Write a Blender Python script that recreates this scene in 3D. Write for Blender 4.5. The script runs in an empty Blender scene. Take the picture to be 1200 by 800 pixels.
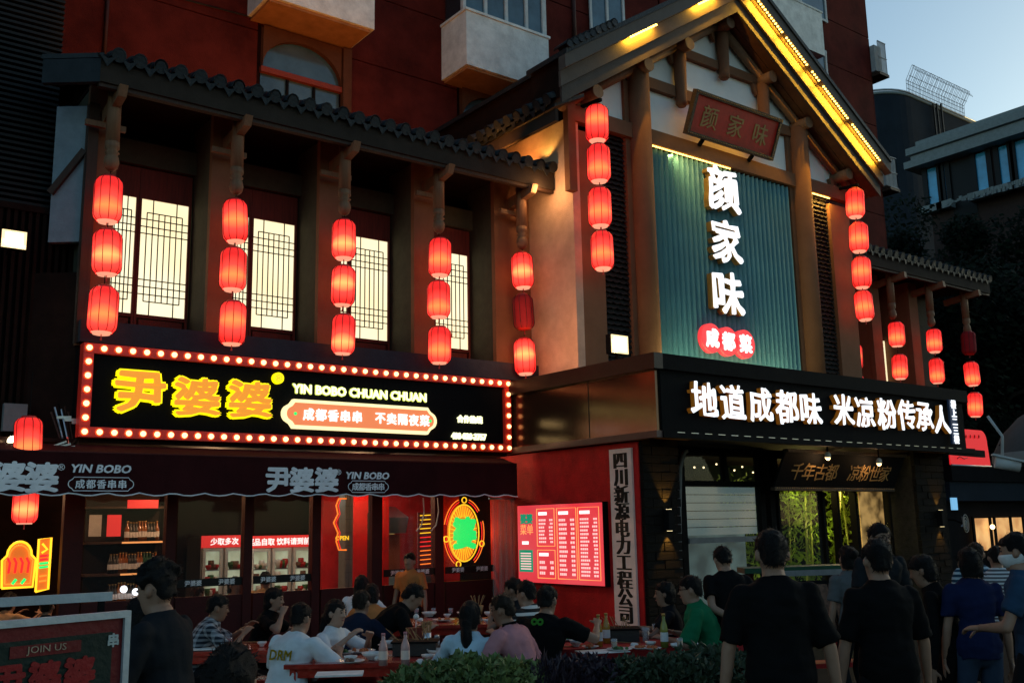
import bpy, math, random
from mathutils import Vector, Matrix, noise
random.seed(7)
R_ = math.radians
PI = math.pi
SC = bpy.context.scene
COL = SC.collection

# ------------------------------------------------------------------ camera
F_PX, PITCH, ROLL, YAW = 1168.3, .18254740, -.0195978545, .652643443
CAMZ = 1.75
FW = Vector((math.sin(YAW)*math.cos(PITCH), math.cos(YAW)*math.cos(PITCH), math.sin(PITCH)))
_r = Vector((math.cos(YAW), -math.sin(YAW), 0)); _u = _r.cross(FW)
RT = _r*math.cos(ROLL) + _u*math.sin(ROLL); UP = -_r*math.sin(ROLL) + _u*math.cos(ROLL)
CAM = Vector((0, 0, CAMZ))
cam = bpy.data.objects.new('camera', bpy.data.cameras.new('camera'))
cam.data.sensor_width = 36; cam.data.lens = F_PX/1200*36
cam.data.clip_end = 3000; cam.data.clip_start = .05
m = Matrix((RT, UP, -FW)).transposed().to_4x4(); m.translation = CAM
cam.matrix_world = m
COL.objects.link(cam); SC.camera = cam

# ------------------------------------------------------------------ sky, sun, exposure
SUN_EL, SUN_ROT = R_(11), R_(91)
world = bpy.data.worlds.new('World'); SC.world = world; world.use_nodes = True
nt = world.node_tree; nt.nodes.clear()
out = nt.nodes.new('ShaderNodeOutputWorld'); bg = nt.nodes.new('ShaderNodeBackground')
sky = nt.nodes.new('ShaderNodeTexSky'); sky.sky_type = 'NISHITA'; sky.sun_disc = False
sky.sun_elevation = SUN_EL; sky.sun_rotation = SUN_ROT
sky.air_density = 1.0; sky.dust_density = 1.0; sky.ozone_density = 2.0
bg.inputs['Strength'].default_value = .15
tint = nt.nodes.new('ShaderNodeMixRGB'); tint.blend_type = 'MULTIPLY'; tint.inputs[0].default_value = 1; tint.inputs[2].default_value = (1.0, 1.10, 1.03, 1)
nt.links.new(sky.outputs[0], tint.inputs[1]); nt.links.new(tint.outputs[0], bg.inputs[0]); nt.links.new(bg.outputs[0], out.inputs[0])
sun = bpy.data.objects.new('sun', bpy.data.lights.new('sun', 'SUN'))
sun.data.energy = .02; sun.data.angle = R_(15); sun.data.color = (1, .85, .7)
sd = Vector((math.sin(SUN_ROT)*math.cos(SUN_EL), math.cos(SUN_ROT)*math.cos(SUN_EL), math.sin(SUN_EL)))
sun.rotation_euler = sd.to_track_quat('Z', 'Y').to_euler(); COL.objects.link(sun)
SC.view_settings.view_transform = 'Standard'; SC.view_settings.look = 'None'
SC.view_settings.exposure = .15; SC.view_settings.gamma = 1
SC.render.engine = 'CYCLES'
SC.cycles.use_denoising = True
SC.cycles.max_bounces = 5; SC.cycles.diffuse_bounces = 2; SC.cycles.glossy_bounces = 3
SC.cycles.transmission_bounces = 4; SC.cycles.transparent_max_bounces = 8
SC.cycles.sample_clamp_indirect = 3
SC.cycles.use_light_tree = True

# ------------------------------------------------------------------ coordinates: a point of the photograph on a real plane
def ray(px, py): return FW*F_PX + RT*(px-600) + UP*(400-py)
def onY(px, py, Y):
    d = ray(px, py); return CAM + d*(Y/d.y)
def onX(px, py, X):
    d = ray(px, py); return CAM + d*(X/d.x)
def at(px, py, depth): return CAM + ray(px, py)*(depth/F_PX)
def spot(px, py, depth):                       # the ground point under a pixel at that distance
    p = at(px, py, depth); return Vector((p.x, p.y, 0))

# ------------------------------------------------------------------ materials
M = {}
def mat(name, color, rough=.6, metal=0, var=.15, scale=6, bump=.15, bscale=40, spec=.5, coat=0, stretch=None):
    if name in M: return M[name]
    m = bpy.data.materials.new(name); m.use_nodes = True; n = m.node_tree; b = n.nodes['Principled BSDF']
    b.inputs['Roughness'].default_value = rough; b.inputs['Metallic'].default_value = metal
    b.inputs['Specular IOR Level'].default_value = spec if rough < .5 else (.25 if rough < .7 else .08)
    if coat: b.inputs['Coat Weight'].default_value = coat
    tc = n.nodes.new('ShaderNodeTexCoord'); src = tc.outputs['Object']
    if stretch:
        mp = n.nodes.new('ShaderNodeMapping'); mp.inputs['Scale'].default_value = stretch
        n.links.new(src, mp.inputs[0]); src = mp.outputs[0]
    t = n.nodes.new('ShaderNodeTexNoise'); t.inputs['Scale'].default_value = scale
    t.inputs['Detail'].default_value = 6; t.inputs['Roughness'].default_value = .65
    n.links.new(src, t.inputs['Vector'])
    rp = n.nodes.new('ShaderNodeValToRGB')
    rp.color_ramp.elements[0].position = .3; rp.color_ramp.elements[1].position = .7
    c = color
    rp.color_ramp.elements[0].color = tuple(max(0, x*(1-var)) for x in c)+(1,)
    rp.color_ramp.elements[1].color = tuple(min(1, x*(1+var)) for x in c)+(1,)
    n.links.new(t.outputs['Fac'], rp.inputs[0]); n.links.new(rp.outputs[0], b.inputs['Base Color'])
    if bump:
        t2 = n.nodes.new('ShaderNodeTexNoise'); t2.inputs['Scale'].default_value = bscale; t2.inputs['Detail'].default_value = 4
        n.links.new(src, t2.inputs['Vector'])
        bp = n.nodes.new('ShaderNodeBump'); bp.inputs['Strength'].default_value = bump; bp.inputs['Distance'].default_value = .02
        n.links.new(t2.outputs['Fac'], bp.inputs['Height']); n.links.new(bp.outputs[0], b.inputs['Normal'])
    M[name] = m; return m
def emat(name, color, strength, color2=None, nscale=3, base=None):
    m = bpy.data.materials.new(name); m.use_nodes = True; n = m.node_tree; b = n.nodes['Principled BSDF']
    b.inputs['Base Color'].default_value = (base or tuple(x*.5 for x in color))+(1,)
    b.inputs['Roughness'].default_value = .5
    b.inputs['Emission Strength'].default_value = strength
    if color2:
        tc = n.nodes.new('ShaderNodeTexCoord'); t = n.nodes.new('ShaderNodeTexNoise'); t.inputs['Scale'].default_value = nscale
        n.links.new(tc.outputs['Object'], t.inputs['Vector'])
        rp = n.nodes.new('ShaderNodeValToRGB'); rp.color_ramp.elements[0].position = .35; rp.color_ramp.elements[1].position = .65
        rp.color_ramp.elements[0].color = color+(1,); rp.color_ramp.elements[1].color = color2+(1,)
        n.links.new(t.outputs['Fac'], rp.inputs[0]); n.links.new(rp.outputs[0], b.inputs['Emission Color'])
    else: b.inputs['Emission Color'].default_value = color+(1,)
    M[name] = m; return m
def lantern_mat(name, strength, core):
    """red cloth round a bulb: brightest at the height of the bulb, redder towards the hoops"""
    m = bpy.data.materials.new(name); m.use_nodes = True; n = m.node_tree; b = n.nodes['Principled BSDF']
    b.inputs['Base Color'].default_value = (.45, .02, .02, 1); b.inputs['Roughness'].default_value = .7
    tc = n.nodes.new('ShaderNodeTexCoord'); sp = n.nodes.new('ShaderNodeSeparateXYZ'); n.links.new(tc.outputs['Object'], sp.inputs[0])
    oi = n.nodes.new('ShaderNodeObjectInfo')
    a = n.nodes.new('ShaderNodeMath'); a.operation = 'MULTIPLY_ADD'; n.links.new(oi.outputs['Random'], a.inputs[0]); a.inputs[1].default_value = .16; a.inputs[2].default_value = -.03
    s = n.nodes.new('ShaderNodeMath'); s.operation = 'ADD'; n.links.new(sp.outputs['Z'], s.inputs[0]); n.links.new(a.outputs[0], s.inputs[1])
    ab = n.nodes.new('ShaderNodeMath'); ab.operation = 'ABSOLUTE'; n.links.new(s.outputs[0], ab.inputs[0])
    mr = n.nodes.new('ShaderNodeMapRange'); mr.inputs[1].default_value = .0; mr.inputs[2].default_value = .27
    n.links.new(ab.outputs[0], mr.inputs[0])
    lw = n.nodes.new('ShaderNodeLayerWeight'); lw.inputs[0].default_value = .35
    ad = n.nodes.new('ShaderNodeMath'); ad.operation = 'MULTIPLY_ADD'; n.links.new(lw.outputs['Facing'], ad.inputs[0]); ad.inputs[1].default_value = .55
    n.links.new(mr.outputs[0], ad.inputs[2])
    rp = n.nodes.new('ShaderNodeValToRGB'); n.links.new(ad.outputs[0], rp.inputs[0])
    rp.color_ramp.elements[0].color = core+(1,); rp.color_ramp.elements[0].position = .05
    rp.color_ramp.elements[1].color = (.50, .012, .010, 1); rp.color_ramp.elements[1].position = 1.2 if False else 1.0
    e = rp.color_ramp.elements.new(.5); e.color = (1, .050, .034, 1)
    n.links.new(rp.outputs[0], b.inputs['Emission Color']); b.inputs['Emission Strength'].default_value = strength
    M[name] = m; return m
def glass(name, color=(.6, .7, .7), rough=.05, alpha=.25):
    m = bpy.data.materials.new(name); m.use_nodes = True; b = m.node_tree.nodes['Principled BSDF']
    b.inputs['Base Color'].default_value = color+(1,); b.inputs['Roughness'].default_value = rough
    b.inputs['Alpha'].default_value = alpha; b.inputs['Specular IOR Level'].default_value = .8
    M[name] = m; return m

mat('red_render', (.095, .014, .010), .85, var=.45, scale=1.1, bump=.4, bscale=60)
mat('red_render_joint', (.02, .006, .005), .9)
mat('red_wall', (.50, .010, .010), .6, var=.35, scale=2.5, bump=.3)
mat('white_render', (.80, .79, .75), .8, var=.22, scale=3.5, bump=.5, bscale=25)
mat('plaster', (.92, .90, .86), .8, var=.06, scale=2, bump=.15)
mat('beige_plaster', (.52, .36, .265), .8, var=.2, scale=2.2, bump=.5, bscale=60)
mat('brown_wood', (.05, .026, .017), .55, var=.25, scale=3, bump=.3, stretch=(12, 12, 1))
mat('pale_wood', (.22, .115, .062), .55, var=.2, scale=3, bump=.3, stretch=(10, 10, 1))
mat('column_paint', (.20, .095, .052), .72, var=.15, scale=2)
mat('red_wood', (.14, .02, .011), .5, var=.3, scale=3, bump=.3, stretch=(14, 14, 1))
mat('dark_red_frame', (.05, .005, .005), .6, var=.2)
mat('plaster_and_flank_light', (.065, .063, .046), .8, var=.15)  # wall plaster; on pillar flanks the tone stands for window light
mat('blue_grey_ledge', (.035, .038, .05), .7)
mat('tile_grey', (.016, .019, .022), .5, var=.35, scale=8, bump=.4, bscale=30)
mat('black_metal', (.005, .005, .0055), .72, var=.3)
mat('sign_black', (.005, .005, .0055), .75, var=.3, scale=30)
mat('bronze_panel', (.10, .055, .035), .17, metal=.8, var=.15, scale=2, bump=.03)
mat('dark_wall', (.008, .008, .009), .85, var=.3)
mat('dark_brown_wall', (.016, .007, .005), .8, var=.3)
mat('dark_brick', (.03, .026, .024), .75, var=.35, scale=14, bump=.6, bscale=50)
mat('teal_slat', (.115, .30, .36), .45, var=.1, scale=2)
mat('teal_shade_back', (.008, .035, .042), .6)  # darkened teal: shade between the flutes is put into the colour
mat('gold_paint', (.42, .24, .06), .45, metal=.4)
mat('board_red', (.42, .016, .012), .4, var=.25)
mat('cream_board', (.85, .62, .52), .6, var=.12, scale=5)
mat('black_paint', (.006, .006, .006), .5)
mat('awning_cloth', (.035, .006, .007), .8, var=.25, scale=3, bump=.3)
mat('awning_print', (.85, .85, .88), .7)
mat('pavement', (.012, .0105, .0095), .85, var=.3, scale=3, bump=.3)
mat('inner_dark', (.02, .012, .010), .8)
mat('inner_floor', (.06, .03, .02), .35)
mat('steel', (.5, .5, .5), .3, metal=.9, var=.05)
mat('grey_steel', (.33, .36, .38), .4, metal=.2, var=.1)
mat('white_frame', (.55, .56, .56), .5)
mat('blue_glass_dark', (.05, .10, .13), .12, var=.5, scale=1.2, bump=0, spec=.8)
mat('sky_painted_glass', (.06, .40, .66), .12, var=.35, scale=.7, bump=0, spec=.8)  # sky reflection is painted into the base colour of the glass
mat('dark_glass', (.02, .028, .035), .08, var=.5, scale=1.5, bump=0, spec=.8)
mat('ac_white', (.42, .42, .42), .6)
mat('slate_wall', (.02, .027, .036), .85, var=.2, scale=.6)
mat('cornice_grey', (.26, .29, .28), .7, var=.15)
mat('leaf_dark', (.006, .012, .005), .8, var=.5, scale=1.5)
mat('leaf_hedge', (.10, .145, .045), .5, var=.5, scale=6)
mat('leaf_light', (.13, .20, .05), .5, var=.4, scale=9)
mat('leaf_purple', (.035, .022, .032), .5, var=.4, scale=9)
mat('bark', (.02, .016, .012), .9, bump=.6)
mat('bamboo', (.22, .30, .05), .4, var=.3)
mat('table_red', (.42, .022, .012), .22, var=.4, scale=5, bump=.15, coat=.5, stretch=(1, 9, 1))
mat('cloth_red', (.34, .012, .014), .6, var=.2)
mat('ceramic', (.62, .60, .57), .3)
mat('paper', (.72, .68, .64), .8)
mat('black_pot', (.012, .012, .012), .4)
mat('bamboo_stick', (.35, .2, .09), .7)
mat('brown_glass', (.22, .07, .015), .12)
mat('beer_glass', (.40, .20, .03), .1)
mat('pink_drink', (.55, .30, .27), .3)
mat('label_white', (.6, .6, .6), .6)
mat('green_plastic', (.012, .06, .03), .5)
mat('green_board', (.004, .018, .015), .5, var=.2)
mat('board_frame', (.40, .46, .50), .45, metal=.2)
mat('canvas_grey', (.07, .07, .073), .8, var=.15)
mat('concrete', (.22, .22, .22), .8)
mat('banner_red', (.55, .012, .02), .6)
mat('food_brown', (.16, .08, .05), .6, var=.6, scale=25)
mat('leaf_paint', (.05, .12, .04), .6, var=.7, scale=20)
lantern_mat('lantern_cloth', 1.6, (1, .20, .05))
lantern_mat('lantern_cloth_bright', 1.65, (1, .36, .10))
mat('lantern_unlit', (.30, .02, .025), .7, var=.1)
emat('lantern_lining', (1, .42, .26), .8)
emat('window_paper', (1, .90, .60), 1.12, (1, .83, .47), 1.1)
emat('bulb', (1, .50, .20), 3.6)
emat('bulb_glow_red', (1, .10, .02), .7)  # emission imitates bulb light falling on the red channel
mat('bulb_channel', (.75, .035, .02), .45, var=.1)
emat('led_white', (.92, .96, 1), 1.15)
emat('led_cream', (1, 1, .55), 1.5)
emat('led_yellow', (1, .82, .0), 1.25)
emat('sign_orange', (1, .36, .03), .75)
emat('plate_orange', (1, .27, .10), .75)
emat('plate_cream', (1, .83, .42), 1.2)
emat('char_white', (1, .93, .9), 1.25)
emat('letter_side_glint', (.9, .30, .02), .07)  # faint emission put in for yellow glints on the letter sides
emat('led_red', (1, .05, .06), .85)
emat('led_strip', (1, .62, .12), 6)
emat('led_strip_dim', (1, .55, .12), 2.2)
emat('flood', (1, .86, .55), 14)
emat('menu_red', (1, .045, .065), .62, (1, .10, .12), 1)
emat('menu_print', (1, .55, .52), 1.0)
emat('menu_yellow', (1, .42, .12), .95)
emat('menu_green', (0, .32, .17), .7)
emat('neon_yellow', (1, .55, .02), 1.5)
emat('neon_red', (1, .02, .02), 1.3)
emat('neon_orange', (1, .20, .02), 1.5)
emat('neon_green', (.02, 1, .18), 1.0)
emat('fridge_light', (.62, .72, .52), .55, (.35, .38, .25), 5)
emat('fridge_sign', (.9, .04, .035), .75)
emat('shelf_light', (1, .40, .12), .9)
emat('white_lamp', (.85, .92, 1), 2.5)
emat('warm_lamp', (1, .62, .25), 7)
emat('tiny_lamp', (1, .78, .4), 3)
emat('scene_glow', (.9, .55, .18), .55, (.10, .06, .02), 4)  # emissive panel colour stands in for lit interiors
emat('lit_shop', (1, .55, .2), .75, (.5, .2, .06), 2)
emat('interior_glow', (.22, .34, .33), .36, (.1, .13, .13), 2)  # room light put into glowing panels instead of coming from lamps
emat('blind_glow', (.12, .18, .18), .7, (.24, .26, .22), 1.2)  # slats emit; the light on the blind is in the material
emat('blue_screen', (.2, .5, .8), .8)
emat('led_wall', (.30, .20, .03), .4)
glass('pane', (.05, .06, .06), .04, .18)
mat('ceramic_grey', (.2, .2, .19), .4)
mat('ceramic_dim', (.32, .32, .30), .3)
mat('neon_back', (.09, .012, .01), .4)
mat('neon_back2', (.35, .08, .03), .5)
mat('beige_dim', (.22, .15, .10), .7)
mat('brown_dim', (.06, .04, .035), .8)
mat('wire_grey', (.16, .17, .18), .5)
mat('bamboo_leaf', (.16, .30, .03), .5, var=.5, scale=5)
mat('gold_bright', (.55, .33, .12), .4, metal=.3)
emat('oval_back', (1, .30, .02), .75)
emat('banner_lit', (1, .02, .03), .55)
emat('led_strip_orange', (1, .42, .08), 1.5)
mat('print_yellow', (.55, .38, .02), .7)
mat('print_green', (.12, .5, .08), .7)
mat('menu_food', (.45, .12, .04), .6)
mat('cloth_red2', (.30, .03, .03), .5)
mat('green_beer', (.22, .22, .04), .15)
mat('leaf_hedge_light', (.15, .19, .06), .5, var=.5, scale=9)
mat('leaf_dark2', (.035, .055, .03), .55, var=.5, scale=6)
mat('cream_print', (.35, .28, .2), .7)
mat('pale_print', (.35, .42, .42), .7)
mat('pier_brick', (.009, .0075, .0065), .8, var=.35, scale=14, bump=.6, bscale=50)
mat('pipe_paint', (.06, .02, .016), .6)
mat('poster_red', (.13, .010, .012), .5, var=.15)
mat('poster_red2', (.24, .012, .014), .5, var=.15)
emat('led_lime', (.75, .85, .12), .7)
emat('flood_rim', (1, .74, .36), 1.5)  # warm falloff round the lens, put in as a dim glowing rim
emat('neon_panel', (1, .26, .03), .45)
glass('plastic_strip', (.35, .28, .26), .25, .35)
mat('orange_render', (.11, .042, .022), .8, var=.12)
mat('red_bar', (.25, .04, .02), .6)
mat('soffit_light_tint', (.40, .19, .09), .8, var=.2, scale=4)  # orange of the roof uplights is put into the soffit colour
mat('eave_board', (.04, .03, .024), .8, var=.2, scale=3)
mat('cornice_blue', (.03, .036, .042), .7)
mat('sky_tinted_white', (.22, .27, .31), .8, var=.15)  # white panel with the bluish sky light put into its colour
mat('louvre_grey', (.008, .0085, .009), .6)
mat('rake_board', (.105, .08, .066), .6, var=.12)
mat('rake_board_dark', (.06, .047, .04), .6)
mat('soffit_wood', (.10, .042, .02), .6, var=.3)
mat('frame_carved', (.05, .032, .02), .5, var=.4, scale=40, bump=.8)
mat('gold_dim', (.34, .21, .085), .5)
mat('pinkish_metal', (.075, .042, .037), .45, metal=.3)
mat('bronze_dark', (.025, .016, .013), .35, metal=.5)
mat('blue_board', (.02, .05, .12), .5)

# ------------------------------------------------------------------ mesh builder
class MB:
    def __init__(s): s.v = []; s.f = []; s.smooth = []
    def add(s, vs, fs, sm=False):
        k = len(s.v); s.v += [Vector(v) for v in vs]; s.f += [tuple(i+k for i in f) for f in fs]; s.smooth += [sm]*len(fs)
        return s
    def box(s, a, b):
        x0, x1 = sorted((a[0], b[0])); y0, y1 = sorted((a[1], b[1])); z0, z1 = sorted((a[2], b[2]))
        return s.add([(x0,y0,z0),(x1,y0,z0),(x1,y1,z0),(x0,y1,z0),(x0,y0,z1),(x1,y0,z1),(x1,y1,z1),(x0,y1,z1)],
              [(0,3,2,1),(4,5,6,7),(0,1,5,4),(1,2,6,5),(2,3,7,6),(3,0,4,7)])
    def bar(s, p, q, w, h=None, up=(0,0,1)):     # a rectangular bar from p to q
        h = h or w; p = Vector(p); q = Vector(q); d = (q-p).normalized(); up = Vector(up)
        if abs(d.dot(up)) > .98: up = Vector((0, 1, 0))
        a = d.cross(up).normalized()*w/2; b = a.cross(d).normalized()*h/2
        vs = [p-a-b, p+a-b, p+a+b, p-a+b, q-a-b, q+a-b, q+a+b, q-a+b]
        return s.add(vs, [(0,3,2,1),(4,5,6,7),(0,1,5,4),(1,2,6,5),(2,3,7,6),(3,0,4,7)])
    def tube(s, pts, r, n=8, cap=True):          # r: number or list
        pts = [Vector(p) for p in pts]; rs = r if isinstance(r, (list, tuple)) else [r]*len(pts)
        k = len(s.v); prev = None
        for i, p in enumerate(pts):
            d = (pts[min(i+1, len(pts)-1)]-pts[max(i-1, 0)]).normalized()
            if prev is None:
                a = d.cross(Vector((0,0,1)))
                if a.length < .1: a = d.cross(Vector((0,1,0)))
            else: a = prev - d*prev.dot(d)
            a.normalize(); prev = a; b = d.cross(a)
            for j in range(n):
                t = 2*PI*j/n; s.v.append(p + (a*math.cos(t)+b*math.sin(t))*rs[i])
        for i in range(len(pts)-1):
            for j in range(n):
                s.f.append((k+i*n+j, k+i*n+(j+1)%n, k+(i+1)*n+(j+1)%n, k+(i+1)*n+j)); s.smooth.append(n > 5)
        if cap:
            s.f.append(tuple(k+j for j in range(n))[::-1]); s.smooth.append(False)
            s.f.append(tuple(k+(len(pts)-1)*n+j for j in range(n))); s.smooth.append(False)
        return s
    def lathe(s, prof, c=(0,0,0), n=12, a0=0, sm=True, cap=True):    # prof: (radius, z)
        k = len(s.v); c = Vector(c)
        for r, z in prof:
            for j in range(n):
                t = a0+2*PI*j/n; s.v.append(c+Vector((r*math.cos(t), r*math.sin(t), z)))
        for i in range(len(prof)-1):
            for j in range(n):
                s.f.append((k+i*n+j, k+i*n+(j+1)%n, k+(i+1)*n+(j+1)%n, k+(i+1)*n+j)); s.smooth.append(sm)
        if cap:
            s.f.append(tuple(k+j for j in range(n))[::-1]); s.smooth.append(False)
            s.f.append(tuple(k+(len(prof)-1)*n+j for j in range(n))); s.smooth.append(False)
        return s
    def ball(s, c, r, n=10, m=7):
        c = Vector(c); r = Vector(r) if isinstance(r, (tuple, list, Vector)) else Vector((r, r, r))
        k = len(s.v)
        for i in range(m+1):
            t = PI*i/m
            for j in range(n):
                p = 2*PI*j/n
                s.v.append(c+Vector((r.x*math.sin(t)*math.cos(p), r.y*math.sin(t)*math.sin(p), -r.z*math.cos(t))))
        for i in range(m):
            for j in range(n):
                s.f.append((k+i*n+j, k+i*n+(j+1)%n, k+(i+1)*n+(j+1)%n, k+(i+1)*n+j)); s.smooth.append(True)
        return s
    def prism(s, poly, y0, y1):                  # polygon in xz, extruded along y
        n = len(poly)
        vs = [(x, y0, z) for x, z in poly]+[(x, y1, z) for x, z in poly]
        fs = [tuple(range(n)), tuple(range(n, 2*n))[::-1]]+[(i, i+n, (i+1)%n+n, (i+1)%n) for i in range(n)]
        return s.add(vs, fs)
    def xf(s, fn):
        s.v = [Vector(fn(v)) for v in s.v]; return s
    def build(s, name, material, parent=None, mesh=None, **props):
        o0 = Vector(parent['_o']) if parent is not None and '_o' in parent else Vector((0, 0, 0))
        me = bpy.data.meshes.new(name)
        me.from_pydata([tuple(v-o0) for v in s.v], [], s.f)
        me.polygons.foreach_set('use_smooth', s.smooth)
        me.materials.append(M[material] if isinstance(material, str) else material)
        me.validate(); me.update()
        return link(name, me, parent, **props)
def link(name, me, parent=None, loc=None, **props):
    o = bpy.data.objects.new(name, me); COL.objects.link(o)
    if parent is not None: o.parent = parent
    if loc is not None: o.location = loc
    if parent is not None and '_o' in parent: o['_o'] = list(parent['_o'])
    for k, v in props.items(): o[k] = v
    return o
ROOTS = []
def thing(name, label, cat, loc=(0,0,0), rz=0, group=None, local=False):
    o = bpy.data.objects.new(name, None); COL.objects.link(o); o.location = loc; o.rotation_euler = (0, 0, rz)
    o.empty_display_size = .2
    o['label'] = label; o['category'] = cat
    if group: o['group'] = group
    if not local and rz == 0: o['_o'] = list(loc)
    return o
def tag(o, label, cat, group=None):
    o['label'] = label; o['category'] = cat
    if group: o['group'] = group
    return o
def struct(o): o['kind'] = 'structure'; return o
def copy_tree(o, parent=None, loc=None, rz=None, label=None):
    c = o.copy(); COL.objects.link(c)
    if parent is not None: c.parent = parent
    if loc is not None: c.location = loc
    if rz is not None: c.rotation_euler = (0, 0, rz)
    if label: c['label'] = label
    for ch in list(KIDS(o)): copy_tree(ch, c)
    return c
def KIDS(o): return [x for x in COL.objects if x.parent == o]
def box(name, a, b, material, parent=None, **p): return MB().box(a, b).build(name, material, parent, **p)
def lamp(kind, loc, energy, color, size=.1, target=None, spot_size=None, size_y=None, blend=.5):
    l = bpy.data.lights.new('lamp_light', kind); l.energy = energy; l.color = color
    if kind == 'AREA':
        l.size = size
        if size_y: l.shape = 'RECTANGLE'; l.size_y = size_y
    elif kind in ('POINT', 'SPOT'): l.shadow_soft_size = size
    if kind == 'SPOT': l.spot_size = spot_size; l.spot_blend = blend
    o = bpy.data.objects.new('lamp_light', l); COL.objects.link(o); o.location = loc
    if target is not None: o.rotation_euler = (Vector(loc)-Vector(target)).to_track_quat('Z', 'Y').to_euler()
    return o

# ------------------------------------------------------------------ lettering
_tc = {}
def glyphs(s, bold=0, depth=.03, songti=0, brush=0, serif=0):
    """mesh data (verts, faces) of a string, height about 1, centred, x right, y up, z out"""
    key = (s, bold, depth, songti, brush)
    if key in _tc: return _tc[key]
    c = bpy.data.curves.new('lettering', 'FONT'); c.body = s; c.size = 1; c.extrude = depth/2; c.resolution_u = 2
    c.align_x = 'CENTER'
    o = bpy.data.objects.new('lettering', c); me = bpy.data.meshes.new_from_object(o)
    base = [v.co.copy() for v in me.vertices]; fs = [tuple(p.vertices) for p in me.polygons]
    bpy.data.objects.remove(o); bpy.data.curves.remove(c); bpy.data.meshes.remove(me)
    xs = [v.x for v in base]; ys = [v.y for v in base]
    cx = (min(xs)+max(xs))/2; cy = (min(ys)+max(ys))/2
    for v in base: v.x -= cx; v.y -= cy
    if brush:
        for v in base:
            d = noise.noise_vector(Vector((v.x*2.2, v.y*2.2, len(s)*1.7)))*brush
            v.x += d.x; v.y += d.y+v.x*brush*.25
    sh = [(0, 0)]
    if bold: sh = [(0, 0)]+[(bold*math.cos(t), bold*math.sin(t)) for t in (R_(a) for a in (20, 65, 110, 155, 200, 245, 290, 335))]
    if songti: sh = [(dx, 0) for dx in (-songti, -songti*.5, 0, songti*.5, songti)]
    V = []; Fc = []
    for i, (dx, dy) in enumerate(sh):
        k = len(V)
        for v in base:
            q = (.25+1.5*abs(noise.noise(Vector((v.x*3.1, v.y*3.1, 4.7+len(s)))))*1.6) if brush and 0 < bold < .03 else 1
            V.append(Vector((v.x+dx*q, v.y+dy*q, v.z+i*.0012*(1 if v.z > 0 else -1))))
        Fc += [tuple(j+k for j in f) for f in fs]
    _tc[key] = (V, Fc); return V, Fc
def letter(s, center, size, xdir, ydir, material, parent, name='lettering', sx=1, shear=0, **kw):
    V, Fc = glyphs(s, **kw)
    xd = Vector(xdir).normalized(); yd = Vector(ydir).normalized(); zd = xd.cross(yd)
    c = Vector(center); mb = MB()
    mb.add([c+xd*((v.x*sx+v.y*shear)*size)+yd*(v.y*size)+zd*(v.z*size) for v in V], Fc)
    return mb.build(name, material, parent)
FX, FZ = (1, 0, 0), (0, 0, 1)

# ================================================================== SETTING
struct(box('ground', (-400, -400, -.3), (400, 400, 0), 'pavement'))

# red apartment block behind
YR = 15.5
blk = thing('apartment_block', 'tall dark red rendered apartment block with white balconies behind the tiled roofs', 'building', (12, YR, 0))
xr = onY(1026, 150, YR).x; xl = -1.5
struct_top = 24
box('wall', (xl, YR+.03, 2.95), (xr-.02, YR+9, struct_top), 'red_render_joint', blk)
gz = [0, onY(450, 60, YR).z-.0]
g1 = onY(480, 72, YR).z; g2 = onY(560, 20, YR).z
lv = [4.2, 7.0, 9.0, 10.35, 11.75, 13.1, 14.5, 15.9, 17.3, 18.7, 20.1, 21.5, struct_top]
bays = [(xl, 6.38), (8.16, 10.58), (12.45, 16.5), (16.55, 20.0), (20.05, xr)]
for x0, x1 in bays:
    for z0, z1 in zip(lv[:-1], lv[1:]):
        box('render_panel', (x0, YR-.02, z0+.012), (x1-.015, YR+.028, z1-.012), 'red_render', blk)
for x0, x1 in ((6.395, 8.145), (10.595, 12.435)):
    box('render_panel', (x0, YR-.02, 10.49), (x1, YR+.028, 13.08), 'red_render', blk)
for z0, z1 in zip(lv[:-1], lv[1:]):
    box('render_panel', (xr+.001, YR-.02, z0+.012), (xr+.03, YR+9, z1-.012), 'red_render', blk)
# the two recessed window bays under the balconies
def arched_bay(x0, x1, ztop):
    w = x1-x0; cx = (x0+x1)/2
    zs = ztop-.77
    mb = MB()                                   # spandrel with an arched opening
    n = 14; r = w/2-.02
    arc = [(cx-r*math.cos(PI*i/n), zs+.62*math.sin(PI*i/n)) for i in range(n+1)]
    for i in range(n):
        (xa, za), (xb, zb) = arc[i], arc[i+1]
        mb.add([(xa, YR-.10, za), (xb, YR-.10, zb), (xb, YR-.10, ztop), (xa, YR-.10, ztop),
                (xa, YR-.0, za), (xb, YR-.0, zb), (xb, YR-.0, ztop), (xa, YR-.0, ztop)],
               [(0,1,2,3), (0,4,5,1), (4,7,6,5)])
    mb.build('arch_spandrel', 'orange_render', blk)
    wn = MB().prism([(x, z) for x, z in arc]+[(x1-.02, 6), (x0+.02, 6)], YR-.002, YR+.02).build('window', 'blue_glass_dark', blk)
    box('frame', (x0, YR-.09, zs-.10), (x1, YR-.003, zs), 'red_bar', wn)
    for k in (.33, .66): box('frame', (x0+w*k-.02, YR-.05, 6), (x0+w*k+.02, YR-.003, zs-.12), 'dark_wall', wn)
    box('pilaster', (x1+.0, YR-.14, 6), (x1+.17, YR-.025, ztop+.0), 'orange_render', blk)
arched_bay(6.42, 7.98, 10.46)
arched_bay(10.62, 12.25, 10.48)
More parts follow.
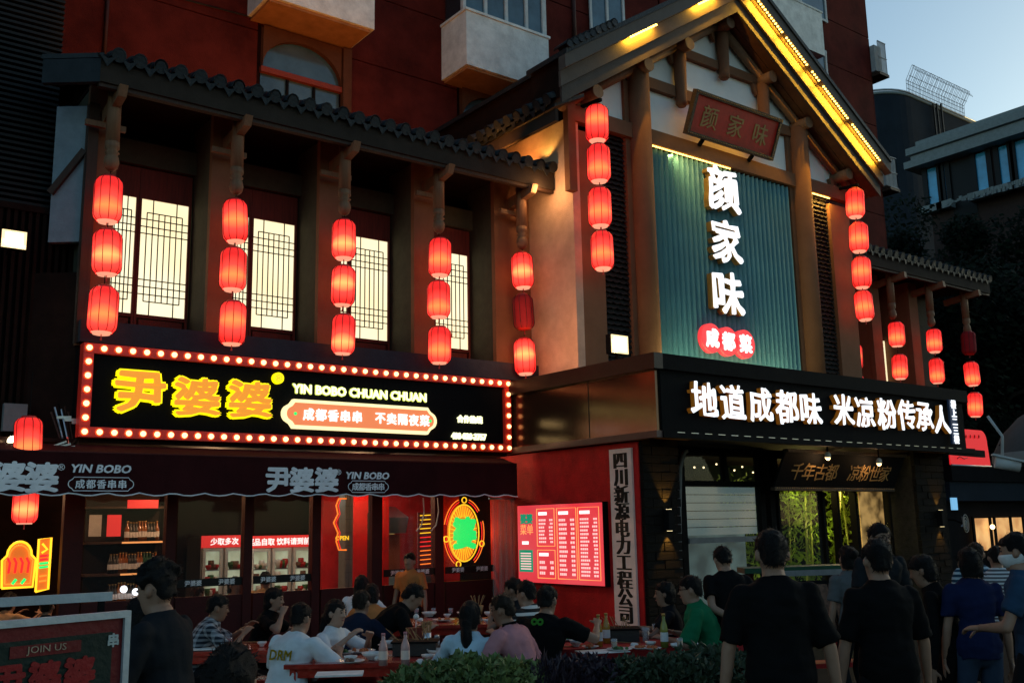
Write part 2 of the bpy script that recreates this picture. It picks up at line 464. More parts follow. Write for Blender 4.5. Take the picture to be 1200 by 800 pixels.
# balconies
def balcony(px0, pyb, px1, y0, h, wz, name='balcony'):
    a = onY(px0, pyb, y0); x1 = onY(px1, pyb+20, y0).x; z0 = a.z
    bo = box(name, (a.x, y0, z0), (x1, YR-.025, z0+h), 'white_render', blk)
    box('soffit', (a.x+.06, y0+.06, z0-.05), (x1-.06, YR-.03, z0+.002), 'soffit_light_tint', bo)
    box('sill', (a.x-.03, y0-.03, z0+h), (x1+.03, YR-.03, z0+h+.05), 'white_render', bo)
    n = 4; w = (x1-a.x)/n
    for i in range(n):
        box('window', (a.x+i*w+.04, y0+.09, z0+h+.1), (a.x+(i+1)*w-.04, y0+.11, z0+h+wz), 'blue_glass_dark', bo)
        box('frame', (a.x+i*w-.035, y0+.05, z0+h+.05), (a.x+i*w+.035, y0+.14, z0+h+wz), 'white_frame', bo)
    box('frame', (x1-.1, y0+.05, z0+h+.05), (x1, y0+.14, z0+h+wz), 'white_frame', bo)
    box('frame', (a.x, y0+.055, z0+h+wz), (x1, y0+.13, z0+h+wz+.08), 'white_frame', bo)
    for yy in (y0+.14,): box('side_window', (a.x+.05, yy, z0+h+.06), (a.x+.07, YR-.1, z0+h+wz), 'dark_glass', bo)
    box('wall', (a.x, y0, z0+h+wz+.08), (x1, YR-.03, z0+h+wz+.7), 'white_render', bo)
    return bo
balcony(547, 75, 644, 14.6, 1.12, 1.3)
balcony(314, -5, 439, 14.6, 1.12, 1.3)
# plain window with dark surround above the gable's left slope
def plain_window(pxa, pya, pxb, pyb, n=2, fr='white_frame', gl='blue_glass_dark'):
    a = onY(pxa, pya, YR-.05); b = onY(pxb, pyb, YR-.05)
    z0, z1 = min(a.z, b.z), max(a.z, b.z)
    w = box('window', (a.x, YR-.06, z0), (b.x, YR-.025, z1), gl, blk)
    for i in range(n+1):
        x = a.x+(b.x-a.x)*i/n; box('frame', (x-.03, YR-.10, z0-.05), (x+.03, YR-.062, z1+.05), fr, w)
    for z in (z0, z1): box('frame', (a.x-.05, YR-.097, z-.035), (b.x+.05, YR-.061, z+.035), fr, w)
plain_window(692, 42, 727, -40, 2)
plain_window(942, 76, 966, 62, 1)
plain_window(938, 12, 963, -30, 1)
# right balcony
a = onY(900, 20, 14.7); b = onY(967, 66, 14.7)
bo = box('balcony', (a.x, 14.7, b.z), (b.x, YR-.025, b.z+1.25), 'white_render', blk)
box('sill', (a.x-.03, 14.68, b.z+1.25), (b.x+.03, YR-.03, b.z+1.3), 'white_render', bo)
# caged air conditioners hung on the corner of the block
for i, (px, py, hh) in enumerate(((1021, 88, 1.0), (1033, 222, .95))):
    p = onY(px, py, YR)
    t = thing('air_conditioner', ('upper' if i == 0 else 'lower')+' caged air conditioner hung on the corner of the red block', 'air conditioner', (xr+.05, YR-.3, p.z), group='air conditioners on the corner of the red block')
    x0 = xr+.06; x1 = x0+.42
    box('casing', (x0, YR-.15, p.z+.1), (x1-.08, YR+.6, p.z+hh-.08), 'ac_white', t)
    box('shelf', (x0-.05, YR-.3, p.z-.08), (x1+.02, YR+.7, p.z), 'brown_wood', t)
    for k in range(9):
        x = x0+.02+(x1-x0-.02)*k/8
        MB().bar((x, YR-.25, p.z+.01), (x, YR-.25, p.z+hh), .016).build('cage_bar', 'ac_white', t)
    for z in (.03, .5*hh, hh): MB().bar((x0, YR-.27, p.z+z), (x1, YR-.27, p.z+z), .022).build('cage_rail', 'ac_white', t)
    for k in range(6):
        MB().bar((x1, YR-.25+.15*k, p.z+.01), (x1, YR-.25+.15*k, p.z+hh), .016).build('cage_bar', 'ac_white', t)

# ================================================================== LEFT RESTAURANT, upper storey
YC, YW = 12.5, 13.2
up = thing('tiled_eave_restaurant', 'two storey restaurant with grey tiled eave and glowing lattice windows on the left', 'building', (6, 13, 0))
PX = [3.16+1.583*i for i in range(5)]            # posts and pillars
XB = 9.97                                        # beige flank of the gabled house
box('upper_wall', (2.98, YW+.10, 2.9), (XB-.01, YW+.3, 7.6), 'dark_brown_wall', up)
box('ledge', (2.98, 12.34, 4.0), (XB-.01, YW-.02, 4.27), 'blue_grey_ledge', up)
box('wall_band', (2.98, YW-.06, 6.62), (XB-.01, YW+.09, 6.95), 'plaster_and_flank_light', up)
box('soffit', (2.98, 11.9, 7.30), (XB-.01, YR-.05, 7.34), 'dark_brown_wall', up)
for i, x in enumerate(PX):
    x0, x1 = x-.19, x+.17
    if i == 4: x0, x1 = x-.25, XB-.012
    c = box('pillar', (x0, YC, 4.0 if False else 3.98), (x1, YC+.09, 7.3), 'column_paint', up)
    box('pillar_flank', (x0+.02, YC+.091, 4.0), (x1-.02, YW+.09, 7.29), 'plaster_and_flank_light', c)  # window light on the pillar's left return is put into this grey-green
# lattice windows: two leaves per bay
def lattice_leaf(x0, x1, z0, z1, y):
    """leaf of a panelled wooden window: paper lit from behind, lattice of thin bars, solid panel below"""
    lf = MB()
    w = .034
    lf.box((x0, y, z0), (x0+w, y+.05, z1)).box((x1-w, y, z0), (x1, y+.05, z1))
    lf.box((x0+w, y+.002, z1-.42), (x1-w, y+.048, z1)).box((x0+w, y+.002, z0), (x1-w, y+.048, z0+.05))
    pz0 = 4.59; pz1 = z1-.42
    lf.box((x0+w, y+.002, pz0-.05), (x1-w, y+.048, pz0))
    o = lf.build('window', 'red_wood', up)
    box('wood_panel', (x0+w+.03, y+.015, z0+.065), (x1-w-.03, y+.04, pz0-.065), 'red_wood', o)
    box('pane', (x0+w, y+.03, pz0), (x1-w, y+.04, pz1), 'window_paper', o)
    a0, a1 = x0+w, x1-w; W = a1-a0; H = pz1-pz0; t = .0125
    L = []
    for k in (1, 2, 3, 4, 5, 6, 7):
        x = a0+W*k/8; zt = pz1-H*.055*(0 if k in (2, 6) else 2.1); zb = pz0+H*.055*(0 if k in (2, 6) else 2.1)
        if k in (1, 7): zt -= .0; zb += .0
        L.append(((x, zb), (x, zt)))
    for q in (.115, .175, .24, .30):
        xx0, xx1 = (a0, a1) if q > .12 else (a0+W/8, a1-W/8)
        L.append(((xx0, pz1-H*q), (xx1, pz1-H*q))); L.append(((xx0, pz0+H*q), (xx1, pz0+H*q)))
    for (xa, za), (xb, zb) in L:
        MB().bar((xa, y+.02, za), (xb, y+.02, zb), t, t).build('lattice_bar', 'black_paint', o)
for i in range(4):
    b0 = PX[i]+.17; b1 = PX[i+1]-.19 if i < 3 else PX[4]-.25
    mid = (b0+b1)/2
    lattice_leaf(b0+.01, b1-.72, 4.3, 6.6, YW)
    lattice_leaf(b1-.715, b1-.01, 4.3, 6.6, YW)
# hanging posts with bracket arms
for i, x in enumerate(PX):
    if i == 4: x = 9.49
    t = MB()
    t.tube([(x, 12.1, 6.45), (x, 12.1, 7.3)], .085, 10)
    hp = t.build('hanging_post', 'pale_wood', up)
    MB().lathe([(.03, 6.08), (.075, 6.12), (.095, 6.19), (.08, 6.26), (.06, 6.28), (.09, 6.31), (.06, 6.34), (.09, 6.37), (.085, 6.449)], (x, 12.1, 0), 12).build('carved_finial', 'pale_wood', hp)
    MB().add([(x-.05, 11.78, 6.93), (x+.05, 11.78, 6.93), (x+.05, 12.5, 6.78), (x-.05, 12.5, 6.78),
              (x-.05, 11.72, 7.06), (x+.05, 11.72, 7.06), (x+.05, 12.5, 6.98), (x-.05, 12.5, 6.98)],
             [(0,3,2,1),(4,5,6,7),(0,1,5,4),(1,2,6,5),(2,3,7,6),(3,0,4,7)]).build('bracket_arm', 'pale_wood', hp)
    MB().bar((x-.28, 12.3, 6.72), (x+.2, 12.3, 6.72), .06, .07).build('cross_arm', 'pale_wood', hp)
# eave: fascia board, roof slope, tiles
def eave(parent, x0, x1, y, z, pitch_=.25, back=3.5):
    box('fascia', (x0, y, z), (x1, y+.09, z+.30), 'eave_board', parent)
    box('lower_fascia', (x0, y+.03, z-.05), (x1, y+.12, z-.003), 'brown_wood', parent)
    MB().add([(x0, y+.1, z+.24), (x1, y+.1, z+.24), (x1, y+back, z+.24+back*.22), (x0, y+back, z+.24+back*.22),
              (x0, y+.1, z+.30), (x1, y+.1, z+.30), (x1, y+back, z+.30+back*.22), (x0, y+back, z+.30+back*.22)],
             [(0,3,2,1),(4,5,6,7),(0,1,5,4),(1,2,6,5),(2,3,7,6),(3,0,4,7)]).build('roof_slope', 'tile_grey', parent)
    tiles(parent, (x0, y-.06, z+.30), (1, 0, 0), (0, 1, .22), x1-x0, pitch_)
_tm = {}
def tile_mesh(kind):
    if kind in _tm: return _tm[kind]
    mb = MB(); n = 7
    if kind == 'cover':          # arched cover tile with a round end face, along +y
        r = .068; L = .34
        for (a, yy) in ((r, 0), (r-.018, .005)): pass
        for s_ in range(n):
            t0, t1 = PI*s_/n, PI*(s_+1)/n
            p = lambda t, rr, y: (rr*math.cos(t), y, rr*math.sin(t)*1.15)
            mb.add([p(t0, r, 0), p(t1, r, 0), p(t1, r, L), p(t0, r, L), p(t0, r-.015, 0), p(t1, r-.015, 0), p(t1, r-.015, L), p(t0, r-.015, L)],
                   [(0,3,2,1), (4,5,6,7), (0,1,5,4), (3,7,6,2)], True)
        k = [(r*1.02*math.cos(2*PI*j/10), 0, .012+r*1.02*math.sin(2*PI*j/10)) for j in range(10)]
        mb.add(k+[(x, .02, z) for x, y, z in k], [tuple(range(10)), tuple(range(10, 20))[::-1]]+[(j, j+10, (j+1)%10+10, (j+1)%10) for j in range(10)])
    else:                        # dished pan tile with a pointed drip edge
        r = .085; L = .34
        for s_ in range(n):
            t0, t1 = PI+PI*s_/n, PI+PI*(s_+1)/n
            p = lambda t, rr, y: (rr*math.cos(t), y, .02+rr*.55*math.sin(t))
            mb.add([p(t0, r, 0), p(t1, r, 0), p(t1, r, L), p(t0, r, L), p(t0, r-.014, 0), p(t1, r-.014, 0), p(t1, r-.014, L), p(t0, r-.014, L)],
                   [(0,3,2,1), (4,5,6,7), (0,1,5,4), (3,7,6,2)], True)
        mb.add([(-.085, 0, .02), (-.05, -.005, -.02), (0, -.012, -.085), (.05, -.005, -.02), (.085, 0, .02), (0, 0, -.01),
                (-.085, .012, .02), (-.05, .007, -.02), (0, 0, -.085), (.05, .007, -.02), (.085, .012, .02), (0, .012, -.01)],
               [(0,1,2,5), (5,2,3,4), (6,11,8,7), (11,10,9,8), (0,6,7,1), (1,7,8,2), (2,8,9,3), (3,9,10,4)])
    me = bpy.data.meshes.new(kind+'_tile'); me.from_pydata([tuple(v) for v in mb.v], [], mb.f)
    me.polygons.foreach_set('use_smooth', mb.smooth); me.materials.append(M['tile_grey']); _tm[kind] = me
    return me
def tiles(parent, start, along, upd, length, pitch_, rows=2):
    al = Vector(along).normalized(); ud = Vector(upd).normalized(); zz = al.cross(ud).normalized()
    if zz.z < 0: al = -al; start = Vector(start)-al*length; zz = al.cross(ud).normalized()
    start = Vector(start); o0 = Vector(parent['_o'])
    n = max(1, int(length/pitch_)); p_ = length/n
    for r in range(rows):
        for i in range(n):
            for kind, off, hz in (('pan', 0, 0), ('cover', .5, .035)):
                q = start+al*(p_*(i+off+.25))+ud*(r*.30)+zz*(hz+random.uniform(-.006, .006)+(.012*r))
                o = link(kind+'_tile', tile_mesh(kind), parent)
                mt = Matrix((al, ud, zz)).transposed().to_4x4(); mt = mt @ Matrix.Rotation(random.uniform(-.05, .05), 4, 'Z')
                s_ = p_/.2
                mt = mt @ Matrix.Diagonal((s_, 1, s_*1.08, 1))
                o.matrix_local = Matrix.Translation(q-o0) @ mt
X0E = onY(117, 96, 11.8).x
eave(up, X0E, XB-.03, 11.8, 7.07)
for k, x in enumerate((3.2, 4.9, 6.6, 8.3)):
    ld = bpy.data.lights.new('roof_uplight', 'AREA'); ld.shape = 'RECTANGLE'; ld.size = 1.6; ld.size_y = .04; ld.energy = (26, 30, 28, 28)[k]; ld.color = (1, .36, .07)
    l = bpy.data.objects.new('roof_uplight', ld); COL.objects.link(l); l.location = (x+.8, 12.25, 7.62); l.rotation_euler = (R_(180-38), 0, 0)
    box('led_strip', (x+.05, 12.2, 7.52), (x+1.6, 12.24, 7.55), 'led_strip_orange', up)
# chamfered wing at the left end of the eave
cdir = Vector((-math.cos(.66), math.sin(.66), 0)); cn = Vector((-math.sin(.66), -math.cos(.66), 0))
c0 = Vector((X0E, 11.8, 0)); 
def cbar(name, o, l0, l1, z0, z1, thick, material, parent, off=0):
    p = o+cdir*l0-cn*off; q = o+cdir*l1-cn*off
    vs = [p, q, q-cn*thick, p-cn*thick]
    return MB().add([(v.x, v.y, z0) for v in vs]+[(v.x, v.y, z1) for v in vs], [(0,3,2,1),(4,5,6,7),(0,1,5,4),(1,2,6,5),(2,3,7,6),(3,0,4,7)]).build(name, material, parent)
cbar('fascia', c0, 0.002, .70, 7.06, 7.36, .08, 'cornice_blue', up)
cbar('roof_edge', c0, -.03, .72, 7.37, 7.43, .3, 'tile_grey', up)
c1 = Vector((3.04, 12.5, 0))
cbar('white_panel', c1, .0, .50, 5.28, 7.05, .1, 'sky_tinted_white', up, .02)
cbar('corner_post', c1, -.02, .10, 4.0, 7.05, .12, 'brown_wood', up, -.02)
box('end_post', (2.955, 12.44, 4.0), (3.08, 12.499, 7.05), 'brown_wood', up)
a = c1+cdir*.50; b = c1+cdir*.1
MB().bar((a.x+cn.x*.01, a.y+cn.y*.01, 5.9), (b.x+cn.x*.01, b.y+cn.y*.01, 6.45), .05, .08).build('diagonal_brace', 'brown_wood', up)
# dark neighbour on the far left
nb = thing('ribbed_metal_building', 'dark building clad in ribbed metal at the left edge of the street', 'building', (0, 13, 0))
box('wall', (-9, 13.02, 2.86), (2.70, 15.3, 14), 'dark_wall', nb)
box('lower_wall', (-9, 13.02, 0), (.05, 15.3, 2.859), 'dark_wall', nb)
mb = MB()
for k in range(110): z = 5.75+k*.075; mb.box((-9, 12.94, z), (2.70, 13.018, z+.035))
mb.build('louvre', 'louvre_grey', nb, kind='stuff')
mb = MB()
for k in range(110): x = -6+k*.082; mb.box((x, 12.93, 2.4), (x+.04, 13.018, 5.66))
mb.box((-6, 12.9, 5.66), (2.9, 13.015, 5.74))
mb.build('vertical_cladding', 'dark_brown_wall', nb, kind='stuff')
cbar('side_wall', Vector((3.05, 12.55, 0)), 0, .75, 2.5, 4.9, .1, 'dark_brown_wall', nb)

# lanterns
LR, LH = .166, .262
def lantern_parts():
    mb = MB(); n = 10
    prof = []
    for i in range(13):
        t = i/12; z = -LH+2*LH*t; e = abs(2*t-1)
        prof.append((LR*(1-.26*max(0, (e-.74)/.26)**1.6), z))
    mb.lathe(prof, n=20, cap=False, sm=True)
    cloth = mb
    ribs = []
    for j in range(n):
        a = 2*PI*j/n+.2
        ribs.append(MB().tube([((r+.003)*math.cos(a), (r+.003)*math.sin(a), z) for r, z in prof], .0042, 4, cap=False))
    top = MB().lathe([(LR*.56, LH), (LR*.58, LH+.02), (LR*.5, LH+.035), (.01, LH+.035)], n=14, cap=False)
    bot = MB().lathe([(.01, -LH-.02), (LR*.60, -LH-.02), (LR*.62, -LH), (LR*.72, -LH+.005)], n=14, cap=False)
    return cloth, ribs, top, bot
_lp = None
def lantern_proto(clothmat):
    global _lp
    cloth, ribs, top, bot = lantern_parts()
    t = thing('red_lantern', '', 'lantern', (0, 0, 0), local=True)
    me_parent = cloth.build('shade', clothmat, t)
    for r in ribs: r.build('rib', 'black_paint', me_parent)
    top.build('top_ring', 'board_red', t); bot.build('bottom_ring', 'lantern_lining' if clothmat != 'lantern_unlit' else 'board_red', t)
    mb = MB()
    mb.tube([(0, 0, -LH-.02), (0, 0, -LH-.05)], .006, 5)
    for j in range(6):
        a = j*1.05; mb.tube([(0, 0, -LH-.045), (.008*math.cos(a), .008*math.sin(a), -LH-.09)], .004, 4)
    mb.build('tassel', 'board_red', t)
    return t
PROTO = {k: lantern_proto(k) for k in ('lantern_cloth', 'lantern_cloth_bright', 'lantern_unlit')}
used = set()
def lantern(loc, kind, label, group, rz=None, sc=1):
    p = PROTO[kind]
    if kind not in used: used.add(kind); o = p; o.location = loc
    else: o = copy_tree(p, None, loc)
    o.rotation_euler = (random.uniform(-.045, .045), random.uniform(-.045, .045), random.uniform(0, 6) if rz is None else rz)
    q_ = random.uniform(.96, 1.04); o.scale = (sc*q_, sc*q_, sc*random.uniform(.97, 1.03))
    o['label'] = label; o['group'] = group
    return o
def chain(x, y, zs, kinds, desc, group, top=None, sc=1):
    """a string of lanterns hung one under another"""
    nm = ['topmost', 'second', 'third', 'fourth', 'fifth']
    for i, (z, k) in enumerate(zip(zs, kinds)):
        state = 'unlit dull red lantern' if k == 'lantern_unlit' else 'glowing red cloth lantern'
        pos = nm[i] if i < len(zs)-1 else 'lowest'
        state = 'unlit dull red lantern' if k == 'lantern_unlit' else 'glowing red lantern'
        lantern((x+random.uniform(-.012, .012), y+random.uniform(-.01, .01), z), k, f'{state}, {pos} of string {desc}', group, sc=sc)
        z1 = (zs[i-1]-(LH+.02)*sc) if i else top
        MB().tube([(x, y, z+(LH+.03)*sc), (x, y, z1)], .006, 5).build('hanging_wire', 'black_metal', None,
            label=f'black wire over the {pos} lantern {desc}', category='wire', group='lantern wires')
GL = 'red lanterns hung in strings along the facade'
LZ = [5.72, 5.05, 4.36]
dd = ['by the bluish end wall', 'on the second bracket from the left', 'on the third bracket from the left', 'on the fourth bracket from the left', 'before the beige flank wall']
K = 'lantern_cloth'; KB = 'lantern_cloth_bright'; KU = 'lantern_unlit'
kk = [(K, KB, K), (K, K, K), (KB, KB, KB), (K, K, K), (KB, KU, KB)]
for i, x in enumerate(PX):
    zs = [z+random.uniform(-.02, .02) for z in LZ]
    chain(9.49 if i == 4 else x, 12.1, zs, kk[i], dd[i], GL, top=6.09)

# ================================================================== LIGHT BULB SIGN
YS = 12.2; SXL, SXR, SZB, SZT = onY(97, 402, YS).x, 9.24, 2.855, 3.955
sg = thing('bulb_framed_sign', 'long black shop sign framed by round bulbs with yellow characters above the awning', 'sign', (6, YS, 2.855))
box('backboard', (SXL+.12, YS-.0, SZB+.12), (SXR-.12, YS+.1, SZT-.12), 'sign_black', sg)
fr = 'bulb_channel'
for a, b in (((SXL, YS-.06, SZB), (SXR, YS+.1, SZB+.117)), ((SXL, YS-.06, SZT-.117), (SXR, YS+.1, SZT)),
             ((SXL, YS-.058, SZB+.12), (SXL+.118, YS+.1, SZT-.12)), ((SXR-.118, YS-.058, SZB+.12), (SXR, YS+.1, SZT-.12))):
    box('bulb_channel', a, b, fr, sg)
box('cabinet', (SXL+.02, YS+.102, SZB+.02), (SXR-.02, 12.9, SZT-.03), 'black_metal', sg)
bulb = MB().lathe([(.028, .0), (.034, -.01), (.03, -.03), (.015, -.044), (.003, -.048)], n=10, cap=False)
bulb.xf(lambda v: (v.x, v.z, v.y)); bme = None
cup = MB().lathe([(.05, 0), (.046, -.008), (.03, -.009)], n=10, cap=False).xf(lambda v: (v.x, v.z, v.y))
pos = []
nb_, nv_ = 37, 6
for i in range(nb_+1):
    x = SXL+.06+(SXR-SXL-.12)*i/nb_
    pos += [(x, SZB+.058), (x, SZT-.058)]
for i in range(1, nv_):
    z = SZB+.058+(SZT-SZB-.116)*i/nv_
    pos += [(SXL+.06, z), (SXR-.06, z)]
for k, (x, z) in enumerate(pos):
    if bme is None:
        b_ = bulb.build('bulb', 'bulb', None); bme = b_.data; COL.objects.unlink(b_)
        c_ = cup.build('bulb_glow_cup', 'bulb_glow_red', None); cme = c_.data; COL.objects.unlink(c_)
    o = link('bulb', bme, sg, Vector((x, YS-.062, z))-Vector(sg['_o']))
    o2 = link('bulb_glow_cup', cme, sg, Vector((x, YS-.0615, z))-Vector(sg['_o']))  # glowing cup, painted stand-in for the bulb's light on the channel
# big characters
def sgn(px, py): return onY(px, py, YS-.05)
for ch, px, py, sz in (('尹', 164, 459, .50), ('婆', 231, 465, .47), ('婆', 293, 468, .47)):
    c = sgn(px, py)
    letter(ch, (c.x, YS-.02, c.z), sz, FX, FZ, 'led_yellow', sg, 'character', bold=.078, depth=.10, brush=.10, sx=1.2)
    letter(ch, (c.x, YS-.062, c.z), sz, FX, FZ, 'sign_orange', sg, 'character_face', bold=.032, depth=.05, brush=.10, sx=1.2)
c = sgn(326, 443); MB().tube([(c.x, YS-.07, c.z), (c.x, YS-.001, c.z)], .075, 16).build('mark_disc', 'led_yellow', sg)
letter('®', (c.x, YS-.072, c.z), .13, FX, FZ, 'sign_orange', sg, 'mark', depth=.02)
xa, xb = sgn(341, 455).x, sgn(504, 465).x; zc = (sgn(341, 455).z+sgn(504, 465).z)/2
letter('YIN BOBO CHUAN CHUAN', ((xa+xb)/2, YS-.006, zc), .165, FX, FZ, 'led_lime', sg, 'lettering_rim', bold=.085, depth=.05, sx=(xb-xa)/(.165*12.9))
letter('YIN BOBO CHUAN CHUAN', ((xa+xb)/2, YS-.02, zc), .165, FX, FZ, 'led_cream', sg, 'lettering', bold=.03, depth=.06, sx=(xb-xa)/(.165*12.9))
# plate with rounded notched ends
def notched(x0, x1, z0, z1, r):
    h = z1-z0; pts = []
    for a in range(0, 91, 30): pts.append((x0+r-r*math.cos(R_(a))*0-0, z0)) if False else None
    pts = [(x0+h*.35, z0), (x1-h*.35, z0)]
    pts += [(x1-h*.35+h*.12, z0+h*.16)] + [(x1-h*.22+h*.26*math.cos(R_(a)), (z0+z1)/2+h*.30*math.sin(R_(a))) for a in range(-70, 71, 20)] + [(x1-h*.35+h*.12, z1-h*.16)]
    pts += [(x1-h*.35, z1), (x0+h*.35, z1)]
    pts += [(x0+h*.35-h*.12, z1-h*.16)] + [(x0+h*.22-h*.26*math.cos(R_(a)), (z0+z1)/2+h*.30*math.sin(R_(a))) for a in range(70, -71, -20)] + [(x0+h*.35-h*.12, z0+h*.16)]
    return pts
xa, xb = sgn(332, 488).x, sgn(510, 496).x; za = (sgn(415, 505).z); zb = sgn(415, 472).z
MB().prism(notched(xa, xb, za, zb, .1), YS-.07, YS-.001).build('plate_rim', 'plate_cream', sg)
MB().prism(notched(xa+.05, xb-.05, za+.045, zb-.045, .1), YS-.076, YS-.0705).build('plate', 'plate_orange', sg)
cs = '成都香串串 不卖隔夜菜'; x0 = sgn(356, 490).x; x1 = sgn(500, 492).x
for i, ch in enumerate(cs):
    if ch == ' ': continue
    x = x0+(x1-x0)*(i+.3)/(len(cs)-.4)
    letter(ch, (x, YS-.082, (za+zb)/2), .165, FX, FZ, 'char_white', sg, 'character', bold=.03, depth=.06)
for px, g in ((345, 488), (503, 493)):
    c = sgn(px, g); MB().tube([(c.x, YS-.085, (za+zb)/2), (c.x, YS-.077, (za+zb)/2)], .022, 8).build('dot', 'neon_green', sg)
c = sgn(552, 491); letter('合作热线', (c.x, YS-.02, c.z), .115, FX, FZ, 'led_cream', sg, 'lettering', bold=.04, depth=.2)
c = sgn(551, 511); letter('400-028-2757', (c.x, YS-.02, c.z), .125, FX, FZ, 'led_cream', sg, 'lettering', bold=.05, depth=.2, sx=.88)
for px, py in ((464, 447), (485, 457)):
    pass

# ================================================================== GABLED HOUSE
YG = 11.38; GX = 13.70
gh = thing('gabled_restaurant', 'timber framed restaurant front with tall gable, white infill and teal fluted panel', 'building', (GX, YG, 0))
ZL = 3.93
MB().add([(XB, YG, ZL), (XB, YW+.2, ZL), (XB, YW+.2, 8.2), (XB, YG, 8.2), (XB+.15, YG, ZL), (XB+.15, YW+.2, ZL), (XB+.15, YW+.2, 8.2), (XB+.15, YG, 8.2)],
         [(0,1,2,3), (4,7,6,5), (0,3,7,4), (1,5,6,2), (3,2,6,7), (0,4,5,1)]).build('flank_wall', 'beige_plaster', gh)
lamp('SPOT', (XB-.20, 11.95, 7.62), 12, (1, .55, .12), .03, (XB+.05, 12.0, 8.6), R_(110))
lamp('POINT', (XB-.42, 11.72, 6.98), 20, (1, .52, .20), .12)
lamp('AREA', (XB-1.1, 11.2, 4.3), 13, (1, .47, .22), .5, (XB+.2, 12.0, 5.2))  # unseen area lamp added to warm the lower flank wall
# front corner piers, columns
box('corner_pier', (XB+.151, YG, ZL), (10.60, YG+.3, 8.0), 'column_paint', gh)
box('corner_pier', (16.80, YG, ZL), (17.45, YG+.3, 8.0), 'column_paint', gh)
def rake(x): return 1.90+.662*x if x < GX else 1.90+.662*(2*GX-x)       # underside of the rafters above the wall
for cx in (11.50, 15.88):
    MB().tube([(cx, YG-.02, ZL), (cx, YG-.02, rake(cx)-.18)], .2, 16).build('round_column', 'column_paint', gh)
    box('column_backing', (cx-.3, YG+.02, ZL), (cx+.3, YG+.3, rake(cx)-.35), 'column_paint', gh)
for s in (-1, 1):
    MB().box((17.45 if s > 0 else XB, YG+.3, ZL), ((17.45 if s > 0 else XB)-s*-.0+.12*s*-1, YG+3.5, 8.1)).build('flank_pier', 'beige_plaster', gh) if s > 0 else None
# brick infills: courses of thin dark brick, each its own piece of geometry
def brick_panel(parent, x0, x1, z0, z1, y, bh, bw, name='brick', material='dark_brick', limit=True, depth=.05):
    mes = {}; o0 = Vector(parent['_o']); r = 0; z = z0
    cnt = 0
    while z < z1-.02:
        off = -(bw/2 if r % 2 else 0); x = x0+off
        while x < x1-.01:
            xa, xb = max(x, x0), min(x+bw, x1); w = round(xb-xa-.008, 3)
            if w > .02:
                if w not in mes:
                    q = MB().box((0, 0, 0), (w, depth, bh-.012)); me = bpy.data.meshes.new(name); me.from_pydata([tuple(v) for v in q.v], [], q.f); me.materials.append(M[material]); mes[w] = me
                o = link(name, mes[w], parent, Vector((xa+.004, y-random.uniform(0, .014), z+.006))-o0); cnt += 1
            x += bw
        z += bh; r += 1
    return cnt
box('brick_backing', (10.6, YG+.16, ZL), (11.21, YG+.3, 8.15), 'black_paint', gh)
box('brick_backing', (16.17, YG+.16, ZL), (16.80, YG+.3, 8.15), 'black_paint', gh)
def louvre_panel(x0, x1, z0, z1, y):
    """rows of lapped tiles seen as scallops"""
    mb = MB(); z = z0; r = 0
    while z < z1:
        x = x0-(.075 if r % 2 else 0)
        while x < x1-.02:
            xa, xb = max(x, x0), min(x+.15, x1)
            if xb-xa > .03:
                n = 4
                for i in range(n):
                    u0, u1 = i/n, (i+1)/n
                    xx0, xx1 = xa+(xb-xa)*u0, xa+(xb-xa)*u1
                    s0, s1 = -.02*math.sin(PI*u0), -.02*math.sin(PI*u1)
                    mb.add([(xx0, y-.035, z+s0), (xx1, y-.035, z+s1), (xx1, y+.03, z+.088), (xx0, y+.03, z+.088), (xx0, y, z+s0+.004), (xx1, y, z+s1+.004)],
                           [(0,1,2,3), (0,4,5,1)])
            x += .15
        z += .088; r += 1
    return mb
louvre_panel(10.6, 11.21, ZL, 8.15, YG+.10).build('scalloped_tile_infill', 'dark_brick', gh, kind='stuff')
louvre_panel(16.17, 16.80, ZL, 8.15, YG+.10).build('scalloped_tile_infill', 'dark_brick', gh, kind='stuff')
# white infill
MB().prism([(10.1, 8.3), (17.3, 8.3), (17.3, rake(17.3)+.1), (GX, rake(GX)+.1), (10.1, rake(10.1)+.1)], YG+.08, YG+.25).build('white_infill', 'plaster', gh)
# beams
def beam(x0, x1, z0, z1, y=YG-.04, n='beam', d=.13): return box(n, (x0, y, z0), (x1, y+d, z1), 'column_paint', gh)
beam(XB+.02, 11.30, 8.12, 8.38, YG-.05); beam(11.70, 15.68, 8.12, 8.38, YG-.05); beam(16.08, 17.45, 8.12, 8.38, YG-.05)
beam(11.70, 12.44, 9.16, 9.36, YG-.02); beam(12.66, 14.74, 9.16, 9.36, YG-.02); beam(14.96, 15.68, 9.16, 9.36, YG-.02)
beam(12.66, 13.64, 10.0, 10.17, YG-.02); beam(13.86, 14.74, 10.0, 10.17, YG-.02)
for cx, zb in ((12.55, 8.98), (14.85, 8.98), (GX+.05, 9.82)):
    p = MB().tube([(cx, YG-.05, zb), (cx, YG-.05, zb+.06), (cx, YG-.05, zb+.1), (cx, YG-.05, rake(cx)-.2)], [.07, .11, .10, .125], 12).build('short_post', 'column_paint', gh)
# purlin ends and brackets
for cx in (10.30, 11.50, 12.55, GX, 14.85, 15.88, 17.10):
    z = rake(cx)-.13
    MB().tube([(cx, YG-.32, z), (cx, YG+.2, z)], .115, 14).build('purlin_end', 'pale_wood', gh)
    for s in (-1, 1):
        MB().prism([(cx+s*.12, z-.06), (cx+s*.24, z-.06), (cx+s*.19, z-.22), (cx+s*.12, z-.30)], YG-.02, YG+.06).build('bracket', 'column_paint', gh)
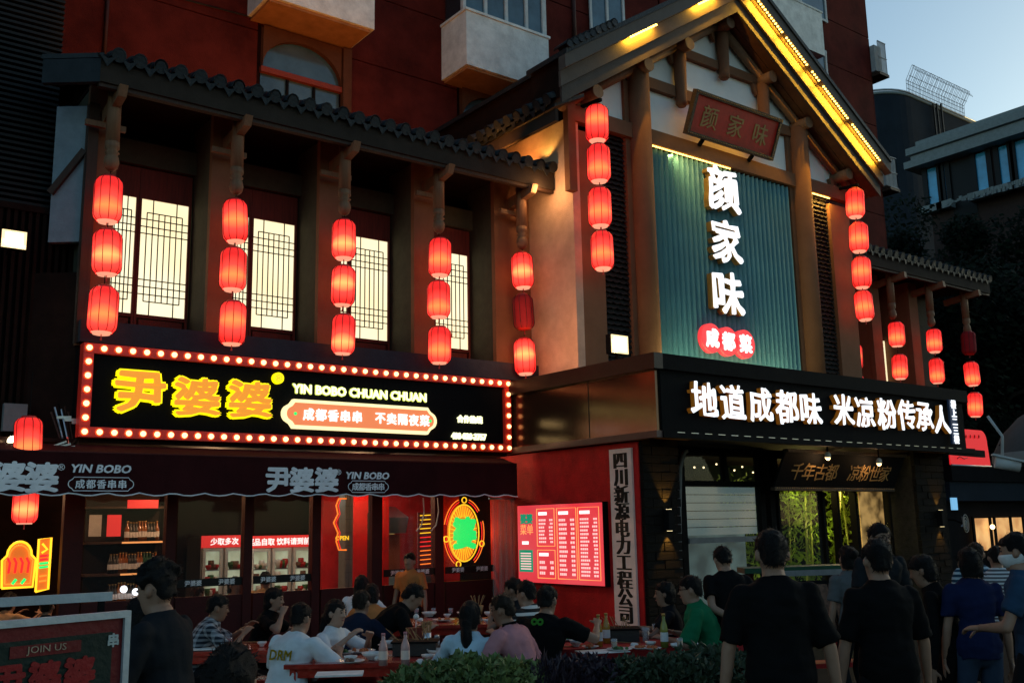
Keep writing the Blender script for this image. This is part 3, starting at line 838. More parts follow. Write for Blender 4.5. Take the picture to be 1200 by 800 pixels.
# rafters following the roofline
for s in (-1, 1):
    e = GX+s*3.95
    MB().tube([(GX+s*.1, YG-.03, rake(GX+s*.1)-.06), (e, YG-.03, rake(e)-.06)], .085, 10).build('rafter', 'pale_wood', gh)
# roof: slabs on both sides with soffit boards
YF = 10.8
def slope_pt(d, z): return (GX+d, z)
for s in (-1, 1):
    E_ = 4.42 if s < 0 else 4.28
    def P(d, off): return (GX+s*d, rake(GX+s*d)+off)
    fl = lambda pts: pts if s > 0 else pts[::-1]
    for e, ya, yb in ((E_, YF-.16, YG+.25), (3.72, YG+.251, YR-.06)):
        MB().prism(fl([P(0, .745), P(e, .745), P(e, .83), P(0, .83)]), ya, yb).build('roof_slope', 'tile_grey', gh)
        MB().prism(fl([P(0, .105), P(e-.1, .105), P(e-.1, .74), P(0, .74)]), max(ya, YF)+.14, yb).build('roof_core', 'dark_brown_wall', gh)
    for k in range(4):
        y0 = YF+.15+k*.20
        MB().prism(fl([P(0, .03), P(E_-.12, .03), P(E_-.12, .10), P(0, .10)]), y0, y0+.188).build('soffit_board', 'soffit_wood', gh)
    MB().prism(fl([P(0, .52), P(E_, .52), P(E_, .742), P(0, .742)]), YF-.13, YF+.03).build('outer_fascia', 'rake_board', gh)
    MB().prism(fl([P(0, .26), P(E_-.04, .26), P(E_-.04, .515), P(0, .515)]), YF+.035, YF+.085).build('inner_fascia', 'rake_board', gh)
    MB().prism(fl([P(0, .0), P(E_-.10, .0), P(E_-.10, .255), P(0, .255)]), YF+.09, YF+.135).build('lower_board', 'rake_board_dark', gh)
E_ = 4.42
# light strips under the outer fascia lip
def rake_led(s, d0, d1, strip=True):
    P = lambda d, off: (GX+s*d, rake(GX+s*d)+off)
    pass
    n = int((d1-d0)/.055)
    ho = MB()
    for i in range(n):
        u = d0+(d1-d0)*(i+.5)/n; x, z = P(u, .475)
        ho.box((x-.016, YF-.12, z+.01), (x+.016, YF-.09, z+.034))
    ho.build('light_dots', 'led_strip', gh, kind='stuff')
    x, z = P((d0+d1)/2, .505); ln = (d1-d0)*1.2
    ld = bpy.data.lights.new('strip_light', 'AREA'); ld.shape = 'RECTANGLE'; ld.size = ln; ld.size_y = .02
    ld.energy = 26*(d1-d0); ld.color = (1, .50, .03)
    ax = Vector((1, 0, -.662*s)).normalized(); tgt = Vector((0, .6, -.8)).normalized()
    az = -(tgt-ax*tgt.dot(ax)).normalized(); ay = az.cross(ax)
    mm = Matrix((ax, ay, az)).transposed().to_4x4(); mm.translation = Vector((x, YF-.05, z+.0))
    l = bpy.data.objects.new('strip_light', ld); COL.objects.link(l); l.matrix_world = mm
for d0, d1 in ((.3, 1.05), (1.12, 1.75), (1.85, 2.1), (2.18, 2.95), (3.05, 3.95)): rake_led(1, d0, d1)
for d0, d1 in ((2.35, 3.0), (.7, 1.3)): rake_led(-1, d0, d1)
# gable tiles along the left slope's lower end, flank eave over the beige wall
box('eave_board', (9.40, YG-.30, 7.88), (9.46, YR-.1, 8.08), 'eave_board', gh)
MB().add([(9.36, YG-.34, 8.085), (XB-.002, YG-.34, 8.40), (XB-.002, YR-.1, 8.40), (9.36, YR-.1, 8.085), (9.36, YG-.34, 8.14), (XB-.002, YG-.34, 8.46), (XB-.002, YR-.1, 8.46), (9.36, YR-.1, 8.14)],
         [(0,3,2,1),(4,5,6,7),(0,1,5,4),(1,2,6,5),(2,3,7,6),(3,0,4,7)]).build('flank_roof', 'tile_grey', gh)
tiles(gh, (9.28, YG-.32, 8.16), (0, 1, 0), (1, 0, .5), YR-.3-YG, .25, rows=2)
box('corner_post', (XB-.16, YG-.12, 6.9), (XB-.003, YG-.001, 8.38), 'column_paint', gh)
# verge tiles on the left slope's end
for k in range(9):
    u = E_-.05-k*.12; x = GX-u; z = rake(x)+.86
    o = link('verge_tile', tile_mesh('cover'), gh); o.matrix_local = Matrix.Translation(Vector((x, YF-.2, z))-Vector(gh['_o'])) @ Matrix.Rotation(random.uniform(-.1, .1), 4, 'Z')
# teal fluted panel
TX0, TX1, TZ0, TZ1 = 11.74, 15.55, ZL+.0, 8.09
box('panel_back', (TX0, YG+.12, TZ0), (TX1, YG+.16, TZ1), 'teal_shade_back', gh)
n = 30
for i in range(n):
    x = TX0+(TX1-TX0)*(i+.5)/n; w = (TX1-TX0)/n*.40
    MB().add([(x-w, YG+.115, TZ0), (x+w, YG+.115, TZ0), (x, YG-.0, TZ0), (x-w, YG+.115, TZ1), (x+w, YG+.115, TZ1), (x, YG-.0, TZ1)],
             [(0,2,5,3), (2,1,4,5), (0,1,2), (3,5,4)]).build('flute', 'teal_slat', gh)
mb = MB()
for i in range(46):
    x = TX0+.05+i*.044
    mb.box((x, YG-.03, 8.085), (x+.02, YG-.01, 8.105))
for i in range(14):
    x = 16.2+i*.044; mb.box((x, YG-.03, 8.085), (x+.02, YG-.01, 8.105))
mb.build('light_dots', 'led_strip', gh, kind='stuff')
lamp('AREA', ((TX0+.6), YG-.06, 8.06), 16, (1, .7, .2), 2.0, (TX0+.9, YG+.1, 7.2), size_y=.04)
lamp('AREA', (16.48, YG-.06, 8.06), 16, (1, .55, .1), .6, (16.48, YG+.1, 7.4), size_y=.04)
lamp('AREA', (13.2, YG-.28, ZL+.05), 26, (.95, .9, .45), 3.4, (13.2, YG+.1, 5.0), size_y=.05)
# big vertical lettering
big = thing('vertical_lettering', 'three tall white glowing characters hung one above another on the teal panel', 'sign', (13.25, YG-.12, 5))
for ch, (px, py), sz in (('颜', (846, 222), .84), ('家', (850, 283), .80), ('味', (852, 344), .82)):
    p = onY(px, py, YG-.12)
    letter(ch, (p.x, YG-.15, p.z), sz, FX, FZ, 'led_white', big, 'character', bold=.026, depth=.012, brush=.09, sx=.98)
    letter(ch, (p.x, YG-.075, p.z), sz, FX, FZ, 'gold_paint', big, 'character_side', bold=.026, depth=.12, brush=.09, sx=.98)
rd = thing('round_lettering', 'three red discs with white characters below the tall white lettering', 'sign', (13.1, YG-.12, 4.7))
for ch, px, py in (('成', 834, 396), ('都', 853, 400), ('菜', 873, 403)):
    p = onY(px, py, YG-.12)
    d = MB().tube([(p.x, YG-.13, p.z), (p.x, YG-.03, p.z)], .255, 24).build('disc', 'led_red', rd)
    letter(ch, (p.x, YG-.14, p.z), .33, FX, FZ, 'char_white', d, 'character', bold=.045, depth=.03)
# plaque under the gable
pq = thing('red_gold_plaque', 'red wooden plaque with gold characters and dark carved frame tilted under the gable', 'sign', (13.7, 11.1, 8.8))
A_ = Vector((12.44, 11.22, 8.42)); XD = Vector((1, 0, 0)); YD = Vector((0, -.30, .72)).normalized(); ZD = XD.cross(YD)
def onp(u, v, w=0): return A_+XD*u+YD*v+ZD*w
def pbox(name, u0, u1, v0, v1, w0, w1, material, parent):
    vs = [onp(u, v, w) for w in (w0, w1) for u, v in ((u0, v0), (u1, v0), (u1, v1), (u0, v1))]
    return MB().add(vs, [(0,3,2,1),(4,5,6,7),(0,1,5,4),(1,2,6,5),(2,3,7,6),(3,0,4,7)]).build(name, material, parent)
PW, PH = 2.35, .78
pbox('board', .07, PW-.07, .07, PH-.07, -.02, .04, 'board_red', pq)
for u0, u1, v0, v1 in ((0, PW, 0, .068), (0, PW, PH-.068, PH), (0, .068, .07, PH-.07), (PW-.068, PW, .07, PH-.07)):
    pbox('carved_frame', u0, u1, v0, v1, -.03, .075, 'frame_carved', pq)
mb = MB()
for k in range(52):
    u = .03+k*(PW-.06)/51
    for v in (.034, PH-.034):
        c = onp(u, v, .077); mb.ball(c, .012, 5, 3)
mb.build('studs', 'gold_dim', pq, kind='stuff')
for ch, u in (('颜', .48), ('家', 1.17), ('味', 1.86)):
    c = onp(u, PH/2, .045)
    letter(ch, c, .42, XD, YD, 'gold_dim', pq, 'character', depth=.03, songti=.012, brush=.03, bold=0)
for u in (.5, 1.85): MB().tube([onp(u, 0, -.01), onp(u, 0, -.01)+Vector((0, .1, -.08))], .04, 8).build('hook', 'black_metal', pq)

# ================================================================== LINTEL BOX over the entrance
XLN = 9.26; YL = onX(766, 413, XLN).y; XLR = onY(1130, 500, YL).x
ln = thing('entrance_canopy', 'dark bronze boxed canopy over the entrance carrying the long lit shop sign', 'canopy', (13, YL, 2.85))
ZT = 3.93; ZB = 2.86
z1 = onX(766, 432, XLN).z; z2 = onX(767, 504, XLN).z
box('side_panel', (XLN+.03, YL+.03, z2), (XLN+.1, 12.6, z1), 'bronze_panel', ln)
box('panel_joint', (XLN+.026, YL+1.33, z2), (XLN+.0295, YL+1.345, z1), 'black_paint', ln)
box('top_cornice', (XLN-.06, YL-.06, z1), (XLN+.1, 12.6, ZT), 'bronze_dark', ln)
box('bottom_rail', (XLN-.01, YL+.0, z2-.09), (XLN+.1, 12.6, z2-.003), 'pinkish_metal', ln)
box('front_panel', (XLN+.1, YL, z2), (XLR, YL+.1, z1), 'sign_black', ln)
box('top_cornice', (XLN+.1, YL-.058, z1), (XLR+.1, YL+.2, ZT-.002), 'black_metal', ln)
box('bottom_rail', (XLN+.1, YL-.02, z2-.09), (XLR+.25, YL+.1, z2-.003), 'black_metal', ln)
box('roof_sheet', (XLN+.1, YL+.2, ZT-.08), (XLR+.1, YW, ZT-.01), 'black_metal', ln)
box('soffit', (XLN+.1, YL+.1, z2-.06), (XLR+.1, 12.6, z2-.02), 'inner_dark', ln)
mb = MB()
for i in range(30):
    x = XLN+.35+i*.265
    if x < XLR-.1: mb.box((x, YL-.024, z2-.02), (x+.14, YL-.0205, z2-.012))
mb.build('bright_edge', 'steel', ln, kind='stuff')
lt = thing('white_lit_lettering', 'row of eleven white glowing characters on the black entrance canopy', 'sign', (13.5, YL-.05, 3.3))
cs = [('地', 823, 468), ('道', 856, 471), ('成', 889, 474), ('都', 920, 477), ('味', 948, 479), ('米', 986, 480), ('凉', 1011, 483), ('粉', 1037, 485), ('传', 1060, 486), ('承', 1081, 488), ('人', 1101, 491)]
for ch, px, py in cs:
    p = onY(px, py, YL-.05)
    letter(ch, (p.x, YL-.085, p.z), .50, FX, FZ, 'led_white', lt, 'character', bold=.022, depth=.012, brush=.10)
    letter(ch, (p.x, YL-.04, p.z), .50, FX, FZ, 'letter_side_glint', lt, 'character_side', bold=.020, depth=.14, brush=.10)
ve = thing('small_vertical_sign', 'narrow upright blue white lit sign at the right end of the canopy', 'sign', (17.0, YL-.1, 3.3))
a = onY(1113, 468, YL-.12); b = onY(1126, 520, YL-.12)
box('board', (a.x, YL-.1, b.z), (b.x, YL-.065, a.z), 'blue_board', ve)
for i, ch in enumerate('楼上二三楼'):
    z = a.z-(a.z-b.z)*(i+.5)/5
    letter(ch, ((a.x+b.x)/2, YL-.115, z), .15, FX, FZ, 'led_white', ve, 'character', bold=.03, depth=.1)

# right wing beyond the gable
rw = thing('tiled_side_wing', 'lower wing with tiled eave and pillars to the right of the gabled restaurant', 'building', (20, 13, 0))
RX1 = onY(1160, 338, 11.8).x
eave(rw, 17.45, RX1, 11.8, 7.1, back=2.5)
box('wall', (17.2, 13.3, 3.6), (RX1-.2, 13.6, 7.3), 'plaster_and_flank_light', rw)
box('soffit', (17.46, 11.95, 7.25), (RX1-.05, 14, 7.29), 'dark_brown_wall', rw)
for x in (18.32, 19.90, 21.48, 23.06):
    if x > 18.5:
        MB().tube([(x, 12.1, 6.45), (x, 12.1, 7.2)], .085, 10).build('hanging_post', 'pale_wood', rw)
        MB().lathe([(.03, 6.08), (.09, 6.15), (.08, 6.26), (.06, 6.30), (.09, 6.35), (.085, 6.449)], (x, 12.1, 0), 10).build('carved_finial', 'pale_wood', rw)
        MB().bar((x, 11.7, 7.02), (x, 12.6, 6.92), .1, .14).build('bracket_arm', 'pale_wood', rw)
    if x < 23: 
        px_ = box('pillar', (x-.19, 12.5, 3.8), (x+.17, 12.6, 7.2), 'column_paint', rw)
        box('pillar_flank', (x-.17, 12.601, 3.8), (x+.15, 13.29, 7.2), 'column_paint', rw)
    if x < 22:
        wn = box('window', (x+.45, 13.24, 4.4), (x+1.25, 13.28, 6.4), 'dark_glass', rw)
        box('frame', (x+.38, 13.2, 4.3), (x+.449, 13.27, 6.6), 'red_wood', wn); box('frame', (x+1.251, 13.2, 4.3), (x+1.32, 13.27, 6.6), 'red_wood', wn)
p = onY(1036, 400, 13.2)
box('lit_slit', (onY(1034, 400, 13.2).x, 13.2, 4.3), (onY(1036.5, 400, 13.2).x, 13.24, 5.9), 'window_paper', rw)
# gable strings
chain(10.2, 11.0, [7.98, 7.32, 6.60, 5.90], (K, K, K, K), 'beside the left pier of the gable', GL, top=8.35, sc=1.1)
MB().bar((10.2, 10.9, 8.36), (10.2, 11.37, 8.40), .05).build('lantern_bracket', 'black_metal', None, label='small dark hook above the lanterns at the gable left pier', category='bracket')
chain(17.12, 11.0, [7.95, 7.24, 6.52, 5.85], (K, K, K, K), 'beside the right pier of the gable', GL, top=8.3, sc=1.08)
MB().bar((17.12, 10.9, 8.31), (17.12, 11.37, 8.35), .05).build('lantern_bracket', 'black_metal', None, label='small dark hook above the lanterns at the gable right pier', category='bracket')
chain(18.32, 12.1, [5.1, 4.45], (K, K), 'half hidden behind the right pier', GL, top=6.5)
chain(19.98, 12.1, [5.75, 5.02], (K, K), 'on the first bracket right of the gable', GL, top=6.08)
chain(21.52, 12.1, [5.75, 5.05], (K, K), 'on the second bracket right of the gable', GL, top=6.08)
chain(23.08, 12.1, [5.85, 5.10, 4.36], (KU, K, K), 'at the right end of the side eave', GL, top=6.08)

# ================================================================== GROUND FLOOR, left: awning and dining hall
def onZ(px, py, z):
    d = ray(px, py); return CAM + d*((z-CAMZ)/d.z)
YA = 11.8; AZT = onY(300, 535.5, YA).z; AZB = onY(300, 581, YA).z; AX0, AX1 = 0.6, onY(606, 560, YA).x
aw = thing('shop_awning', 'long dark maroon awning with scalloped edge and printed white lettering', 'awning', (5, YA, AZB))
n = int((AX1-AX0)/.085); vs = []; fs = []; edge = []
sag = lambda x: .035*(1-abs(math.sin(PI*(x-AX0)/.375)))
for i in range(n+1):
    x = AX0+(AX1-AX0)*i/n; wv = .006*math.sin(x*9)
    vs += [(x, YA+wv, AZB+sag(x)), (x, YA, AZT), (x, 12.19, AZT+.12), (x, 12.19, AZT+.10), (x, YA+.02, AZT-.02), (x, YA+.012+wv, AZB+sag(x))]
    edge.append((x, YA-.004+wv, AZB+sag(x)))
for i in range(n):
    for j in range(6):
        fs.append((i*6+j, (i+1)*6+j, (i+1)*6+(j+1)%6, i*6+(j+1)%6))
MB().add(vs, fs).build('cloth', 'awning_cloth', aw)
MB().tube(edge, .008, 5).build('white_piping', 'awning_print', aw)
MB().tube([(AX0, YA+.01, AZT+.0), (AX1, YA+.01, AZT+.0)], .015, 6).build('front_rail', 'dark_red_frame', aw)
def aprint(ch, px, py, sz, **kw):
    p = onY(px, py, YA-.012); return letter(ch, (p.x, YA-.010, p.z), sz, FX, FZ, 'awning_print', aw, 'character', depth=.006/sz, **kw)
for cx, k in ((0, 1.0), (1, .9)):
    for ch, pa, pb in (('尹', (-30, 556), (326, 562)), ('婆', (10, 558), (354, 562)), ('婆', (49, 559), (383, 562))):
        q = (pa, pb)[cx]; aprint(ch, q[0], q[1], .33*(.97 if cx else 1), bold=.04, brush=.05, sx=1.05)
    q = ((72, 547), (397, 553))[cx]; aprint('®', q[0], q[1], .10)
    q = ((119, 549), (431, 557))[cx]; aprint('YIN BOBO', q[0], q[1], .125, bold=.03, sx=1.12, shear=.2)
    q = ((119, 567), (432, 570))[cx]; c = onY(q[0], q[1], YA-.012); w = ((158-82)/2, (460-404)/2)[cx]*.0091*(1.0, 1.16)[cx]
    pl = notched(c.x-w, c.x+w, c.z-.075, c.z+.075, .1)
    MB().tube([(x, YA-.012, z) for x, z in pl+[pl[0]]], .005, 4, cap=False).build('printed_outline', 'awning_print', aw)
    for i, ch in enumerate('成都香串串'):
        letter(ch, (c.x+(i-2)*w*.33, YA-.010, c.z), .105, FX, FZ, 'awning_print', aw, 'character', depth=.05, bold=.02)
# hall shell
hall = thing('dining_hall', 'dark red open fronted dining hall under the awning with glass panes between pillars', 'building', (5, 13, 0))
HB = 17.6
box('floor', (.2, 12.6, .0), (9.3, HB, .06), 'inner_floor', hall)
box('back_wall', (.2, HB, .06), (9.3, HB+.1, 2.84), 'dark_brown_wall', hall)
box('ceiling', (.2, 12.3, 2.80), (9.26, HB, 2.84), 'inner_dark', hall)
box('side_wall', (.1, 12.6, .0), (.19, HB, 2.84), 'dark_brown_wall', hall)
def pillar(pxa, pxb, y=12.85, z1=2.79, m='dark_red_frame', d=.12):
    a = onY(pxa, 640, y).x; b = onY(pxb, 640, y).x
    return box('pillar', (a, y, 0), (b, y+d, z1), m, hall)
for a, b in ((73, 97), (194, 206), (286, 296), (366, 375), (436, 448), (510, 520)): pillar(a, b)
for px0, px1 in ((98, 193), (207, 285), (297, 365), (376, 435), (449, 509), (521, 577)):
    x0 = onY(px0, 640, 12.9).x; x1 = onY(px1, 640, 12.9).x
    pz = box('pane', (x0, 12.89, .95), (x1, 12.896, 2.6), 'pane', hall)
    box('transom', (x0, 12.87, 2.02 if False else 2.28), (x1, 12.93, 2.33), 'dark_red_frame', hall)
    if px0 > 200 and px0 != 376:
        st = box('logo_band', (x0, 12.875, 1.06), (x1, 12.888, 1.16), 'black_paint', pz)
        k = max(1, int((x1-x0)/.42))
        for i in range(k):
            letter('尹婆婆', (x0+(x1-x0)*(i+.5)/k, 12.873, 1.11), .075, FX, FZ, 'awning_print', st, 'lettering', depth=.02, bold=.02)
    box('low_wall', (x0, 12.87, .0), (x1, 12.93, .94), 'dark_red_frame', hall)
# red inner walls on the right
a = onY(414, 640, 14.6).x; b = onY(437, 640, 14.6).x
box('inner_wall', (a, 14.6, 0), (b+.3, 14.7, 2.79), 'red_wall', hall)
box('door', (a+.25, 14.55, 0), (b-.02, 14.595, 2.0), 'dark_red_frame', hall)
x0 = onY(519, 640, 13.6).x; box('inner_wall', (x0, 13.6, 0), (9.25, 13.7, 2.79), 'red_wall', hall)
a = onY(404, 640, 14.0).x; b = onY(413, 640, 14.0).x
tw = box('tiled_pier', (a, 14.0, 0), (b, 14.2, 2.79), 'ceramic_grey', hall)
for k in range(13):
    for j in range(2):
        w_ = (b-a)/2
        box('wall_tile', (a+j*w_+.004, 13.985, .1+k*.2), (a+(j+1)*w_-.004, 13.999, .1+k*.2+.192), 'ceramic_dim', hall)
# fridges
def fridge(px0, px1, y, words, label, ndoor):
    x0 = onY(px0, 660, y).x; x1 = onY(px1, 660, y).x; zt = onY((px0+px1)/2, 627, y).z; z1 = onY((px0+px1)/2, 641, y).z
    t = thing('display_fridge', label, 'fridge', ((x0+x1)/2, y, 0.06), group='display fridges at the back of the hall')
    box('cabinet', (x0, y+.05, .06), (x1, y+.7, zt-.02), 'steel', t)
    h = box('header', (x0, y, z1), (x1, y+.049, zt), 'fridge_sign', t)
    letter(words, ((x0+x1)/2, y-.004, (z1+zt)/2), (zt-z1)*.62, FX, FZ, 'char_white', h, 'lettering', bold=.03, depth=.03, sx=1)
    w = (x1-x0)/ndoor
    for i in range(ndoor):
        a, b = x0+i*w+.02, x0+(i+1)*w-.02
        d = box('lit_interior', (a+.05, y+.03, .35), (b-.05, y+.049, z1-.06), 'fridge_light', t)
        for (p, q) in (((a, y, .3), (a+.05, y+.045, z1-.01)), ((b-.05, y, .3), (b, y+.045, z1-.01)), ((a+.05, y, z1-.06), (b-.05, y+.045, z1-.01)), ((a+.05, y, .3), (b-.05, y+.045, .35))):
            box('door_frame', p, q, 'white_frame', d)
        for s_ in range(4):
            z = .45+s_*(z1-.6)/4
            box('shelf', (a+.05, y+.005, z), (b-.05, y+.028, z+.02), 'steel', d)
            for q in range(4):
                xx = a+.08+q*(b-a-.2)/3.3; hh = random.uniform(.06, .16)
                MB().lathe([(.03, 0), (.055, hh*.6), (.05, hh)], (xx+.02, y+.0, z+.021), 8).build('food_tub', random.choice(['food_brown', 'leaf_paint', 'ceramic', 'board_red']), d)
    return t
fridge(236, 288, 16.4, '少取多次', 'left display fridge with a red lit header at the back of the hall', 2)
fridge(293, 366, 16.4, '菜品自取 饮料请到前台', 'wide display fridge with red lit header right of the pillar', 3)
lamp('POINT', (7.0, 15.8, 2.3), 14, (.9, 1, .85), .2)
# bar shelf with bottles
y = 14.6
x0 = onY(100, 650, y).x; x1 = onY(192, 650, y).x
br = thing('bar_shelf', 'back bar with lit shelves of bottles beside the left pillar', 'shelf', ((x0+x1)/2, y, 0))
box('cabinet', (x0, y+.3, .06), (x1, y+.4, 2.5), 'inner_dark', br)
for i, py in enumerate((593, 634, 671, 706)):
    z = onY(150, py, y).z
    box('shelf_board', (x0, y-.02, z-.03), (x1, y+.3, z), 'brown_wood', br)
    box('shelf_light', (x0+.02+(.5 if i == 0 else .45), y-.03, z-.028), (x1-.02-(0 if i else .1), y-.021, z-.004 if i else z+.09), 'shelf_light' if i else 'fridge_sign', br)
def bottle_proto(h=.28, m='brown_glass', label='', cat='bottle', r=.036):
    t = thing('bottle', label, cat, (0, 0, 0), local=True)
    MB().lathe([(r, 0), (r, h*.58), (r*.75, h*.68), (r*.38, h*.78), (r*.36, h*.95)], n=10).build('glass', m, t)
    MB().lathe([(r*.42, h*.95), (r*.42, h)], n=8).build('cap', 'gold_paint', t)
    MB().lathe([(r+.001, h*.2), (r+.001, h*.48)], n=10, cap=False).build('paper_label', 'label_white', t)
    return t
bp1 = bottle_proto(.26, 'black_pot'); bp2 = bottle_proto(.28, 'brown_glass'); bp3 = bottle_proto(.28, 'green_plastic')
fst = set()
ORD = ['leftmost', 'second from left', 'third from left', 'fourth from left', 'fifth from left', 'sixth from left', 'seventh from left', 'left of the middle', 'right of the middle', 'seventh from right', 'sixth from right', 'fifth from right', 'fourth from right', 'third from right', 'second from right', 'rightmost']
def place(proto, loc, rz=None, **props):
    if proto.name in fst: o = copy_tree(proto)
    else: fst.add(proto.name); o = proto
    o.location = loc; o.rotation_euler = (0, 0, random.uniform(0, 6) if rz is None else rz)
    for k, v in props.items(): o[k] = v
    return o
for i, py in enumerate((634, 671, 706)):
    z = onY(150, py, y).z
    nb2 = 16
    for k in range(nb2):
        x = x0+.35+(x1-x0-.45)*k/(nb2-1)
        p = bp3 if (i == 1 and 11 <= k <= 13) else (bp1, bp2)[(k//3) % 2]
        if i == 0 and k < 5: continue
        place(p, (x, y+.05, z+.001), label=('green bottle on the middle back bar shelf, '+ORD[k] if p is bp3 else ('black', 'brown')[(k//3) % 2]+' bottle with pale label on the '+('upper', 'middle', 'lower')[i]+' back bar shelf, '+ORD[k]),
              category='bottle', group='bottles on the back bar', )
for px, py in ((145, 690), (159, 693)):
    p = onY(px, py, y-.1)
    MB().ball(p, .05, 12, 8).build('globe_lamp', 'white_lamp', None, label=('left' if px < 150 else 'right')+' small round white lamp on the back bar', category='lamp')
for px0_, px1_, m_, l_ in ((105, 118, 'paper', 'white notice sheet hung beside the back bar'), (126, 141, 'fridge_sign', 'red lit poster panel behind the back bar')):
    a = onY(px0_, 603, y-.2); b = onY(px1_, 628, y-.2)
    q = box('poster', (a.x, y-.21, b.z), (b.x, y-.2, a.z), m_); tag(q, l_, 'poster')
lamp('POINT', (x0+1.0, y-.5, 2.3), 5, (1, .5, .2), .15)
# neon signs
def neon_outline(pts, m, parent, r=.014, n='tube', close=True):
    pts = [tuple(p) for p in pts]
    return MB().tube(pts+([pts[0]] if close else []), r, 6, cap=not close).build(n, m, parent)
def ell(cx, cz, rx, rz_, y, n=36, a0=0, a1=360): return [(cx+rx*math.cos(R_(a0+(a1-a0)*i/n)), y, cz+rz_*math.sin(R_(a0+(a1-a0)*i/n))) for i in range(n if a1-a0 == 360 else n+1)]
y = 13.4
c = onY(22, 661, y); ns = thing('arched_neon_sign', 'arched yellow and red neon sign at the far left of the hall', 'neon sign', (c.x, y, c.z))
w, h = .17, .27
pts = [(c.x-w, y, c.z-h)]+[(c.x-w*1.1, y, c.z+h*.2)]+[(c.x-w*.8*math.cos(R_(a)), y, c.z+h*.4+h*.6*math.sin(R_(a))) for a in range(0, 181, 20)]+[(c.x+w*1.1, y, c.z+h*.2), (c.x+w, y, c.z-h)]
MB().prism([(p[0], p[2]) for p in pts], y+.03, y+.06).build('backboard', 'neon_panel', ns)
neon_outline(pts, 'neon_yellow', ns); neon_outline([(c.x+(p[0]-c.x)*.82, y, c.z+(p[2]-c.z)*.84) for p in pts], 'neon_orange', ns, .009)
for k in range(4): neon_outline([(c.x-.11+.07*k, y-.01, c.z-.1), (c.x-.10+.07*k, y-.01, c.z+.02), (c.x-.13+.07*k, y-.01, c.z+.08)], 'neon_red', ns, .014, 'stroke', False)
for k in range(2): neon_outline([(c.x-.06+.1*k, y-.01, c.z-.23), (c.x-.02+.1*k, y-.01, c.z-.17)], 'neon_green', ns, .018, 'stroke', False)
c = onY(51, 661, y); ns = thing('tall_neon_sign', 'narrow upright yellow neon sign with red and green strokes', 'neon sign', (c.x, y, c.z))
w, h = .07, .32
pts = [(c.x-w, y, c.z-h), (c.x+w, y, c.z-h*.92), (c.x+w, y, c.z+h), (c.x-w, y, c.z+h*.95)]
MB().prism([(p[0], p[2]) for p in pts], y+.03, y+.06).build('backboard', 'neon_panel', ns)
neon_outline(pts, 'neon_yellow', ns); neon_outline([(c.x-.03, y-.01, c.z+.25), (c.x+.03, y-.01, c.z+.18), (c.x-.03, y-.01, c.z+.14)], 'neon_yellow', ns, .014, 'stroke', False)
for k in range(4): neon_outline([(c.x-.05, y-.01, c.z+.10-.045*k), (c.x+.05, y-.01, c.z+.11-.045*k)], 'neon_red' if k < 2 else 'neon_green', ns, .016, 'stroke', False)
for k in range(2): neon_outline([(c.x-.04, y-.01, c.z-.14-.06*k), (c.x+.04, y-.01, c.z-.13-.06*k)], 'neon_orange', ns, .012, 'stroke', False)
# wavy orange outline sign
y = 13.2; ns = thing('wavy_neon_outline', 'wavy orange neon outline with yellow letters beside the white tiled pier', 'neon sign', onY(398, 610, y))
pts = [onY(a, b, y) for a, b in ((406, 584), (397, 584), (394, 592), (396, 602), (391, 612), (396, 624), (394, 634), (397, 644), (406, 644))]
neon_outline(pts, 'neon_orange', ns, .012, close=False)
neon_outline([p+Vector((.035, 0, 0)) for p in pts[1:-1]], 'neon_red', ns, .007, close=False)
c = onY(401, 630, y); letter('OPEN', c, .085, FX, FZ, 'neon_yellow', ns, 'lettering', depth=.03, bold=.03)
# big oval neon
y = 13.5; c = onY(544, 624, y); ov = thing('oval_neon_sign', 'large oval neon sign with radiating yellow rays and a green character', 'neon sign', (c.x, y, c.z))
rx, rz2 = .40, .56
MB().prism([(p[0], p[2]) for p in ell(c.x, c.z, rx*.72, rz2*.80, y, 30)], y+.05, y+.06).build('lit_backboard', 'oval_back', ov)
neon_outline(ell(c.x, c.z, rx*.72, rz2*.80, y, 40), 'neon_yellow', ov, .012)
for a in range(0, 360, 10):
    ca, sa = math.cos(R_(a)), math.sin(R_(a))
    neon_outline([(c.x+rx*.36*ca, y+.03, c.z+rz2*.45*sa), (c.x+rx*.68*ca, y+.03, c.z+rz2*.76*sa)], 'neon_yellow', ov, .0055, 'ray', False)
for a0, a1 in ((-60, 20), (40, 75), (105, 165), (185, 240)):
    neon_outline(ell(c.x, c.z, rx*.98, rz2*.97, y, 14, a0, a1), 'neon_orange', ov, .008, 'arc', False)
    neon_outline(ell(c.x, c.z, rx*.88, rz2*.90, y, 14, a0, a1), 'neon_red', ov, .007, 'arc', False)
for a in (90, -20, 190, -110):
    neon_outline(ell(c.x+rx*.9*math.cos(R_(a)), c.z+rz2*.93*math.sin(R_(a)), .045, .045, y-.01, 10), 'neon_yellow', ov, .01, 'dot')
letter('婆', (c.x, y-.02, c.z), .50, FX, FZ, 'neon_green', ov, 'character', bold=.06, depth=.03, sx=.9)
lamp('POINT', (c.x, y-.5, c.z), 4, (1, .35, .1), .2)
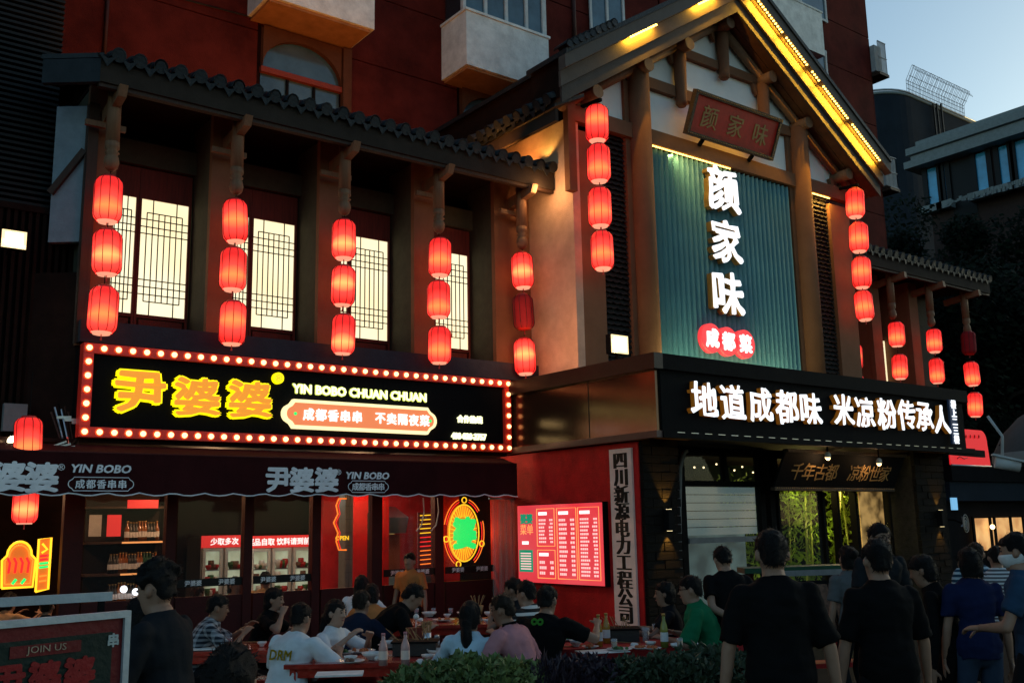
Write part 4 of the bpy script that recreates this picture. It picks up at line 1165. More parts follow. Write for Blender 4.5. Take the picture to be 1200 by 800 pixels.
# hanging vertical menu, kitchen window, chef's steel hood
y = 13.3; a = onY(490, 600, y); b = onY(509, 664, y)
vm = thing('hanging_neon_menu', 'narrow hanging menu panel with yellow and pink neon left of the oval sign', 'neon sign', ((a.x+b.x)/2, y, b.z))
box('panel', (a.x, y, b.z), (b.x, y+.03, a.z), 'neon_back', vm)
for k in range(12):
    z = a.z-.05-k*(a.z-b.z-.1)/11
    m_ = 'neon_yellow' if k < 5 else ('neon_red' if k < 8 else 'neon_orange')
    neon_outline([(a.x+.03, y-.01, z), (b.x-.04, y-.01, z+.01)], m_, vm, .008, 'stroke', False)
for px in (496, 513):
    pts = [onY(px+q, pp, 12.7) for q, pp in ((0, 583), (1, 600), (-2, 615), (-8, 622))]
    MB().tube(pts, .01, 5).build('white_cable', 'white_frame', None, label=('left' if px < 500 else 'right')+' white cable looping down from the awning by the neon', category='cable')
y = 15.6; a = onY(449, 606, y); b = onY(479, 700, y)
kt = thing('kitchen_window', 'lit kitchen hatch with steel hood and red back wall beside the neon menu', 'window', ((a.x+b.x)/2, y, b.z))
box('back', (a.x, y+.5, b.z), (b.x, y+.52, a.z), 'scene_glow', kt)  # kitchen light is put into this glowing back panel
box('surround', (a.x-.9, y+.53, 0), (b.x+1.6, y+.6, 2.79), 'red_wall', kt)
MB().add([(a.x, y, a.z), (b.x, y, a.z), (b.x, y+.5, a.z+.2), (a.x, y+.5, a.z+.2), (a.x, y+.1, a.z-.28), (b.x, y+.1, a.z-.28), (b.x, y+.5, a.z-.28), (a.x, y+.5, a.z-.28)],
         [(0,3,2,1),(4,5,6,7),(0,1,5,4),(1,2,6,5),(2,3,7,6),(3,0,4,7)]).build('hood', 'steel', kt)
box('red_panel', (a.x+.2, y+.3, b.z+.4), (b.x, y+.32, a.z-.3), 'neon_back2', kt)
box('counter', (a.x, y-.1, 0), (b.x+.8, y+.5, .95), 'steel', kt)
lamp('POINT', (b.x, y-.3, 2.2), 7, (1, .9, .75), .1)
# warm room lamps of the hall
for i, (x, yy, e) in enumerate(((2.6, 14.2, 5), (5.2, 13.8, 5), (7.6, 14.0, 6))):
    lp = thing('ceiling_lamp', ('left', 'middle', 'right')[i]+' small warm downlight on the hall ceiling', 'lamp', (x, yy, 2.79))
    MB().lathe([(.07, 2.74), (.08, 2.795)], (x, yy, 0), 12).build('housing', 'black_metal', lp)
    MB().lathe([(.05, 2.735), (.05, 2.739)], (x, yy, 0), 12).build('lens', 'tiny_lamp', lp)
    lamp('POINT', (x, yy, 2.6), e*13, (1, .55, .28), .06)
# clear plastic strip curtain
cu = thing('strip_curtain', 'clear plastic strip curtain hanging beside the red menu board', 'curtain', (8.9, 12.3, .3))
xa = onY(577, 640, 12.3).x; xb = onY(608, 640, 12.3).x
for i in range(9):
    x = xa+(xb-xa)*(i+.5)/9
    mb = MB()
    w_ = (xb-xa)/9*.55
    seg = [(x-w_+2*w_*t, 12.3+.03*math.sin(t*PI)*(1 if i % 2 else -1)+.02*(i % 2)) for t in (0, .25, .5, .75, 1)]
    vs = [(p, q, z) for z in (.35, 2.15) for p, q in seg]
    mb.add(vs, [(j, j+1, j+6, j+5) for j in range(4)], True)
    mb.build('plastic_strip', 'plastic_strip', cu)
MB().tube([(xa-.05, 12.3, 2.16), (xb+.02, 12.3, 2.16)], .018, 6).build('rail', 'steel', cu)
MB().tube([(xb, 12.25, .0), (xb, 12.25, 2.3)], .02, 6).build('post', 'black_metal', cu)

# red side wall with the lit menu and the company board
XM = 9.40
rwl = struct_r = thing('red_side_wall', 'plain red side wall below the bronze canopy holding the lit menu', 'wall', (XM, 11, 0))
y_near = onX(756, 640, XM).y+.06
box('wall', (XM, y_near, 0), (XM+.12, 12.95, 2.82), 'red_wall', rwl)
def bbox_(n, y0, y1, z0, z1, x0, x1, m, parent): return box(n, (x0, y0, z0), (x1, y1, z1), m, parent)
mt = [onX(a, b, XM-.1) for a, b in ((606, 592), (706, 587), (707, 686), (608, 683))]
y1_, y0_ = mt[0].y, mt[1].y; mz1 = (mt[0].z+mt[1].z)/2; mz0 = (mt[2].z+mt[3].z)/2
mn = thing('lit_menu_board', 'glowing red menu lightbox with columns of pale text on the red wall', 'menu board', (XM-.05, (y0_+y1_)/2, mz0))
bbox_('box', y0_, y1_, mz0, mz1, XM-.099, XM-.002, 'black_metal', mn)
bbox_('lit_face', y0_+.01, y1_-.01, mz0+.01, mz1-.01, XM-.104, XM-.0995, 'menu_red', mn)
W_ = y1_-y0_; H_ = mz1-mz0
def mu(u, v): return (y1_-u*W_, mz0+v*H_)        # u from the left edge as seen, v up
def mbox(n, u0, u1, v0, v1, d, m, parent=mn):
    a, b = mu(u0, v0), mu(u1, v1); return bbox_(n, a[0], b[0], a[1], b[1], XM-.104-d, XM-.1045, m, parent)
def mframe(u0, u1, v0, v1):
    t = .005
    pts = [mu(u0, v0), mu(u1, v0), mu(u1, v1), mu(u0, v1)]
    MB().tube([(XM-.108, a, b) for a, b in pts+[pts[0]]], .006, 4, cap=False).build('yellow_outline', 'menu_yellow', mn)
mframe(.25, .46, .47, .94); mframe(.25, .46, .07, .42); mframe(.49, .71, .07, .94); mframe(.73, .96, .07, .94)
mb = MB()
def rowbars(u0, u1, v0, v1, k):
    for i in range(k):
        v = v1-(v1-v0)*(i+.5)/k; hh = (v1-v0)/k*.27
        for (p, q) in ((u0, u0+(u1-u0)*random.uniform(.38, .55)), (u1-(u1-u0)*random.uniform(.2, .3), u1)):
            a_, b_ = mu(p, v-hh), mu(q, v+hh)
            n_ = max(2, int(abs(b_[0]-a_[0])/.035))
            for j in range(n_):
                ya = a_[0]+(b_[0]-a_[0])*(j+.1)/n_; yb = a_[0]+(b_[0]-a_[0])*(j+.85)/n_
                mb.box((XM-.107, ya, a_[1]), (XM-.1048, yb, b_[1]))
rowbars(.27, .44, .50, .82, 7); rowbars(.27, .44, .10, .30, 3); rowbars(.51, .69, .10, .82, 13); rowbars(.75, .94, .10, .82, 16)
mb.build('menu_text', 'menu_print', mn, kind='stuff')
mbox('heading', .27, .37, .86, .90, .004, 'char_white'); mbox('heading', .51, .62, .86, .90, .004, 'char_white'); mbox('heading', .75, .86, .86, .90, .004, 'char_white'); mbox('heading', .27, .38, .345, .385, .004, 'char_white')
mbox('green_panel', .02, .19, .14, .42, .004, 'menu_green'); mbox('heading', .06, .14, .49, .53, .004, 'char_white')
a_ = mu(.12, .82); letter('婆婆', (XM-.108, a_[0], a_[1]), .15, (0, -1, 0), FZ, 'menu_green', mn, 'lettering', bold=.05, depth=.02)
a_ = mu(.12, .68); letter('菜单', (XM-.108, a_[0], a_[1]), .16, (0, -1, 0), FZ, 'menu_yellow', mn, 'lettering', depth=.02)
mb = MB()
for k in range(7):
    a_, b_ = mu(.04, .17+.033*k), mu(.17, .185+.033*k); mb.box((XM-.111, a_[0], a_[1]), (XM-.109, b_[0], b_[1]))
mb.build('menu_text', 'menu_print', mn, kind='stuff')
cb = [onX(a, b, XM-.04) for a, b in ((712, 527), (738, 524), (748, 730), (722, 732))]
cy1 = (cb[0].y+cb[3].y)/2; cy0 = (cb[1].y+cb[2].y)/2; cz1 = cb[0].z; cz0 = cb[3].z
cbd = thing('company_nameplate', 'tall narrow cream board with a column of black characters on the red wall', 'sign', (XM-.03, (cy0+cy1)/2, cz0))
bbox_('board', cy0, cy1, cz0, cz1, XM-.035, XM-.002, 'cream_board', cbd)
wd = '四川新源电力工程公司'
pys = [548, 579, 609, 637, 664, 685, 712 if False else 0]
for i, ch in enumerate(wd):
    z = cz1-.16-i*(cz1-cz0-.20)/9.45
    if z < cz0+.05: z = cz0+.08
    letter(ch, (XM-.036, (cy0+cy1)/2, z), .25, (0, -1, 0), FZ, 'black_paint', cbd, 'character', songti=.07, depth=.02, sx=1.12)

# ================================================================== GROUND FLOOR, right restaurant
YP = onX(757, 620, XM+.03).y; YD_ = 10.25
rr = thing('ground_floor_restaurant', 'dark ground floor restaurant front with brick piers, window and bamboo lit doors', 'building', (13, YD_, 0))
bx0, bx1 = onY(756, 620, YP).x, onY(799, 620, YP).x
cx0, cx1 = onY(1078, 620, YP).x, onY(1112, 620, YP).x
for a, b in ((bx0, bx1), (cx0, cx1)):
    box('pier_core', (a+.02, YP+.05, 0), (b-.02, YP+.5, 2.8), 'black_paint', rr)
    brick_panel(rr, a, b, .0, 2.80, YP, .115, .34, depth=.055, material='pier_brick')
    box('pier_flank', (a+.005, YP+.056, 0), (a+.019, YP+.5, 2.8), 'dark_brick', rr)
def Dx(px): return onY(px, 620, YD_).x
def Dz(py, px=900): return onY(px, py, YD_).z
box('inner_floor', (bx1, YD_+.1, 0), (cx0, 14.9, .05), 'inner_floor', rr)
box('inner_back', (bx1, 14.9, 0), (cx1+.4, 15.0, 2.8), 'inner_dark', rr)
box('inner_ceiling', (bx1, YD_+.11, 2.74), (cx1, 14.9, 2.78), 'inner_dark', rr)
box('end_wall', (cx1-.1, YD_, 0), (cx1+.05, 14.9, 2.8), 'dark_wall', rr)
box('partition', (bx1-.6, 12.0, 0), (bx1-.02, 12.1, 2.78), 'dark_wall', rr)
# large window with blind
wx0, wx1 = Dx(803), Dx(896); zt = Dz(519, 850); zm = Dz(565, 850); zl = Dz(628, 850)
wn = box('window', (wx0+.05, YD_+.06, .3), (wx1-.05, YD_+.066, zt), 'pane', rr)
for (a, b) in (((wx0-.06, YD_, 0), (wx0+.05, YD_+.1, zt+.1)), ((wx1-.05, YD_, 0), (wx1+.07, YD_+.1, zt+.1)), ((wx0+.05, YD_+.003, zm-.06), (wx1-.05, YD_+.1, zm+.02)),
               ((wx0+.05, YD_+.003, zt), (wx1-.05, YD_+.1, zt+.1)), ((Dx(855)-.03, YD_+.006, zm+.021), (Dx(855)+.03, YD_+.1, zt-.001)), ((wx0+.05, YD_+.003, 0), (wx1-.05, YD_+.1, .3))):
    box('frame', a, b, 'black_metal', wn)
box('ledge', (wx0+.05, YD_-.03, zl-.09), (wx1-.05, YD_+.05, zl-.01), 'concrete', wn)
for k in range(6):
    z = zl+.02+k*(zm-.08-zl)/6
    box('blind_slat', (wx0+.055, YD_+.10, z+.004), (wx1-.055, YD_+.115, z+(zm-.08-zl)/6-.006), 'blind_glow', wn)
box('room_glow_panel', (wx0+.2, YD_+.9, .3), (wx1+.6, YD_+.92, zl+.1), 'interior_glow', rr)  # glowing sheet in place of a lit room
box('ceiling_glow_panel', (wx0+.1, YD_+.5, zt+.0), (wx1+.2, YD_+1.9, zt+.02), 'interior_glow', rr)
box('lit_room_back', (wx0+.1, YD_+1.9, zm), (wx1+1.2, YD_+1.92, zt), 'slate_wall', rr)
for k in range(7):
    p = onY(815+k*11+random.uniform(-3, 3), 548+random.uniform(-5, 8), YD_+.7)
    MB().ball(p, .016, 6, 5).build('string_light', 'tiny_lamp', None, label=('leftmost', 'second', 'third', 'middle', 'fifth', 'sixth', 'rightmost')[k]+' tiny warm string light bulb behind the upper window pane', category='light bulb', group='string lights behind the upper window pane')
# doors
zd = Dz(575, 950)
for px, w in ((908, .12), (915, .05), (968, .07), (985, .06), (1006, .06), (1046, .08), (1055, .06), (1075, .09)):
    box('door_frame', (Dx(px)-w/2, YD_, 0), (Dx(px)+w/2, YD_+.12, 2.75), 'black_metal', rr)
box('door_head', (Dx(900), YD_+.003, zd), (Dx(1075), YD_+.117, zd+.14), 'black_metal', rr)
for a, b in ((917, 966), (1009, 1043)):
    box('door_pane', (Dx(a), YD_+.05, .1), (Dx(b), YD_+.056, zd), 'pane', rr)
box('warm_wall', (Dx(1057), YD_+.08, 0), (Dx(1073), YD_+.09, 2.5), 'beige_dim', rr)
p = onY(1066, 620, YD_+.07); q = box('notice', (p.x-.1, YD_+.06, p.z-.06), (p.x+.1, YD_+.07, p.z+.03), 'paper'); tag(q, 'small white notice on the brown wall right of the doors', 'notice')
box('glow_backdrop', (onY(1008, 600, 10.62).x, 10.62, .9), (onY(1060, 600, 10.62).x, 10.64, 2.45), 'scene_glow', rr)  # self-glowing panel stands in for the warm lit room
# bamboo planting behind the doors
bam = thing('bamboo_plants', 'bright green bamboo standing lit behind the restaurant doors', 'bamboo', (14.5, 11.3, 0))
for k in range(13):
    x = 13.6+k*.22+random.uniform(-.1, .1); yy = 11.2+random.uniform(-.25, .4); tx = random.uniform(-.35, .55)
    MB().tube([(x, yy, .05), (x+tx*.4, yy, 1.2), (x+tx, yy+.05, 2.65)], [.026, .022, .014], 7).build('culm', 'bamboo', bam)
mb = MB()
for k in range(4200):
    x = random.uniform(13.3, 16.9); z = random.uniform(.5, 2.6); yy = random.uniform(10.95, 11.8)
    if noise.noise(Vector((x*1.8, yy, z*1.8))) < -.08: continue
    a = random.uniform(-1.2, -.1); l_ = random.uniform(.09, .2); d = Vector((math.cos(a)*random.choice((-1, 1)), random.uniform(-.4, .4), math.sin(a))).normalized()*l_
    w = d.cross(Vector((0, 1, .3))).normalized()*.020
    p = Vector((x, yy, z)); mb.add([p, p+d*.4+w, p+d, p+d*.4-w], [(0, 1, 2, 3)])
mb.build('leaves', 'bamboo_leaf', bam, kind='stuff')
lamp('POINT', (14.6, 10.75, 2.3), 20, (1, .8, .25), .08); lamp('POINT', (15.3, 10.9, 1.6), 10, (1, .8, .2), .08); lamp('POINT', (14.0, 11.0, .5), 7, (1, .85, .3), .08)
lamp('POINT', (16.3, 11.2, 2.3), 14, (1, .6, .25), .1)
box('green_backdrop', (13.1, 12.0, .05), (16.2, 12.03, 2.74), 'leaf_dark', rr)
# tilted dark plaque over the doors
a = onY(905, 530, 9.75); b = onY(1046, 576, 9.75)
p2 = thing('dark_tilted_plaque', 'dark tilted plaque with thin gold brush characters above the doors', 'sign', ((a.x+b.x)/2, 9.75, b.z))
x0, x1, z0, z1 = a.x, onY(1046, 550, 9.75).x, Dz(571, 905)*.0+onY(905, 571, 9.75).z, onY(905, 531, 9.75).z
def tp(x, v, w=0): return Vector((x, 9.80-.26*v-w*.9, z0+(z1-z0)*v+w*.2))
vs = [tp(x, v, w) for w in (0, .05) for x, v in ((x0, 0), (x1, 0), (x1, 1), (x0, 1))]
MB().add(vs, [(0,3,2,1),(4,5,6,7),(0,1,5,4),(1,2,6,5),(2,3,7,6),(3,0,4,7)]).build('board', 'sign_black', p2)
MB().bar(tp(x0, -.04, .03), tp(x1, -.04, .03), .09, .05).build('lower_frame', 'frame_carved', p2); MB().bar(tp(x0, 1.04, .03), tp(x1, 1.04, .03), .09, .05).build('upper_frame', 'frame_carved', p2)
mb = MB(); 
for k in range(60): mb.ball(tp(x0+.05+(x1-x0-.1)*k/59, -.04, .08), .011, 5, 3)
mb.build('studs', 'gold_dim', p2, kind='stuff')
ydp = Vector((0, -.26, z1-z0)).normalized()
for i, ch in enumerate('千年古都 凉粉世家'):
    if ch == ' ': continue
    x = x0+.42+(x1-x0-.84)*i/8
    letter(ch, tp(x, .45, .055), .30, FX, ydp, 'gold_bright', p2, 'character', depth=.02, brush=.09)
for i, px in enumerate((970, 1030)):
    p = onY(px, 533 if i == 0 else 540, 9.35)
    t = thing('spot_lamp', ('left', 'right')[i]+' small warm spot lamp on an arm before the dark plaque', 'lamp', p)
    MB().lathe([(.05, -.04), (.045, .02), (.02, .05)], p, 10).build('shade', 'white_frame', t)
    MB().ball(p+Vector((0, 0, -.045)), .035, 8, 6).build('bulb', 'warm_lamp', t)
    MB().tube([p+Vector((0, 0, .05)), p+Vector((0, -.0, .22))], .012, 5).build('arm', 'black_metal', t)
    lamp('POINT', p+Vector((0, .05, -.10)), 3.0, (1, .6, .3), .04)
# wall sconces on the piers
for i, (px, py) in enumerate(((784, 609), (1103, 607))):
    p = onY(px, py, YP-.06)
    t = thing('wall_sconce', ('black up and down wall lamp on the left brick pier', 'black up and down wall lamp on the right brick pier')[i], 'wall lamp', p)
    MB().box((p.x-.055, YP-.11, p.z-.14), (p.x+.055, YP-.016, p.z+.14)).build('body', 'black_metal', t)
    for s in (1, -1):
        box('lens', (p.x-.03, YP-.09, p.z+s*.1405), (p.x+.03, YP-.04, p.z+s*.143), 'tiny_lamp', t)
        lamp('SPOT', (p.x, YP-.07, p.z+s*.15), 26 if i == 0 else 14, (1, .50, .08), .01, (p.x, YP+.02, p.z+s*.9), R_(65))
# conduit and cable
p0 = onY(805, 528, YD_-.1)
MB().tube([p0, p0+Vector((-.06, -.0, -.03)), onY(797, 548, YD_-.12), onY(796, 600, YD_-.12), onY(798, 705, YD_-.12)], .032, 8).build('downpipe', 'concrete', None, label='grey bent pipe running down between the brick pier and window', category='pipe')
# display stand with pictured dishes
st = thing('picture_menu_stand', 'slanted stand of framed dish pictures with a dark green top before the window', 'menu stand', spot(925, 700, 9.3))
def dp(px, py, d): return at(px, py, d)
pa, pb = dp(868, 668, 9.6), dp(988, 664, 9.6)
MB().bar(pa, pb, .34, .05).build('green_top', 'green_plastic', st)
MB().bar(pa+Vector((0, -.26, -.03)), pb+Vector((0, -.26, -.03)), .03, .05).build('top_edge', 'concrete', st)
dirr = (pb-pa).normalized()
for i in range(5):
    c = pa+dirr*(pb-pa).length*(i+.5)/5+Vector((0, -.28, -.10))
    hw = .095
    dn = Vector((-.10, -.16, -.46))
    q = [c-dirr*hw, c+dirr*hw, c+dirr*hw+dn, c-dirr*hw+dn]; nn = dirr.cross(dn).normalized()*.02; nn = nn if nn.y > 0 else -nn
    MB().add(q+[v+nn for v in q], [(0,1,2,3),(4,7,6,5),(0,4,5,1),(1,5,6,2),(2,6,7,3),(3,7,4,0)]).build('frame', 'black_metal', st)
    q2 = [c+(v-c)*.0+(v-c-dn*.5)*.84+dn*.5 for v in q]; q2 = [v-nn*.3 for v in q2]
    MB().add(q2, [(0, 1, 2, 3)]).build('dish_picture', ['food_brown', 'leaf_paint', 'food_brown', 'food_brown', 'leaf_paint'][i], st)
for e in (pa, pb): MB().bar(e+Vector((0, -.1, 0)), (e.x, e.y-.1, 0), .06).build('leg', 'dark_red_frame', st)
for k, pz in enumerate((.62, .42)):
    MB().bar((pa.x, pa.y-.25, pz), (pb.x+.4, pb.y-.25, pz), .25, .04).build('red_shelf', 'cloth_red', st)

# ================================================================== far right of the street
fb = thing('corner_shop', 'dark low shop building with a warmly lit window at the right edge', 'building', (22, 14, 0))
p = onY(1113, 600, 15.5)
box('wall', (p.x-.5, 15.5, 0), (34, 20, 2.7), 'dark_wall', fb)
a = onY(1141, 607, 15.4); b = onY(1215, 641, 15.4)
w_ = box('window', (a.x, 15.38, b.z), (b.x, 15.45, a.z), 'lit_shop', fb)
for px in (1141, 1161, 1166, 1185, 1200):
    x = onY(px, 620, 15.36).x; box('frame', (x-.05, 15.33, b.z-.4), (x+.05, 15.379, a.z+.05), 'black_metal', w_)
box('fascia', (p.x-.4, 15.2, 2.2), (34, 15.37, 2.75), 'slate_wall', fb)
box('fascia', (p.x-.4, 15.1, 2.76), (34, 15.4, 3.4), 'dark_wall', fb)
c = onY(1163, 617, 15.2); MB().ball(c, .07, 8, 6).build('lamp_bulb', 'warm_lamp', None, label='bright bare bulb glowing in the lit shop window at right', category='lamp')
p = onY(1119, 590, 15.0); q = box('blue_screen', (p.x-.14, 15.0, p.z-.17), (p.x+.14, 15.05, p.z+.17), 'blue_screen'); tag(q, 'small pale blue lit screen under the dark fascia', 'screen')
c = onY(1131, 613, 14.6); fn = thing('wall_fan', 'round caged wall fan hanging on the dark shop front', 'fan', c)
for r in (.24, .17, .09): MB().tube([(c.x+r*.6*math.cos(R_(a)), 14.6-r*.1, c.z+r*math.sin(R_(a))) for a in range(0, 361, 20)], .012, 5).build('cage_ring', 'steel', fn)
for k in range(4): MB().bar((c.x, 14.62, c.z), (c.x+.12*math.cos(k*1.57+.4), 14.62, c.z+.2*math.sin(k*1.57+.4)), .09, .01).build('blade', 'grey_steel', fn)
MB().tube([(c.x, 14.64, c.z), (c.x, 14.9, c.z+.1), (c.x, 15.1, c.z+.1)], .03, 6).build('arm', 'black_metal', fn)
a = onY(1110, 501, 12.2); b = onY(1161, 546, 12.2)
bn = thing('red_banner', 'red lit cloth banner with rounded corner hanging behind the canopy end', 'banner', ((a.x+b.x)/2, 12.2, b.z))
r = .25; pts = [(a.x, b.z), (b.x, b.z)]+[(b.x-.06-r+r*math.cos(R_(t)), a.z-r+r*math.sin(R_(t))) for t in range(0, 91, 15)]+[(a.x, a.z)]
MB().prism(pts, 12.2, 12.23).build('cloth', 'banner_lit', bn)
MB().tube([(a.x, 12.19, b.z-.01), (b.x, 12.19, b.z-.01)], .025, 6).build('bottom_rail', 'steel', bn)
for px in range(1122, 1152, 5):
    q_ = onY(px, 513, 12.18); MB().bar(q_, q_+Vector((.02, 0, .07)), .03, .012).build('printed_mark', 'board_red', bn)
q_ = onY(1122, 537, 12.18); MB().tube([q_, q_+Vector((.12, 0, .05)), q_+Vector((.3, 0, .0)), q_+Vector((.45, 0, .03))], .012, 5).build('brush_stroke', 'board_red', bn)
a = at(1110, 533, 12.0); b = at(1152, 525, 10.6)
MB().bar((YL and onY(1110, 531, 9.1).x, 9.1, 2.86), (onY(1152, 527, 9.1).x, 9.1, 2.84), .06, .12).build('canopy_arm', 'black_metal', None, label='black metal arm sticking out from the right end of the canopy', category='bracket')
# parasol edge at the right
c = at(1252, 492, 8.5); pr_ = thing('cafe_parasol', 'grey cloth parasol edge reaching in at the right side', 'parasol', (c.x, c.y, 0))
mb = MB(); prof = [(1.0, -.38), (.98, -.30), (.85, -.12), (.62, .05), (.35, .17), (.02, .25)]
prof = [(r*.62, z*.85) for r, z in prof]
mb.lathe(prof, c, 16, cap=False); mb.build('canopy', 'canvas_grey', pr_)
MB().lathe([(.61, -.36), (.625, -.34), (.62, -.27)], c, 16, cap=False).build('piping', 'concrete', pr_)
MB().tube([(c.x, c.y, 0), (c.x, c.y, c.z+.2)], .03, 8).build('pole', 'steel', pr_)
for k in range(8):
    t = k*PI/4; MB().bar((c.x, c.y, c.z+.1), (c.x+.58*math.cos(t), c.y+.58*math.sin(t), c.z-.2), .015).build('rib', 'black_metal', pr_)
c = at(1166, 541, 7.4); cc = thing('security_camera', 'pale bullet security camera on a bracket below the parasol edge', 'camera', c)
dv = (RT*.9-FW*.3-UP*.15).normalized()
MB().tube([c, c+dv*.17], .045, 10).build('housing', 'ac_white', cc); MB().bar(c-dv*.02+UP*.05, c+dv*.2+UP*.04, .09, .015).build('sun_shield', 'ac_white', cc)
MB().tube([c+dv*.171, c+dv*.18], .03, 8).build('lens', 'black_paint', cc); MB().tube([c+dv*.05+UP*.04, c+dv*.05+UP*.2, c-dv*.05+UP*.33], .012, 6).build('bracket', 'ac_white', cc)

# distant buildings and cage
YT = 48
tw_ = thing('round_cornered_tower', 'dark slate tower with a rounded corner behind the red apartment block', 'building', (44, YT, 0))
a = onY(1066, 113, YT); b = onY(1140, 148, YT); z = a.z; rad = 4.2
pts = [(b.x+25, YT), (a.x, YT)]+[(a.x-rad*math.sin(R_(t)), YT+rad-rad*math.cos(R_(t))) for t in range(10, 91, 10)]+[(a.x-rad, YT+16), (b.x+25, YT+16)]
k = len(pts)
MB().add([(x, y, 0) for x, y in pts]+[(x, y, z) for x, y in pts], [tuple(range(k)), tuple(range(k, 2*k))[::-1]]+[(i, (i+1)%k, (i+1)%k+k, i+k) for i in range(k)]).build('wall', 'slate_wall', tw_)
MB().tube([(x, y, z+.35) for x, y in pts[:-1]], .1, 6).build('roof_rail', 'steel', tw_)
MB().tube([(x, y, z+.05) for x, y in pts[:-1]], .16, 6).build('coping', 'cornice_grey', tw_)
for px in (1095, 1099, 1104): 
    q_ = onY(px, 135, YT-.3); MB().bar((q_.x, YT-.3, q_.z+1.2), (q_.x, YT-.3, q_.z-3.5), .14).build('pipe', 'black_paint', tw_)
cg = thing('roof_mesh_cage', 'sagging wire mesh cage running along the tower roof edge', 'fence', (a.x, YT, z))
x0 = a.x-.6; L = 10.5
mbv = []
for i in range(44):
    x = x0+L*i/43; zz = z+.2; j = random.uniform(-.08, .08)
    pts = [(x, YT-.1, zz), (x+j, YT-.15, zz+1.25), (x-.15+j, YT-.5, zz+1.6), (x+j, YT-.9, zz+2.5+.1*math.sin(i)), (x+.1, YT-1.1, zz+1.9)]
    MB().tube(pts, .028, 3, cap=False).build('wire', 'wire_grey', cg)
for dz, yy in ((0, -.1), (.45, -.12), (.9, -.14), (1.25, -.15), (1.6, -.5), (2.5, -.9)):
    MB().tube([(x0, YT+yy, z+.2+dz), (x0+L, YT+yy, z+.2+dz)], .03, 3, cap=False).build('wire', 'wire_grey', cg)
XQ = 44
cr = thing('cornice_building', 'grey building with banded cornice and blue windows at the upper right', 'building', (XQ, 20, 0))
far = onX(1083, 166, XQ); near = onX(1215, 118, XQ); fy, ny = far.y, near.y-3; zt_ = far.z
box('wall', (XQ, ny, 0), (XQ+14, fy, zt_-1.4), 'brown_dim', cr)
for k, (o, dz0, dz1) in enumerate(((.0, -.30, 0), (.35, -.68, -.34), (.2, -.98, -.72), (.45, -1.36, -1.02))):
    box('cornice', (XQ-.3-o, ny, zt_+dz0), (XQ+14, fy+.3+o, zt_+dz1), 'cornice_grey', cr)
box('roof_block', (XQ+.2, ny, zt_-1.4), (XQ+14, fy-.1, zt_-.2), 'cornice_grey', cr)
for (pa, pb) in ((1083, 1100), (1103, 1110), (1141, 1160), (1169, 1186), (1189, 1212)):
    ya, yb = onX(pa, 190, XQ).y, onX(pb, 190, XQ).y
    z1 = zt_-1.45; z0 = zt_-3.2
    w = box('window', (XQ-.04, ya, z0), (XQ-.005, yb, z1), 'sky_painted_glass', cr)
    for yy in (ya, yb): box('frame', (XQ-.12, yy-.12, z0-.1), (XQ-.041, yy+.12, z1+.1), 'black_paint', w)
    box('sill', (XQ-.5, yb-.2, z0-.5), (XQ-.005, ya+.2, z0-.15), 'cornice_grey', w)
yy0, yy1 = onX(1112, 190, XQ).y, onX(1140, 190, XQ).y
box('recess_shade', (XQ-.03, yy1, zt_-4.2), (XQ-.002, yy0, zt_-1.5), 'black_paint', cr)  # flat black sheet paints the shade of a recess on the wall
mb = MB()
for k in range(70):
    y_ = onX(1120, 200, XQ).y+(ny-onX(1120, 200, XQ).y)*k/70
    mb.box((XQ-.9, y_, zt_-3.75+random.uniform(-.1, .1)), (XQ-.8, y_+.12, zt_-3.55+random.uniform(-.1, .1)))
mb.build('balcony_grille', 'cornice_grey', cr, kind='stuff')
# far ground storey blocks to close the horizon
sb = thing('street_end_building', 'long dark building closing the far end of the street', 'building', (60, 40, 0))
box('wall', (30, 55, 0), (140, 70, 12), 'dark_wall', sb); box('wall', (90, -30, 0), (100, 54.9, 14), 'dark_wall', sb)

# trees
def tree(name, x, y, h, r, n, label, seed):
    rnd = random.Random(seed)
    t = thing(name, label, 'tree', (x, y, 0), group='dark trees at the right')
    MB().tube([(x, y, 0), (x+.2, y, h*.25), (x-.1, y+.1, h*.5), (x+.3, y, h*.75)], [.35, .28, .2, .1], 9).build('trunk', 'bark', t)
    for k in range(7):
        a = rnd.uniform(0, 6.28); z0 = h*rnd.uniform(.25, .6)
        MB().tube([(x, y, z0), (x+math.cos(a)*r*.4, y+math.sin(a)*r*.4, z0+r*.3), (x+math.cos(a)*r*.8, y+math.sin(a)*r*.8, z0+r*.45)], [.13, .08, .03], 6).build('limb', 'bark', t)
    cl = []
    for k in range(46):
        a = rnd.uniform(0, 6.28); u = rnd.random()**.5; z = h*rnd.uniform(.18, .93)
        rr_ = r*u*(1-.55*max(0, (z/h-.55)/.4))
        cl.append((x+math.cos(a)*rr_, y+math.sin(a)*rr_, z, rnd.uniform(.7, 1.5)))
    mb = MB(); vs = []; fs = []
    for k in range(n):
        cx, cy, cz, cr_ = cl[rnd.randrange(len(cl))]
        d = Vector((rnd.gauss(0, 1), rnd.gauss(0, 1), rnd.gauss(0, .8))).normalized()*cr_*rnd.uniform(.6, 1.05)
        p = Vector((cx, cy, cz))+d; s_ = rnd.uniform(.12, .26)
        u = Vector((rnd.uniform(-1, 1), rnd.uniform(-1, 1), rnd.uniform(-1, .4))).normalized(); w = u.orthogonal().normalized()*.45
        i = len(vs); vs += [p, p+(u*.5+w)*s_, p+u*s_*1.1, p+(u*.5-w)*s_]; fs.append((i, i+1, i+2, i+3))
    mb.v = vs; mb.f = fs; mb.smooth = [False]*len(fs)
    mb.build('crown', 'leaf_dark', t, kind='stuff')
